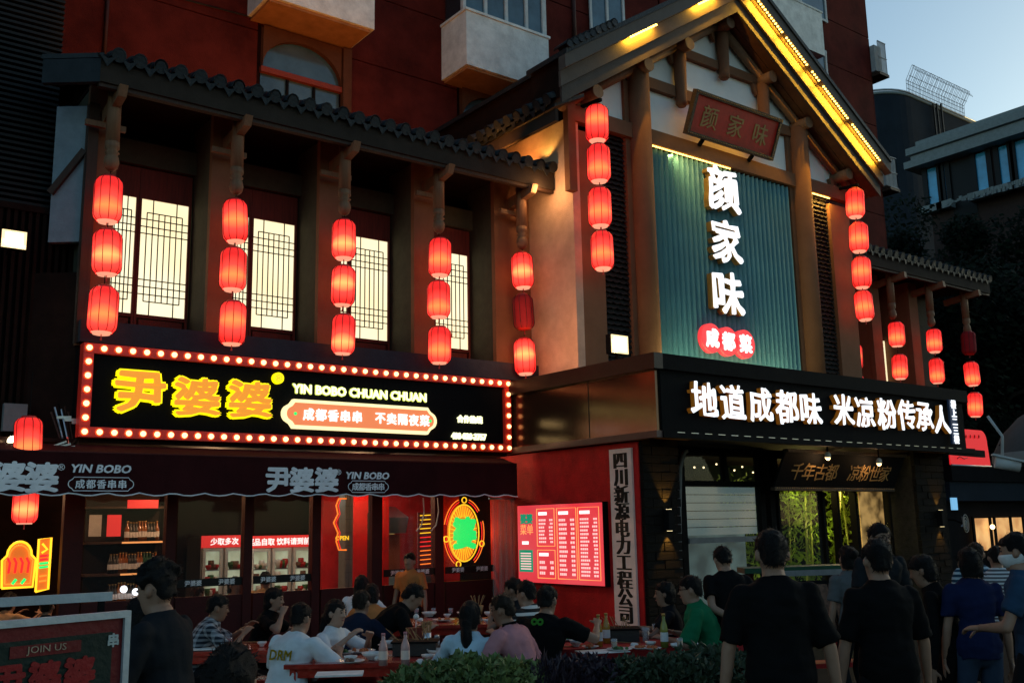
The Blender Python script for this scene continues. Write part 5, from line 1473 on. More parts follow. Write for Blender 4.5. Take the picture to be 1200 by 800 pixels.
p = spot(1082, 600, 44); tree('broadleaf_tree', p.x, p.y, 16.2, 5.2, 26000, 'dark leafy tree directly right of the red block, below the slate tower', 1)
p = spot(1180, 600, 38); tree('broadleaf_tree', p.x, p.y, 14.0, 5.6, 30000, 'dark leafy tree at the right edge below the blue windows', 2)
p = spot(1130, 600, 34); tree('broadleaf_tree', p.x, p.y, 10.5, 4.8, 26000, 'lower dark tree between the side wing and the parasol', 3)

# ================================================================== PEOPLE
TMP = bpy.data.scenes.new('working')
def remesh(mb, voxel, smooth=1, noise_amp=0, noise_scale=8, seed=0, subtract=None):
    """closed overlapping shapes -> one continuous skin"""
    me = bpy.data.meshes.new('skin'); me.from_pydata([tuple(v) for v in mb.v], [], mb.f); me.validate()
    o = bpy.data.objects.new('skin', me); TMP.collection.objects.link(o)
    md = o.modifiers.new('r', 'REMESH'); md.mode = 'VOXEL'; md.voxel_size = voxel; md.use_smooth_shade = True
    if smooth:
        ms = o.modifiers.new('s', 'SMOOTH'); ms.factor = .5; ms.iterations = smooth
    with bpy.context.temp_override(scene=TMP, view_layer=TMP.view_layers[0]): dg = bpy.context.evaluated_depsgraph_get()
    m2 = bpy.data.meshes.new_from_object(o.evaluated_get(dg))
    bpy.data.objects.remove(o); bpy.data.meshes.remove(me)
    r = MB(); r.v = [v.co.copy() for v in m2.vertices]; r.f = [tuple(p.vertices) for p in m2.polygons]; r.smooth = [True]*len(r.f)
    bpy.data.meshes.remove(m2)
    if noise_amp:
        out = []
        for v in r.v:
            q = v*noise_scale+Vector((seed*3.1, seed, 0)); d = noise.noise_vector(Vector((q.x, q.y, q.z*.6)))
            out.append(v+d*noise_amp)
        r.v = out
    return r
def joinmb(*ms):
    r = MB()
    for m_ in ms: r.add(m_.v, m_.f); r.smooth[-len(m_.f):] = m_.smooth if m_.f else []
    return r
def cone(mb, p, q, r0, r1, n=10, mid=None):
    p, q = Vector(p), Vector(q)
    if mid is None: mb.tube([p, q], [r0, r1], n)
    else: mb.tube([p, p.lerp(q, .4), q], [r0, mid, r1], n)
def ik(a, c, l1, l2, pole):
    a, c = Vector(a), Vector(c); d = c-a; L = min(d.length, (l1+l2)*.995); dn = d.normalized()
    x = (l1*l1-l2*l2+L*L)/(2*L); h = math.sqrt(max(0, l1*l1-x*x))
    pl = Vector(pole); pl = (pl-dn*pl.dot(dn)).normalized()
    return a+dn*x+pl*h, a+dn*L
def ring_loft(mb, secs, n=16):
    """secs: list of (center, right vector, front vector) ; radii folded into the vectors"""
    k = len(mb.v)
    for c, a, b in secs:
        for j in range(n):
            t = 2*PI*j/n; mb.v.append(Vector(c)+a*math.cos(t)+b*math.sin(t))
    for i in range(len(secs)-1):
        for j in range(n): mb.f.append((k+i*n+j, k+i*n+(j+1)%n, k+(i+1)*n+(j+1)%n, k+(i+1)*n+j)); mb.smooth.append(True)
    mb.f.append(tuple(k+j for j in range(n))[::-1]); mb.f.append(tuple(k+(len(secs)-1)*n+j for j in range(n))); mb.smooth += [False, False]
SKIN = ('skin_a', 'skin_b', 'skin_c')
mat('skin_a', (.30, .17, .115), .5, var=.08, bump=.05); mat('skin_b', (.24, .13, .085), .5, var=.08, bump=.05); mat('skin_c', (.38, .235, .165), .5, var=.08, bump=.05)
mat('hair_black', (.006, .005, .005), .6, var=.4, scale=60, bump=.8, bscale=120, stretch=(6, 6, 1)); mat('hair_brown', (.018, .011, .007), .6, var=.4, scale=60, bump=.8, bscale=120, stretch=(6, 6, 1))
mat('eye_dark', (.01, .008, .008), .2); mat('lips', (.28, .09, .07), .5)
def cloth(name, c, rough=.85): return mat('cloth_'+name, c, rough, var=.12, scale=5, bump=.25, bscale=18)
def stripes(name, c1, c2, scale, axis='Z', c3=None):
    m = bpy.data.materials.new('cloth_'+name); m.use_nodes = True; n = m.node_tree; b = n.nodes['Principled BSDF']; b.inputs['Roughness'].default_value = .85; b.inputs['Specular IOR Level'].default_value = .08
    tc = n.nodes.new('ShaderNodeTexCoord')
    def band(ax, sc):
        w = n.nodes.new('ShaderNodeTexWave'); w.wave_type = 'BANDS'; w.bands_direction = ax; w.inputs['Scale'].default_value = sc; w.inputs['Distortion'].default_value = .4
        n.links.new(tc.outputs['Object'], w.inputs[0])
        r = n.nodes.new('ShaderNodeValToRGB'); r.color_ramp.interpolation = 'CONSTANT'
        r.color_ramp.elements[0].color = c1+(1,); r.color_ramp.elements[1].color = c2+(1,); r.color_ramp.elements[1].position = .55
        n.links.new(w.outputs['Fac'], r.inputs[0]); return r
    r = band(axis, scale)
    if c3:
        r2 = band('X', scale*.8); mx = n.nodes.new('ShaderNodeMixRGB'); mx.inputs[0].default_value = .5
        n.links.new(r.outputs[0], mx.inputs[1]); n.links.new(r2.outputs[0], mx.inputs[2]); n.links.new(mx.outputs[0], b.inputs['Base Color'])
    else: n.links.new(r.outputs[0], b.inputs['Base Color'])
    M['cloth_'+name] = m
for nm, c in (('black', (.0045, .0045, .005)), ('dark', (.009, .010, .012)), ('charcoal', (.013, .015, .018)), ('navy', (.010, .016, .034)), ('blue', (.022, .052, .10)), ('royal', (.008, .014, .05)),
              ('lightblue', (.42, .56, .66)), ('white', (.60, .62, .64)), ('pink', (.45, .20, .22)), ('green', (.008, .13, .055)), ('tan', (.40, .26, .14)), ('orange_tan', (.45, .16, .05)), ('grey', (.10, .105, .11)), ('red', (.40, .03, .03)), ('jean', (.03, .05, .09))):
    cloth(nm, c)
stripes('plaid', (.02, .025, .035), (.30, .31, .33), 7, 'Z', 1)
stripes('blackwhite', (.02, .02, .02), (.62, .60, .55), 5.5)
stripes('tealwhite', (.02, .06, .10), (.40, .50, .55), 6)
stripes('finewhite', (.10, .10, .11), (.55, .56, .58), 9)

def hand(mb, wrist, d, palm_n, side, curl=.5):
    """palm, four jointed fingers and a thumb leaving the side of the palm"""
    d = Vector(d).normalized(); n = Vector(palm_n); n = (n-d*n.dot(d)).normalized(); s = d.cross(n).normalized()*side
    w = Vector(wrist)
    ring_loft(mb, [(w-d*.02, s*.024, n*.018), (w+d*.02, s*.032, n*.016), (w+d*.06, s*.040, n*.014), (w+d*.088, s*.039, n*.011)], 10)
    for i, (o, l) in enumerate(((.029, .066), (.010, .075), (-.010, .070), (-.028, .055))):
        b = w+d*.082+s*o; pts = [b]; dd = d.copy(); a = curl*.55*(1+.12*i)
        for seg in (.45, .32, .23):
            dd = (dd*math.cos(a)+n*math.sin(a)).normalized(); nn_ = (n*math.cos(a)-d*math.sin(a))
            pts.append(pts[-1]+dd*l*seg)
        mb.tube(pts, [.0095, .009, .008, .006], 6)
    b = w+d*.025+s*.030
    mb.tube([b, b+(d*.5+s*.8+n*.2).normalized()*.032, b+(d*.5+s*.8+n*.2).normalized()*.032+(d*.85+s*.2+n*.4).normalized()*.03], [.013, .011, .008], 6)
PN = [0]
def person(label, px, pytop, depth, ang, H=1.70, pose='stand', lean=4, head_pitch=0, head_yaw=0, shirt='black', trousers='black', hair='short', haircol='hair_black',
           skin=0, arms=None, sleeve=.55, glasses=False, bag=False, group=None, face=True, detail=True, extras=None, lower=True, vox=.013, build=1.0, female=False, mask=False):
    """arms: (left hand target, right hand target) in local metres, x right, y forward, z up (None = hanging)"""
    PN[0] += 1
    s = H/1.75
    top = at(px, pytop, depth)
    heading = -YAW-R_(ang)
    seat = pose == 'sit'
    L = R_(lean)
    hipz = .93*s if not seat else 0
    def spine(t):      # point and frames along the torso, bending progressively
        a = L*min(1, t/.35)
        y = math.sin(a)*t*s*.94; z = math.cos(a)*t*s; u = Vector((0, math.sin(a), math.cos(a))); f = Vector((0, math.cos(a), -math.sin(a)))
        return Vector((0, y, z)), u, f
    nk, nu, nf = spine(.50)
    hp = R_(head_pitch)
    hu = Vector((0, math.sin(L*.35+hp), math.cos(L*.35+hp))); hf0 = Vector((0, math.cos(L*.35+hp), -math.sin(L*.35+hp)))
    hr = Vector((1, 0, 0)); hy = R_(head_yaw); hr2 = hr*math.cos(hy)+hf0*math.sin(hy)*-1; hf = hf0*math.cos(hy)+hr*math.sin(hy)
    hr = hr2
    hc = nk+nu*.030*s+hu*.088*s+hf0*.014
    headtop = hc.z+.118*s
    hipz = max(top.z-headtop, .25 if seat else .6) if seat or True else hipz
    base = Vector((0, 0, hipz))
    # root under the hips; the head is at the pixel, so shift root back by the head's offset
    ch, sh_ = math.cos(heading), math.sin(heading)
    off = Vector((hc.x*ch-hc.y*sh_, hc.x*sh_+hc.y*ch, 0))
    root = thing('person', label, 'person', (top.x-off.x, top.y-off.y, 0), heading, group, local=True)
    T = lambda v: base+Vector(v)
    bw = build*(.93 if female else 1)
    # head (fine), joined with the coarser body
    hm = MB(); X, Y, Z = hr*s, hf*s, hu*s; C = T(hc)
    secs = []
    for z, rx, ry, yo in ((-.118, .028, .030, .045), (-.108, .043, .048, .030), (-.085, .056, .070, .016), (-.05, .066, .085, .006), (-.01, .072, .094, .0), (.03, .075, .097, -.004), (.065, .070, .090, -.008), (.095, .052, .068, -.010), (.115, .022, .028, -.012)):
        secs.append((C+Z*z+Y*yo, X*rx, Y*ry))
    ring_loft(hm, secs, 18)
    hm.add([C+Y*.085+Z*.022+X*.006, C+Y*.085+Z*.022-X*.006, C+Y*.118-Z*.026+X*.011, C+Y*.118-Z*.026-X*.011, C+Y*.07-Z*.034+X*.020, C+Y*.07-Z*.034-X*.020, C+Y*.05+Z*.022],
           [(0,1,3,2), (2,3,5,4), (0,2,4), (1,5,3), (0,6,1), (0,4,6), (1,6,5), (4,5,6)])
    for e in (-1, 1):
        hm.ball(C+X*(.082*e)-Y*.010-Z*.008, (.012*s, .018*s, .031*s), 8, 6)
        hm.ball(C+X*(.026*e)+Y*.078-Z*.02, (.016, .016, .014), 6, 5)
    hm.tube([C+Y*.02-Z*.075, T(nk)+nu*.0, T(nk)-nu*.06], [.058*s, .062*s, .075*s], 12)
    head = remesh(hm, .0085, 2)
    bm_ = MB(); n_ = 16; sw = .176*bw
    prof = [(-.10, .13, .10), (0, .160, .112), (.10, .148, .105), (.20, .135, .100), (.32, .158, .112), (.40, .172, .105), (.45, .138, .085), (.487, .082, .066), (.52, .055, .056)]
    if female: prof = [(-.10, .14, .10), (0, .165, .112), (.10, .14, .10), (.20, .118, .09), (.32, .142, .108), (.41, .158, .095), (.455, .13, .075), (.49, .07, .06), (.52, .048, .05)]
    def tsecs(k, z0=-.2, z1=.6):
        o = []
        for t, rx, ry in prof:
            if z0 <= t <= z1:
                p, u, f = spine(max(t, 0)); p = T(p)
                if t < 0: p = p+Vector((0, 0, t*s))
                o.append((p, Vector((rx*bw*s*k, 0, 0)), f*ry*bw*s*k))
        return o
    ring_loft(bm_, tsecs(.93), n_)
    shp, shu, shf = spine(.408)
    # arms
    joints = []
    for i, e in enumerate((-1, 1)):
        S_ = T(shp)+Vector((e*sw*s, 0, 0))
        tg = arms[i] if arms else None
        if tg is None:
            tg = Vector((e*.27*bw, .06+shp.y*.8, shp.z/s-.535)); pole = Vector((e*.5, -1, 0))
            c_ = T(Vector(tg)*s)
        else:
            pole = Vector((e*.9, -.5, -.8)); c_ = T(Vector(tg[:3])) if not seat else Vector(tg[:3])
        E_l, W_l = ik(S_, c_, .285*s, .255*s, pole)
        joints.append((e, S_, E_l, W_l))
        bm_.ball(S_, .044*s*bw, 10, 7); cone(bm_, S_, E_l, .044*s*bw, .038*s*bw, 10); bm_.ball(E_l, .039*s, 8, 6); cone(bm_, E_l, W_l, .038*s, .024*s, 10, .036*s); bm_.ball(W_l, .024*s, 8, 6)
    # legs
    legs = []
    for e in (-1, 1):
        Hj = T(Vector((e*.088*s, 0, -.02)))
        if seat:
            ft = Vector((e*.16, .42, .075)); Kn, An = ik(Hj, ft, .42*s, .41*s, Vector((e*.25, .6, 1)))
        else:
            st_ = getattr(person, 'stride', 0)
            ft = Vector((e*.10*s, st_*e*.5, .075)); Kn, An = ik(Hj, ft, (hipz-.07)*.51, (hipz-.07)*.51, Vector((0, 1, 0)))
        legs.append((e, Hj, Kn, An))
        cone(bm_, Hj, Kn, .078*s*bw, .052*s, 12); bm_.ball(Kn, .053*s, 8, 6); cone(bm_, Kn, An, .050*s, .034*s, 12, .054*s)
    bm_.tube([T(nk)-nu*.07, T(nk)+nu*.04], [.075*s, .053*s], 12)
    body = remesh(bm_, vox+.003, 2)
    hd = MB()
    for e, S_, E_l, W_l in joints:
        d = (W_l-E_l).normalized(); pn = Vector((-e, 0, 0)) if not (arms and arms[0 if e < 0 else 1]) else Vector((-.3*e, 0, -1))
        hand(hd, W_l, d, pn, -e if pn.z > -.5 else e*1, .55)
    hands = remesh(hd, .0055, 1) if detail else remesh(hd, .009, 1)
    b = joinmb(head, body, hands).build('body', SKIN[skin], root)
    # shoes
    for e, Hj, Kn, An in legs:
        if lower:
            f = Vector((0, 1, 0)); mb = MB(); ring_loft(mb, [(An-Vector((0, .07, .03)), Vector((.032, 0, 0)), Vector((0, 0, .035))), (An+Vector((0, 0, -.02)), Vector((.045, 0, 0)), Vector((0, 0, .05))), (An+Vector((0, .10, -.037)), Vector((.05, 0, 0)), Vector((0, 0, .034))), (An+Vector((0, .17, -.045)), Vector((.035, 0, 0)), Vector((0, 0, .022)))], 10)
            mb.build('shoe', 'black_pot', root)
    # shirt
    sm_ = MB(); ring_loft(sm_, tsecs(1.16, -.11, .46)+[(T(spine(.478)[0]), Vector((.112*s*bw, 0, 0)), spine(.478)[2]*.080*s), (T(spine(.508)[0]), Vector((.074*s, 0, 0)), spine(.508)[2]*.072*s)], n_)
    for e, S_, E_l, W_l in joints:
        if sleeve <= 1: q = S_.lerp(E_l, sleeve*1.25 if sleeve < .8 else 1); sm_.ball(S_, .066*s*bw, 10, 7); cone(sm_, S_, q, .066*s*bw, .068*s*bw, 12)
        else: sm_.ball(S_, .066*s*bw, 10, 7); cone(sm_, S_, E_l, .064*s*bw, .050*s, 12); sm_.ball(E_l, .051*s, 8, 6); cone(sm_, E_l, W_l, .050*s, .036*s, 12)
    sv = remesh(sm_, vox, 1, .018*s, 7, PN[0])
    sv.xf(lambda v: v+noise.noise_vector(Vector((v.x*16+PN[0], v.y*16, v.z*24)))*.007*s)
    sv.build('shirt', 'cloth_'+shirt, root)
    tm_ = MB(); ring_loft(tm_, tsecs(.99, -.11, .05), n_)
    for e, Hj, Kn, An in legs:
        cone(tm_, Hj, Kn, .094*s*bw, .066*s, 12); tm_.ball(Kn, .067*s, 8, 6); cone(tm_, Kn, Kn.lerp(An, .93), .066*s, .052*s, 12)
    tm_.ball(T((0, 0, -.07)), (.13*s*bw, .088*s*bw, .085*s), 12, 8)
    remesh(tm_, vox+.002, 1, .014*s, 7, PN[0]+.5).build('trousers', 'cloth_'+trousers, root)
    # hair
    hm = MB()
    if hair != 'bald':
        secs = []
        for z, rx, ry, yo in ((-.055, .050, .040, -.066), (-.03, .062, .060, -.052), (0, .070, .072, -.038), (.03, .082, .090, -.022), (.055, .086, .102, -.009), (.085, .074, .092, -.009), (.112, .050, .062, -.012), (.130, .020, .026, -.014)):
            secs.append((C+Z*z+Y*yo, X*rx, Y*ry))
        ring_loft(hm, secs, 18)
        for e in (-1, 1): hm.ball(C+X*(.072*e)+Y*.020+Z*.034, (.014, .020, .026), 7, 5)
    if hair == 'curly':
        for k in range(26):
            a = random.uniform(0, 6.28); el = random.uniform(.1, 1.4); hm.ball(C+(X*math.cos(a)*math.cos(el)*.085+Y*(math.sin(a)*math.cos(el)*.095-.015)+Z*(.045+math.sin(el)*.095)), random.uniform(.02, .034), 7, 5)
    if hair in ('long', 'ponytail', 'bun', 'bob'):
        ring_loft(hm, [(C+Z*.09-Y*.02, X*.07, Y*.085), (C+Z*.03-Y*.03, X*.088, Y*.092), (C-Z*.04-Y*.042, X*.088, Y*.07), (C-Z*.10-Y*.05, X*.080 if hair != 'ponytail' else X*.05, Y*.05)], 14)
    if hair == 'long':
        b0 = C-Z*.09-Y*.05; dn = Vector((0, -.10, -1)).normalized()
        ring_loft(hm, [(b0+Z*.03, X*.082, Y*.05), (b0+dn*.10*s, X*.095, Y*.05), (b0+dn*.24*s, X*.085, Y*.04), (b0+dn*.36*s, X*.04, Y*.02)], 12)
    if hair == 'ponytail':
        b0 = C-Z*.03-Y*.10
        hm.tube([b0+Y*.03, b0-Y*.02-Z*.02, b0-Y*.025-Z*.12, b0-Y*.01-Z*.26, b0+X*.03-Z*.38, b0+X*.05-Z*.44], [.035, .045, .045, .036, .022, .008], 10)
    if hair == 'bun': hm.ball(C+Z*.05-Y*.12, .045*s, 10, 8)
    if hm.v:
        hv = remesh(hm, .0095, 1, .011, 30, PN[0])
        rnd = random.Random(PN[0]); nv = len(hv.v); k0 = list(hv.v)
        for q_ in range(420 if detail else 120):
            v = k0[rnd.randrange(nv)]; d = (v-C); d.normalize()
            dr = (d*.55+Vector((rnd.gauss(0, .5), rnd.gauss(0, .5), rnd.gauss(-.35, .4)))).normalized()*rnd.uniform(.014, .030); w = dr.cross(d).normalized()*.004 if dr.cross(d).length > 1e-4 else Vector((.004, 0, 0))
            hv.add([v-d*.004-w, v-d*.004+w, v+dr], [(0, 1, 2)])
        hv.build('hair', haircol, root)
    if face:
        fm = MB()
        for e in (-1, 1): fm.ball(C+X*(.030*e)+Y*.083+Z*.012, (.013, .008, .006), 8, 6)
        fm.build('eyes', 'eye_dark', b)
        fm = MB()
        for e in (-1, 1): fm.tube([C+X*(.014*e)+Y*.091+Z*.030, C+X*(.032*e)+Y*.090+Z*.036, C+X*(.047*e)+Y*.078+Z*.030], .0035, 5)
        fm.build('eyebrows', 'eye_dark', b)
        MB().tube([C-X*.022+Y*.084-Z*.058, C+Y*.094-Z*.056, C+X*.022+Y*.084-Z*.058], [.003, .0065, .003], 6).build('mouth', 'lips', b)
    if glasses:
        g = MB()
        for e in (-1, 1):
            g.tube([C+X*(.032*e+.024*math.cos(a))+Y*.103+Z*(.010+.018*math.sin(a)) for a in [k*PI/5 for k in range(11)]], .0028, 4)
            g.tube([C+X*(.056*e)+Y*.10+Z*.014, C+X*(.080*e)+Y*.02+Z*.012], .0028, 4)
        g.tube([C-X*.009+Y*.105+Z*.012, C+X*.009+Y*.105+Z*.012], .0028, 4)
        g.build('glasses', 'black_metal', root)
    if mask:
        mm_ = MB(); ring_loft(mm_, [(C-Z*.10+Y*.03, X*.045, Y*.050), (C-Z*.06+Y*.012, X*.069, Y*.098), (C-Z*.03+Y*.01, X*.073, Y*.108), (C-Z*.012+Y*.008, X*.074, Y*.10)], 16)
        mm_.build('face_mask', 'label_white', root)
    if extras: extras(root, T, C, X, Y, Z, spine, s, joints)
    return root
GP = 'people standing in front of the restaurant'; GD = 'diners at the tables'
# --- walkers and onlookers
def shirt_print(txt, m, size, at_t=.33, back=True):
    def f(root, T, C, X, Y, Z, spine, s, joints):
        p, u, fr = spine(at_t); sgn_ = -1 if back else 1
        c = T(p)+fr*(sgn_*.145*s)
        xd = Vector((-sgn_, 0, 0)) if not back else Vector((1, 0, 0))
        V, Fc = glyphs(txt, bold=.03, depth=.02)
        mb = MB(); mb.add([c+xd*v.x*size+u*v.y*size+fr*(sgn_*(.004-(v.x*size)**2*-.0)) for v in V], Fc); mb.build('shirt_print', m, root)
    return f
def watch(root, T, C, X, Y, Z, spine, s, joints):
    e, S_, E_l, W_l = joints[0]; d = (W_l-E_l).normalized(); MB().tube([W_l-d*.03, W_l-d*.012], .031, 12).build('wristband', 'black_metal', root)
person('big man in plain black T-shirt seen from behind, nearest on the pavement', 903, 622, 5.2, 4, 1.72, lean=3, shirt='black', trousers='black', arms=((-.295, .05, -.15), (.295, .04, -.15)), build=1.0, group=GP, face=False, sleeve=.72)
person('man in black T-shirt with wristband seen from behind, right of the nearest man', 1026, 633, 5.7, -6, 1.66, lean=3, shirt='black', trousers='dark', arms=((-.28, .06, -.17), (.28, .12, -.12)), build=.98, group=GP, face=False, sleeve=.72, extras=watch, skin=0)
person('young man with curly hair in charcoal T-shirt in profile by the white framed board', 184, 663, 4.75, -75, 1.62, lean=6, head_pitch=10, shirt='charcoal', trousers='navy', hair='curly', arms=((-.12, .26, .05), (.12, .28, .03)), group=GP, sleeve=.75)
person('person in white printed top half hidden behind the curly haired man', 166, 700, 5.6, -40, 1.5, lean=6, shirt='finewhite', trousers='dark', group=GP, face=False, hair='bob')
person('man in black with hands clasped behind his back before the lit window', 846, 641, 9.2, -12, 1.68, lean=10, head_pitch=18, shirt='black', trousers='dark', arms=((-.03, -.20, .06), (.04, -.20, .04)), group=GP, face=False, sleeve=.5)
person('woman with bun in pale grey top standing at the doors', 992, 640, 9.0, -15, 1.6, shirt='grey', trousers='dark', hair='bun', female=True, group=GP, face=False)
person('man with glasses and dark patterned shirt facing the street behind the black shirted man', 1030, 614, 8.2, 165, 1.72, shirt='charcoal', trousers='dark', glasses=True, group=GP, skin=1)
person('dark haired person in black leaning left beside the right brick pier', 1079, 651, 7.4, -60, 1.6, lean=16, head_pitch=14, shirt='black', trousers='black', hair='bob', group=GP, face=False, female=True, sleeve=1.5, skin=1)
person('woman in royal blue T-shirt seen from behind at the right', 1134, 642, 7.2, 5, 1.6, shirt='royal', trousers='jean', hair='bob', group=GP, face=False, female=True)
person('man in teal blue T-shirt and face mask in profile at the right edge', 1188, 625, 6.3, -55, 1.66, head_pitch=4, shirt='blue', trousers='dark', mask=True, group=GP, arms=((-.1, .3, .12), (.14, .28, .1)))
person('man in blue and white striped shirt beyond the royal blue woman', 1142, 636, 10.4, 20, 1.7, lean=8, shirt='tealwhite', trousers='dark', haircol='hair_brown', group=GP, face=False, vox=.016, detail=False)
person('person in fine white striped shirt beyond the masked man', 1166, 640, 10.0, 10, 1.62, shirt='finewhite', trousers='dark', group=GP, face=False, vox=.016, detail=False)
person('dark haired person at the bottom edge seen from behind', 272, 756, 3.0, 0, 1.5, shirt='black', trousers='black', hair='bob', group=GP, face=False, build=.95)
person('cook in pale orange top behind the kitchen counter glass', 480, 648, 14.3, 200, 1.7, shirt='orange_tan', trousers='dark', group='staff inside the hall', face=False, vox=.018, detail=False)
# --- diners: (label, px, py, depth, angle, ...)
def T_(x, y, z): return (x, y, z)
table_reach = ((-.18, .42, .76), (.18, .44, .76))
person('man in plaid shirt eating in profile, leftmost diner', 256, 697, 9.3, 72, 1.68, 'sit', lean=24, head_pitch=2, shirt='plaid', trousers='dark', arms=((-.14, .50, .86), (.10, .46, .82)), group=GD, skin=1, sleeve=.8)
person('woman in black top leaning on her hand behind the plaid shirted man', 322, 689, 9.9, 95, 1.6, 'sit', lean=20, shirt='black', trousers='dark', hair='bob', female=True, arms=((-.15, .42, .85), (.12, .30, .95)), group=GD, skin=0)
person('man in white T-shirt with yellow lettering on its back', 353, 707, 8.3, 28, 1.74, 'sit', lean=16, head_pitch=4, shirt='white', trousers='dark', arms=((-.2, .42, .74), (.22, .40, .74)), group=GD, face=False, build=1.1, extras=shirt_print('DRM', 'print_yellow', .11, .30), sleeve=.75)
person('woman in red dress and white jacket turned to her right', 394, 703, 8.8, 115, 1.62, 'sit', lean=10, shirt='white', trousers='red', hair='ponytail', female=True, arms=((-.1, .38, .82), (.16, .34, .84)), group=GD, skin=2, extras=shirt_print('', 'cloth_red', .1) if False else None, sleeve=.9)
person('man in navy shirt with brown hair behind the woman in white', 424, 692, 9.6, 20, 1.7, 'sit', lean=22, shirt='navy', trousers='dark', haircol='hair_brown', group=GD, face=False, arms=table_reach)
person('man in black bent low over his food at the middle table', 484, 685, 9.7, 78, 1.72, 'sit', lean=42, head_pitch=18, shirt='black', trousers='dark', arms=((-.16, .5, .80), (.14, .52, .80)), group=GD, face=False)
person('woman in light blue T-shirt with long black ponytail', 551, 705, 7.8, 12, 1.64, 'sit', lean=12, shirt='lightblue', trousers='jean', hair='ponytail', female=True, arms=table_reach, group=GD, face=False, sleeve=.8)
def apron(root, T, C, X, Y, Z, spine, s, joints):
    p, u, f = spine(.47); q, u2, f2 = spine(.22)
    for e in (-1, 1): MB().tube([T(p)-f*.09+Vector((e*.03, 0, .02)), T(p)+Vector((e*.085, 0, .035)), T(q)+f2*.12+Vector((e*.09, 0, .03))], .012, 5).build('apron_strap', 'cloth_black', root)
    MB().add([T(q)+f2*.145+Vector((-.11, 0, .04)), T(q)+f2*.145+Vector((.11, 0, .04)), T(q)+f2*.16+Vector((.14, .0, -.25)), T(q)+f2*.16+Vector((-.14, 0, -.25)),
              T(q)+f2*.15+Vector((-.11, 0, .04)), T(q)+f2*.15+Vector((.11, 0, .04)), T(q)+f2*.165+Vector((.14, 0, -.25)), T(q)+f2*.165+Vector((-.14, 0, -.25))], [(0,1,2,3), (4,7,6,5), (0,3,7,4), (1,5,6,2)]).build('apron', 'cloth_black', root)
person('balding man in pink T-shirt and black apron strap turned left', 589, 697, 7.9, -62, 1.7, 'sit', lean=20, head_pitch=4, shirt='pink', trousers='charcoal', haircol='hair_brown', arms=((-.15, .40, .76), (.2, .30, .66)), group=GD, skin=1, extras=apron, build=1.08, sleeve=.75)
person('man in black and white striped shirt behind the pink shirted man', 616, 681, 9.5, -55, 1.68, 'sit', lean=16, shirt='blackwhite', trousers='dark', arms=table_reach, group=GD, build=1.1)
person('man half hidden left of the striped shirt, by the menu board', 601, 678, 10.3, -70, 1.68, 'sit', lean=10, shirt='dark', trousers='dark', group=GD, skin=1, arms=((-.1, .3, .9), (.1, .3, .95)))
person('man in black T-shirt with green print at the neck, reaching over the right table', 641, 687, 8.5, 28, 1.74, 'sit', lean=14, head_pitch=6, shirt='black', trousers='black', arms=((-.22, .36, .74), (.30, .50, .90)), group=GD, face=False, build=1.12, extras=shirt_print('∞', 'print_green', .13, .42))
person('dark haired woman at the far side of the right table', 778, 682, 9.5, -80, 1.6, 'sit', lean=10, shirt='dark', trousers='dark', hair='bob', female=True, arms=table_reach, group=GD, skin=1)
person('man in green polo shirt and glasses at the right table', 808, 675, 8.9, -78, 1.74, 'sit', lean=16, shirt='green', trousers='dark', glasses=True, arms=((-.16, .40, .76), (.16, .34, .78)), group=GD, skin=0, build=1.08, sleeve=.85)
for lb, px, py, d, ang, sh, hr_ in (('diner in tan top inside the hall behind the plaid shirted man', 232, 686, 13.2, 30, 'tan', 'short'), ('diner in pale top inside the hall left of the dark pillar', 276, 676, 13.6, 120, 'tan', 'bob'),
        ('diner in tan top inside the hall before the fridges', 311, 670, 13.8, -20, 'tan', 'short'), ('dark haired diner in white top inside by the tiled pier', 424, 674, 12.2, 10, 'white', 'long'), ('diner in orange brown coat inside the hall beside the dark pillar', 436, 684, 11.2, 0, 'orange_tan', 'bob'),
        ('diner in dark top inside the hall at the far left', 12, 694, 12.5, 20, 'tan', 'bob'), ('diner in dark top below the narrow neon sign', 56, 700, 12.3, -10, 'dark', 'short')):
    person(lb, px, py, d, ang, 1.66, 'sit', lean=12, shirt=sh, trousers='dark', hair=hr_, group='diners inside the hall', face=False, detail=False, vox=.018, arms=table_reach)

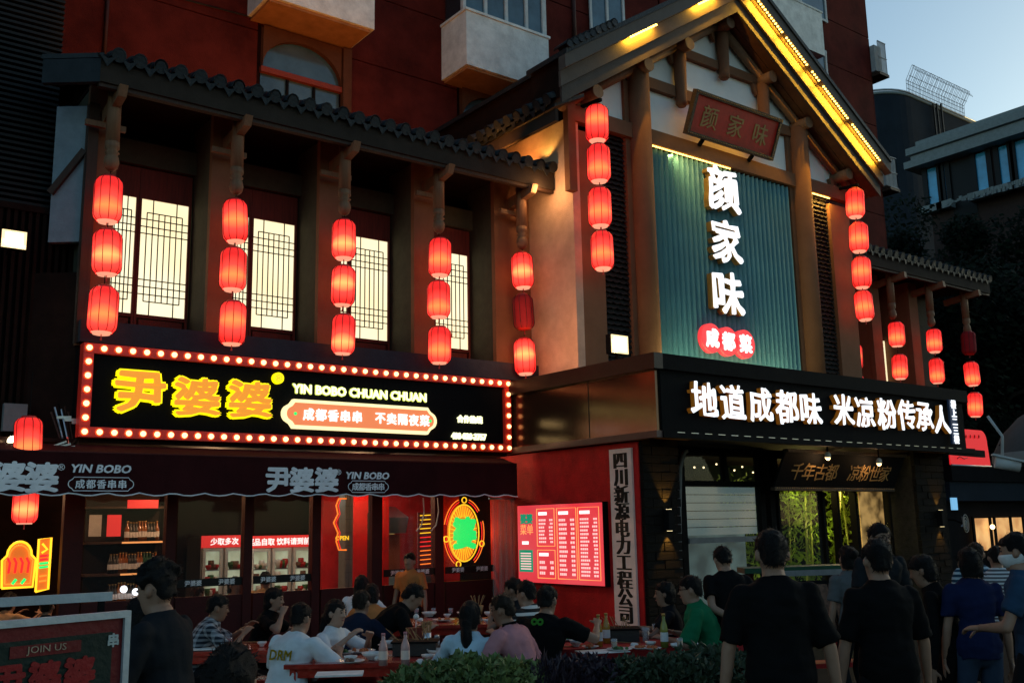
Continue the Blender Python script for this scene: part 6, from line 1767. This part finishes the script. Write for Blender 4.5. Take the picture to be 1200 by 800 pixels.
# ================================================================== TABLES and what stands on them
def table(px, py, z, w, d, rz, label, m='table_red', clothm=None):
    c = onZ(px, py, z); t = thing('dining_table', label, 'table', (c.x, c.y, 0), rz, group='dining tables', local=True)
    MB().box((-w/2, -d/2, z-.035), (w/2, d/2, z)).build('table_top', m, t)
    MB().box((-w/2+.05, -d/2+.05, z-.11), (w/2-.05, d/2-.05, z-.036)).build('apron_frame', m, t)
    for sx in (-1, 1):
        for sy in (-1, 1): MB().box((sx*(w/2-.09), sy*(d/2-.09), 0), (sx*(w/2-.04), sy*(d/2-.04), z-.036)).build('leg', m, t)
    if clothm:
        mb = MB(); n = 40; vs = []
        per = [(-w/2-.01+(w+.02)*i/n, -d/2-.01) for i in range(n)]+[(w/2+.01, -d/2-.01+(d+.02)*i/n) for i in range(n)]+[(w/2+.01-(w+.02)*i/n, d/2+.01) for i in range(n)]+[(-w/2-.01, d/2+.01-(d+.02)*i/n) for i in range(n)]
        k = len(per)
        for zz, e in ((z+.004, 0), (z-.08, .01), (z-.26, .03)):
            for i, (x, y) in enumerate(per):
                f = 1+e*(.6*math.sin(i*.7)+.4*math.sin(i*1.9)); vs.append((x*(1+e)*f**.5, y*(1+e)*f**.5, zz))
        fs = [(r*k+i, r*k+(i+1)%k, (r+1)*k+(i+1)%k, (r+1)*k+i) for r in range(2) for i in range(k)]+[tuple(range(k))]
        co = MB().add(vs, fs, False).build('tablecloth', clothm, None); co.location = (c.x, c.y, 0); co.rotation_euler = (0, 0, rz); tag(co, 'red cloth draped over the right dining table', 'tablecloth')
    return t
ZTB = .70
table(478, 768, ZTB, 1.9, .8, -YAW+.02, 'glossy dark red dining table nearest the hedge, crowded with bowls and drinks')
table(548, 727, ZTB, 1.9, .9, -YAW, 'dark red dining table in the middle behind the light blue woman')
table(742, 752, ZTB, 1.75, .75, -YAW+.1, 'dining table at the right where the green shirted man sits', clothm='cloth_red')
table(262, 757, ZTB, 1.3, .75, -YAW, 'dark red dining table at the left with the plaid shirted man')
table(300, 705, ZTB+.02, 2.2, .7, 0, 'long dark table inside the hall before the fridges')
# stools
def stool(x, y, label):
    t = thing('stool', label, 'stool', (x, y, 0), random.uniform(0, 3), group='red wooden stools', local=True)
    MB().lathe([(.15, .30), (.155, .31), (.15, .335)], n=16).build('seat', 'table_red', t)
    for k in range(4):
        a = k*PI/2; MB().bar((.10*math.cos(a), .10*math.sin(a), .30), (.15*math.cos(a), .15*math.sin(a), 0), .03).build('leg', 'table_red', t)
    return t
for o in list(COL.objects):
    if o.name.startswith('person') and o.get('group') in (GD,):
        hz = o
        lbl = o['label'].split(' ')
        stool(o.location.x, o.location.y, 'low red stool under the '+' '.join(w.strip(',') for w in lbl[:7]))
def tz(px, py, z=ZTB): return onZ(px, py, z+.006)
def bowl(px, py, label, r=.075, m='ceramic', h=.055):
    p = tz(px, py); t = thing('bowl', label, 'bowl', p, group='bowls on the tables')
    MB().lathe([(r*.45, 0), (r*.5, .01), (r*.85, h*.55), (r, h), (r*.95, h), (r*.78, h*.55), (r*.4, .015), (.001, .014)], p, 14, cap=False).build('shell', m, t)
    MB().lathe([(.001, h*.7), (r*.85, h*.62)], p, 12, cap=False).build('food', 'food_brown', t); return t
def plate(px, py, label, r=.11, m='ceramic'):
    p = tz(px, py); t = thing('plate', label, 'plate', p, group='plates on the tables')
    MB().lathe([(r*.5, 0), (r*.6, .004), (r, .018), (r*.97, .020), (r*.6, .009), (.001, .008)], p, 16, cap=False).build('dish', m, t)
    mb = MB()
    for k in range(7): mb.ball(p+Vector((random.uniform(-.05, .05), random.uniform(-.05, .05), .018)), random.uniform(.012, .024), 6, 4)
    mb.build('food', random.choice(['food_brown', 'leaf_paint', 'menu_food']), t, kind='stuff'); return t
def bott(px, py, m, label, h=.26, z=ZTB, r=.034):
    p = tz(px, py, z); t = thing('bottle', label, 'bottle', p, group='drink bottles on the tables')
    MB().lathe([(r, 0), (r, h*.55), (r*.8, h*.66), (r*.42, h*.80), (r*.38, h*.93)], p, 12).build('glass', m, t)
    MB().lathe([(r*.46, h*.93), (r*.46, h)], p, 10).build('cap', 'gold_paint' if m != 'pink_drink' else 'cloth_pink', t)
    MB().lathe([(r+.0012, h*.18), (r+.0012, h*.45)], p, 12, cap=False).build('paper_label', 'label_white' if m != 'pink_drink' else 'cream_board', t); return t
def mug(px, py, label, m='brown_glass', h=.12, r=.036):
    p = tz(px, py); t = thing('glass', label, 'glass', p, group='drinking glasses on the tables')
    MB().lathe([(r*.8, 0), (r, h), (r*.9, h), (r*.72, .012), (.001, .012)], p, 12, cap=False).build('vessel', 'tumbler', t)
    MB().lathe([(r*.75, .014), (r*.88, h*.75)], p, 12).build('drink', m, t); return t
glass('tumbler', (.6, .6, .6), .05, .3)
def tissue(px, py, label):
    p = tz(px, py); mb = MB()
    mb.ball(p+Vector((0, 0, .02)), (.035, .03, .02), 10, 6)
    mb.xf(lambda v: v+noise.noise_vector(v*45)*.014); o = mb.build('tissue', 'paper', None); tag(o, label, 'tissue', 'crumpled tissues on the tables')
bowl(437, 772, 'white bowl at the left end of the front table', .095)
bowl(456, 758, 'white bowl behind the pink bottles on the front table', .08)
bowl(514, 768, 'wide white bowl right of the black pot on the front table', .10)
bowl(545, 765, 'white bowl beside the light blue woman', .08)
plate(424, 764, 'white plate with scraps at the left of the front table', .12); plate(541, 776, 'white plate near the hedge on the front table', .10); plate(410, 776, 'stack of white plate at the near left corner of the front table', .12)
bott(449, 779, 'pink_drink', 'pink drink bottle, left of two on the front table', .24); bott(475, 779, 'pink_drink', 'pink drink bottle, right of two on the front table', .25)
bowl(531, 757, 'red bowl by the black pot on the front table', .08, 'cloth_red2')
def pot(px, py, label, w=.17, d=.12):
    p = tz(px, py); t = thing('hot_pot', label, 'pot', (p.x, p.y, p.z), -YAW, local=True)
    MB().box((-w, -d, 0), (w, d, .10)).build('base', 'black_pot', t); MB().box((-w-.015, -d-.015, .1), (w+.015, d+.015, .115)).build('rim', 'black_metal', t)
    for k in range(12):
        x = random.uniform(-w*.8, w*.8); MB().bar((x, random.uniform(-.06, .06), .10), (x+random.uniform(-.14, .06), random.uniform(-.1, .1), .21), .004).build('skewer', 'bamboo_stick', t)
pot(487, 766, 'black rectangular pot full of skewers on the front table', .18, .12)
pot(731, 750, 'black square pot on the right table', .13, .12)
def caddy(px, py):
    p = tz(px, py); t = thing('chopstick_holder', 'steel canister of chopsticks on the front table', 'holder', p)
    MB().lathe([(.04, 0), (.042, .12)], p, 12).build('canister', 'steel', t)
    for k in range(9):
        a = k*.7; MB().bar(p+Vector((.02*math.cos(a), .02*math.sin(a), .02)), p+Vector((.045*math.cos(a), .045*math.sin(a), .22)), .006).build('chopstick', 'bamboo_stick', t)
caddy(500, 757); 
p = tz(485, 758); t = thing('napkin_box', 'brown upright napkin box with a white ball topped stick on the front table', 'box', p)
box('case', p+Vector((-.06, -.04, 0)), p+Vector((.06, .04, .17)), 'red_wood', t); MB().tube([p+Vector((.02, 0, .17)), p+Vector((.025, 0, .24))], .004, 5).build('stick', 'white_frame', t); MB().ball(p+Vector((.025, 0, .26)), .026, 10, 8).build('ball', 'ceramic', t)
p = tz(512, 757); t = thing('salt_shaker', 'white condiment jar beside the chopstick canister', 'jar', p); MB().lathe([(.025, 0), (.025, .08)], p, 10).build('jar', 'ceramic', t); MB().lathe([(.026, .08), (.02, .10)], p, 10).build('lid', 'steel', t)
tissue(492, 778, 'crumpled white tissue between bottles and bowl on the front table'); tissue(465, 764, 'crumpled tissue behind the pink bottles'); tissue(506, 756, 'crumpled tissue at the back of the front table')
a = tz(398, 790); q = MB().box((-.17, -.11, 0), (.17, .11, .012)).build('paper_menu', 'paper', None); q.location = a; q.rotation_euler = (0, 0, -YAW+.1); tag(q, 'white paper pad at the near left corner of the front table', 'menu')
q = MB().box((-.13, -.06, 0), (.13, .06, .03)).build('napkin_tray', 'cloth_pink', None); q.location = tz(536, 752); q.rotation_euler = (0, 0, -YAW+.2); tag(q, 'pink folded napkin tray beside the light blue woman', 'tray')
# middle table
for px, py, r, lb in ((503, 722, .09, 'left'), (545, 722, .10, 'centre'), (575, 722, .08, 'right')): bowl(px, py, f'white bowl at the {lb} of the middle table', r)
plate(520, 727, 'white plate on the middle table near its front edge', .13)
for px, lb in ((488, 'left'), (508, 'middle'), (528, 'right')): mug(px, 719, f'small red cup, {lb} of three on the middle table', 'cloth_red', .07, .03)
for px, lb in ((560, 'left'), (588, 'right')):
    p = tz(px, 719); t = thing('sauce_stand', f'{lb} wicker basket of skewers on the middle table', 'basket', p)
    MB().lathe([(.05, 0), (.07, .10)], p, 12).build('basket', 'bamboo_stick', t)
    for k in range(9): a = k*.7; MB().bar(p+Vector((0, 0, .03)), p+Vector((.09*math.cos(a), .09*math.sin(a), .22)), .005).build('skewer', 'bamboo_stick', t)
# right table
bott(702, 757, 'beer_glass', 'amber beer bottle, left of two by the black pot', .27); bott(711, 753, 'beer_glass', 'amber beer bottle touching the black pot', .26); bott(779, 758, 'green_beer', 'pale beer bottle before the green shirted man', .28)
mug(757, 751, 'tall glass of dark tea, left of two on the right table'); mug(769, 746, 'tall glass of dark tea, right of two on the right table')
for px, py, lb in ((664, 750, 'near the black shirted man'), (752, 760, 'at the middle of the right table'), (800, 753, 'by the elbow of the green shirted man'), (726, 762, 'in front of the black pot')): plate(px, py, 'white plate of food '+lb, .11)
bowl(689, 749, 'white bowl left of the beer bottles', .07); bowl(788, 745, 'white bowl beyond the pale beer bottle', .07); bowl(675, 757, 'small white bowl at the left end of the right table', .06)
q = MB().box((-.20, -.12, 0), (.20, .12, .006)).build('paper_menu', 'paper', None); q.location = tz(706, 763); q.rotation_euler = (0, 0, -YAW+.3); tag(q, 'white paper sheet lying on the right table', 'menu')
tissue(743, 758, 'crumpled tissue at the middle of the right table'); tissue(815, 757, 'crumpled tissue at the right end of the right table')
# left table
q = MB().box((-.2, -.1, 0), (.2, .1, .012)).build('paper_menu', 'paper', None); q.location = tz(240, 760); q.rotation_euler = (0, 0, -YAW+.15); tag(q, 'white paper pad on the left table', 'menu')
mug(268, 756, 'small red cup on the left table', 'cloth_red', .08, .035)
p = tz(318, 742, ZTB); t = thing('glass_jar', 'tall glass jar of skewers before the woman in black', 'jar', p); MB().lathe([(.05, 0), (.05, .2)], p, 12).build('jar', 'tumbler', t)
for k in range(10): a = k*.63; MB().bar(p+Vector((0, 0, .01)), p+Vector((.045*math.cos(a), .045*math.sin(a), .27)), .005).build('skewer', 'bamboo_stick', t)

# ================================================================== FOREGROUND: hedge, framed board, rail
def shrub(px, py, depth, r, h, n, label, m='leaf_hedge', seed=0, long=False):
    rnd = random.Random(seed); top = at(px, py, depth); x, y = top.x, top.y; H = top.z
    t = thing('shrub', label, 'shrub', (x, y, 0), group='shrubs of the planted hedge')
    mb = MB()
    for k in range(9):
        a = rnd.uniform(0, 6.28); mb.tube([(x, y, 0), (x+math.cos(a)*r*.4, y+math.sin(a)*r*.4, H*.5), (x+math.cos(a)*r*.8, y+math.sin(a)*r*.8, H*rnd.uniform(.8, .98))], [.012, .008, .004], 5)
    mb.build('stems', 'bark', t, kind='stuff')
    vs = []; fs = []
    for k in range(n):
        u = rnd.random()**.5; a = rnd.uniform(0, 6.28); z = H*(1-.55*rnd.random()**1.6)-.10*u*u
        bump = .06*noise.noise(Vector((x*3+math.cos(a)*u*4, math.sin(a)*u*4, seed)))
        p = Vector((x+math.cos(a)*u*r, y+math.sin(a)*u*r, z+bump)); l_ = rnd.uniform(.03, .085)*(1.7 if long else 1)
        d = Vector((rnd.gauss(0, 1), rnd.gauss(0, 1), rnd.uniform(.0, 1.6 if not long else 3))).normalized(); w = d.cross(Vector((rnd.gauss(0, 1), rnd.gauss(0, 1), rnd.gauss(0, 1)))).normalized()*l_*(.28 if not long else .05)
        up_ = d.cross(w).normalized()*l_*.12
        i = len(vs); vs += [p, p+d*l_*.5+w+up_, p+d*l_, p+d*l_*.5-w+up_]; fs += [(i, i+1, i+2), (i, i+2, i+3)]
    mb = MB(); mb.v = vs; mb.f = fs; mb.smooth = [False]*len(fs); mb.build('leaves', m, t, kind='stuff')
    return t
shrub(500, 783, 6.9, .30, .8, 3200, 'low green shrub at the left end of the hedge', 'leaf_hedge', 1)
shrub(548, 772, 6.8, .30, .8, 3400, 'leafy green shrub in front of the light blue woman', 'leaf_hedge', 2)
shrub(596, 778, 6.8, .30, .8, 3400, 'bright tipped shrub in front of the pink shirted man', 'leaf_hedge_light', 3)
shrub(645, 784, 6.8, .26, .8, 2500, 'spiky thin leaved plant between two shrubs', 'leaf_purple', 4, True)
shrub(690, 772, 6.9, .26, .8, 3000, 'purple tinged shrub in the middle of the hedge', 'leaf_purple', 5)
shrub(738, 776, 6.9, .28, .8, 3200, 'dark green shrub below the red tablecloth', 'leaf_dark2', 6)
shrub(790, 768, 6.9, .30, .8, 3200, 'grey green leafy shrub right of the red tablecloth', 'leaf_dark2', 7)
shrub(835, 760, 7.1, .26, .8, 2600, 'dark shrub beside the nearest man in black', 'leaf_dark2', 8)
for px, d in ((520, 6.9),):
    p = at(556, 718, 6.8)
    mb = MB(); q = at(552, 775, 6.8); mb.tube([q, (q+p)/2+Vector((.02, 0, 0)), p], .004, 4)
pl_ = thing('planter', 'dark long planter box under the hedge', 'planter', spot(665, 800, 6.95), -YAW, local=True)
MB().box((-1.15, -.3, 0), (1.15, .3, .42)).build('box', 'dark_wall', pl_); MB().box((-1.1, -.25, .421), (1.1, .25, .43)).build('soil', 'bark', pl_)
# white framed board at the lower left
TL = at(-60, 733, 2.95); TR = at(152, 714, 3.40)
bd = thing('join_us_board', 'dark green poster board with red border and pale metal frame at the lower left', 'sign', (TR.x, TR.y, 0))
dx = (TR-TL); dx.z = 0; W_ = dx.length; dx.normalize(); tiltv = Vector((0, 0, 1)); nb3 = dx.cross(tiltv)     # towards the camera
if nb3.dot(FW) > 0: nb3 = -nb3
zt = (TL.z+TR.z)/2
def bq(u0, u1, v0, v1, w0, w1, n, m, parent=bd):     # u metres from the right edge leftwards, v metres down from the top
    P_ = lambda u, v, w: Vector((TR.x, TR.y, zt))-dx*u-Vector((0, 0, 1))*v+nb3*w
    vs = [P_(u, v, w) for w in (w0, w1) for u, v in ((u0, v0), (u1, v0), (u1, v1), (u0, v1))]
    return MB().add(vs, [(0,3,2,1),(4,5,6,7),(0,1,5,4),(1,2,6,5),(2,3,7,6),(3,0,4,7)]).build(n, m, parent)
def bpt(u, v, w): return Vector((TR.x, TR.y, zt))-dx*u-Vector((0, 0, 1))*v+nb3*w
BH = 1.0
bq(0, W_, 0, .022, -.02, .012, 'frame', 'board_frame'); bq(0, .022, .0225, BH, -.02, .012, 'frame', 'board_frame'); bq(W_-.022, W_, .0225, BH, -.02, .012, 'frame', 'board_frame'); bq(.0225, W_-.0225, BH-.022, BH, -.02, .012, 'frame', 'board_frame')
bq(.023, W_-.023, .023, BH-.023, -.01, .0, 'red_border', 'poster_red'); bq(.06, W_-.06, .065, BH-.06, .0005, .003, 'green_poster', 'green_board')
pc = bpt(.285, .098, .004)
def btxt(s_, u, v, size, m, **kw): return letter(s_, bpt(u, v, .006), size, dx, FZ, m, bd, 'lettering', **kw)
bq(.17, .40, .080, .116, .0032, .006, 'ribbon', 'poster_red')
letter('JOIN US', bpt(.285, .098, .008), .030, dx, FZ, 'cream_print', bd, 'lettering', depth=.05, sx=1.2)
for k, ch in enumerate('尹婆婆'): letter(ch, bpt(.40-.115*k, .185, .006), .105, dx, FZ, 'poster_red2', bd, 'lettering', depth=.02, bold=.05, brush=.06)
letter('招贤纳士', bpt(.27, .325, .006), .10, dx, FZ, 'pale_print', bd, 'lettering', depth=.02, bold=.02)
letter('串', bpt(.058, .092, .006), .045, dx, FZ, 'pale_print', bd, 'lettering', depth=.02, bold=.04)
for u in (.05, W_-.05): bq(u-.015, u+.015, BH, zt, -.015, .01, 'leg', 'board_frame')
a = at(-30, 707, 3.7); b = at(131, 698, 4.0)
rl = thing('metal_rail', 'pale grey flat metal rail above the poster board', 'rail', (b.x, b.y, 0))
MB().bar(a, b, .02, .034).build('rail', 'board_frame', rl)
MB().bar((a.x, a.y, 0), (a.x, a.y, a.z-.02), .03).build('post', 'board_frame', rl); 
q = b.lerp(a, .08); MB().bar((q.x, q.y, 0), (q.x, q.y, q.z-.018), .022).build('post', 'black_metal', rl)

# left odds and ends under the neighbour: floodlights, torn lantern, junk
def flood(px, py, Y, w, label, energy, tgt, name='floodlight'):
    c = onY(px, py, Y); t = thing(name, label, 'floodlight', c)
    box('housing', c+Vector((-w, .03, -w*.8)), c+Vector((w, .12, w*.8)), 'black_metal', t)
    box('glow_rim', c+Vector((-w*.95, .015, -w*.75)), c+Vector((w*.95, .029, w*.75)), 'flood_rim', t)
    box('lens', c+Vector((-w*.66, .008, -w*.52)), c+Vector((w*.66, .0145, w*.52)), 'flood', t)
    MB().bar(c+Vector((0, .12, 0)), c+Vector((0, .35, -.1)), .04).build('bracket', 'black_metal', t)
    lamp('AREA', c-Vector((0, .02, 0)), energy, (1, .85, .6), w*1.6, tgt)
flood(17, 280, 12.5, .14, 'square floodlight shining on the dark wall at the left edge', 6, (1, 8, 0))
c = onY(727, 404, 10.2); t = thing('floodlight', 'square floodlight standing on the bronze canopy roof', 'floodlight', c)
box('housing', c+Vector((-.17, .02, -.13)), c+Vector((.17, .12, .15)), 'black_metal', t); box('glow_rim', c+Vector((-.16, .005, -.12)), c+Vector((.16, .019, .14)), 'flood_rim', t); box('lens', c+Vector((-.115, -.004, -.085)), c+Vector((.115, .0045, .105)), 'flood', t)
MB().bar(c+Vector((0, .06, -.1)), (c.x, c.y+.06, ZT), .05).build('bracket', 'black_metal', t)
lamp('AREA', c-Vector((.05, .02, 0)), 20, (1, .85, .6), .18, (7.5, 5, 3.0))
c = onY(33, 514, 12.0); lantern(c, K, 'glowing red lantern with torn cloth hanging left of the bulb framed sign', 'red lanterns by the awning', sc=.84)
MB().tube([c+Vector((0, 0, .27)), c+Vector((0, 0, .75))], .006, 5).build('hanging_wire', 'black_metal', None, label='black wire over the torn lantern at the left', category='wire', group='lantern wires')
c = onY(30, 590, 12.6); lantern(c, KB, 'glowing red lantern half hidden under the awning at the left', 'red lanterns by the awning', sc=.8)
c = onY(14, 518, 12.3); q = MB().ball(c, (.05, .05, .07), 10, 8).build('bulb', 'flood', None); tag(q, 'small bare white bulb left of the torn lantern', 'bulb')
box('junction_box', onY(14, 505, 12.75)+Vector((-.1, 0, 0)), onY(24, 473, 12.75)+Vector((.08, .1, 0)), 'concrete', None, label='grey box fixed on the dark wall above the torn lantern', category='box')
mb = MB()
c = onY(78, 505, 12.5)
t = thing('cable_bundle', 'tangle of dark cables and clamps left of the bulb framed sign', 'cables', c)
for k in range(9):
    p0 = onY(60+k*4, 478+random.uniform(-6, 6), 12.5); p1 = onY(70+k*3, 512, 12.4+random.uniform(-.1, .1)); p2 = onY(88+random.uniform(-14, 6), 532, 12.3)
    MB().tube([p0, p1, p2], .012, 5).build('cable', random.choice(['black_metal', 'steel', 'brown_wood']), t)
for k in range(3):
    a = onY(66+k*9, 489+3*k, 12.3); MB().bar(a, a+Vector((.16, 0, .01)), .03).build('clamp', 'steel', t)
mb = MB()
for k in range(5):
    a = onY(38+k*3, 531-k*2, 12.2); b = onY(78+k*5, 517+k*3, 12.1); MB().bar(a, b, .02).build('strut', 'steel', t)
bpy.data.scenes.remove(TMP)
for o in PROTO.values():
    if o['label'] == '':
        for c_ in list(KIDS(o)):
            for d_ in list(KIDS(c_)): bpy.data.objects.remove(d_)
            bpy.data.objects.remove(c_)
        bpy.data.objects.remove(o)
# wires and pipes fixed to the red block
for px, pa, pb, w in ((128, -20, 70, .03), (672, -30, 60, .045)):
    a = onY(px, pa, YR-.09); b = onY(px, pb, YR-.09)
    MB().tube([(a.x, YR-.06, a.z), (a.x, YR-.06, b.z)], w, 8).build('wall_pipe', 'pipe_paint', blk)
a = onY(300, 30, YR-.05)
MB().tube([(3.0, YR-.05, 10.6), (4.6, YR-.05, 10.48), (6.3, YR-.05, 10.55)], .012, 5).build('wall_cable', 'black_paint', blk)
c0_ = onY(690, 120, 10.6)
# extra clutter on the tables
for k, (px, py, lb) in enumerate(((452, 757, 'behind the left pink bottle'), (528, 772, 'at the hedge side right of the wide bowl'), (405, 766, 'by the red dressed woman'), (562, 727, 'at the right of the middle table'), (692, 759, 'beside the paper sheet'), (765, 761, 'in front of the tea glasses'))):
    plate(px, py, 'small white saucer '+lb, .075)
for k, (px, py, lb) in enumerate(((418, 756, 'left end of the front table'), (536, 766, 'right end of the front table'), (650, 757, 'left end of the right table'), (720, 761, 'middle of the right table'), (797, 760, 'right end of the right table'))):
    mug(px, py, 'small glass of drink at the '+lb, 'beer_glass', .09, .028)
rc = random.Random(5)
for n_, (px0, px1, py0, py1, word) in enumerate(((395, 600, 762, 778, 'front'), (480, 600, 722, 730, 'middle'), (655, 830, 750, 760, 'right'), (225, 320, 752, 760, 'left'))):
    order = ('far left', 'left', 'centre left', 'centre', 'centre right', 'right', 'far right')
    for k in range(7 if word != 'left' else 4):
        px = px0+(px1-px0)*(k+.5)/(7 if word != 'left' else 4)+rc.uniform(-5, 5); py = rc.uniform(py0, py1)
        kind = (k+n_) % 3
        lb = f'among the dishes at the {order[k]} of the {word} table'
        if kind == 0: bowl(px, py, 'small pale dipping bowl '+lb, rc.uniform(.045, .06), 'ceramic', .04)
        elif kind == 1: tissue(px, py, 'crumpled paper napkin '+lb)
        else:
            p = tz(px, py); a = rc.uniform(0, 3); d = Vector((math.cos(a), math.sin(a), 0))*.11
            t = thing('chopsticks', 'pair of bamboo chopsticks '+lb, 'chopsticks', p, group='chopsticks lying on the tables')
            for q in (-.006, .010): MB().bar(p-d+Vector((q, q, .004)), p+d+Vector((-q, q, .004)), .006).build('stick', 'bamboo_stick', t)
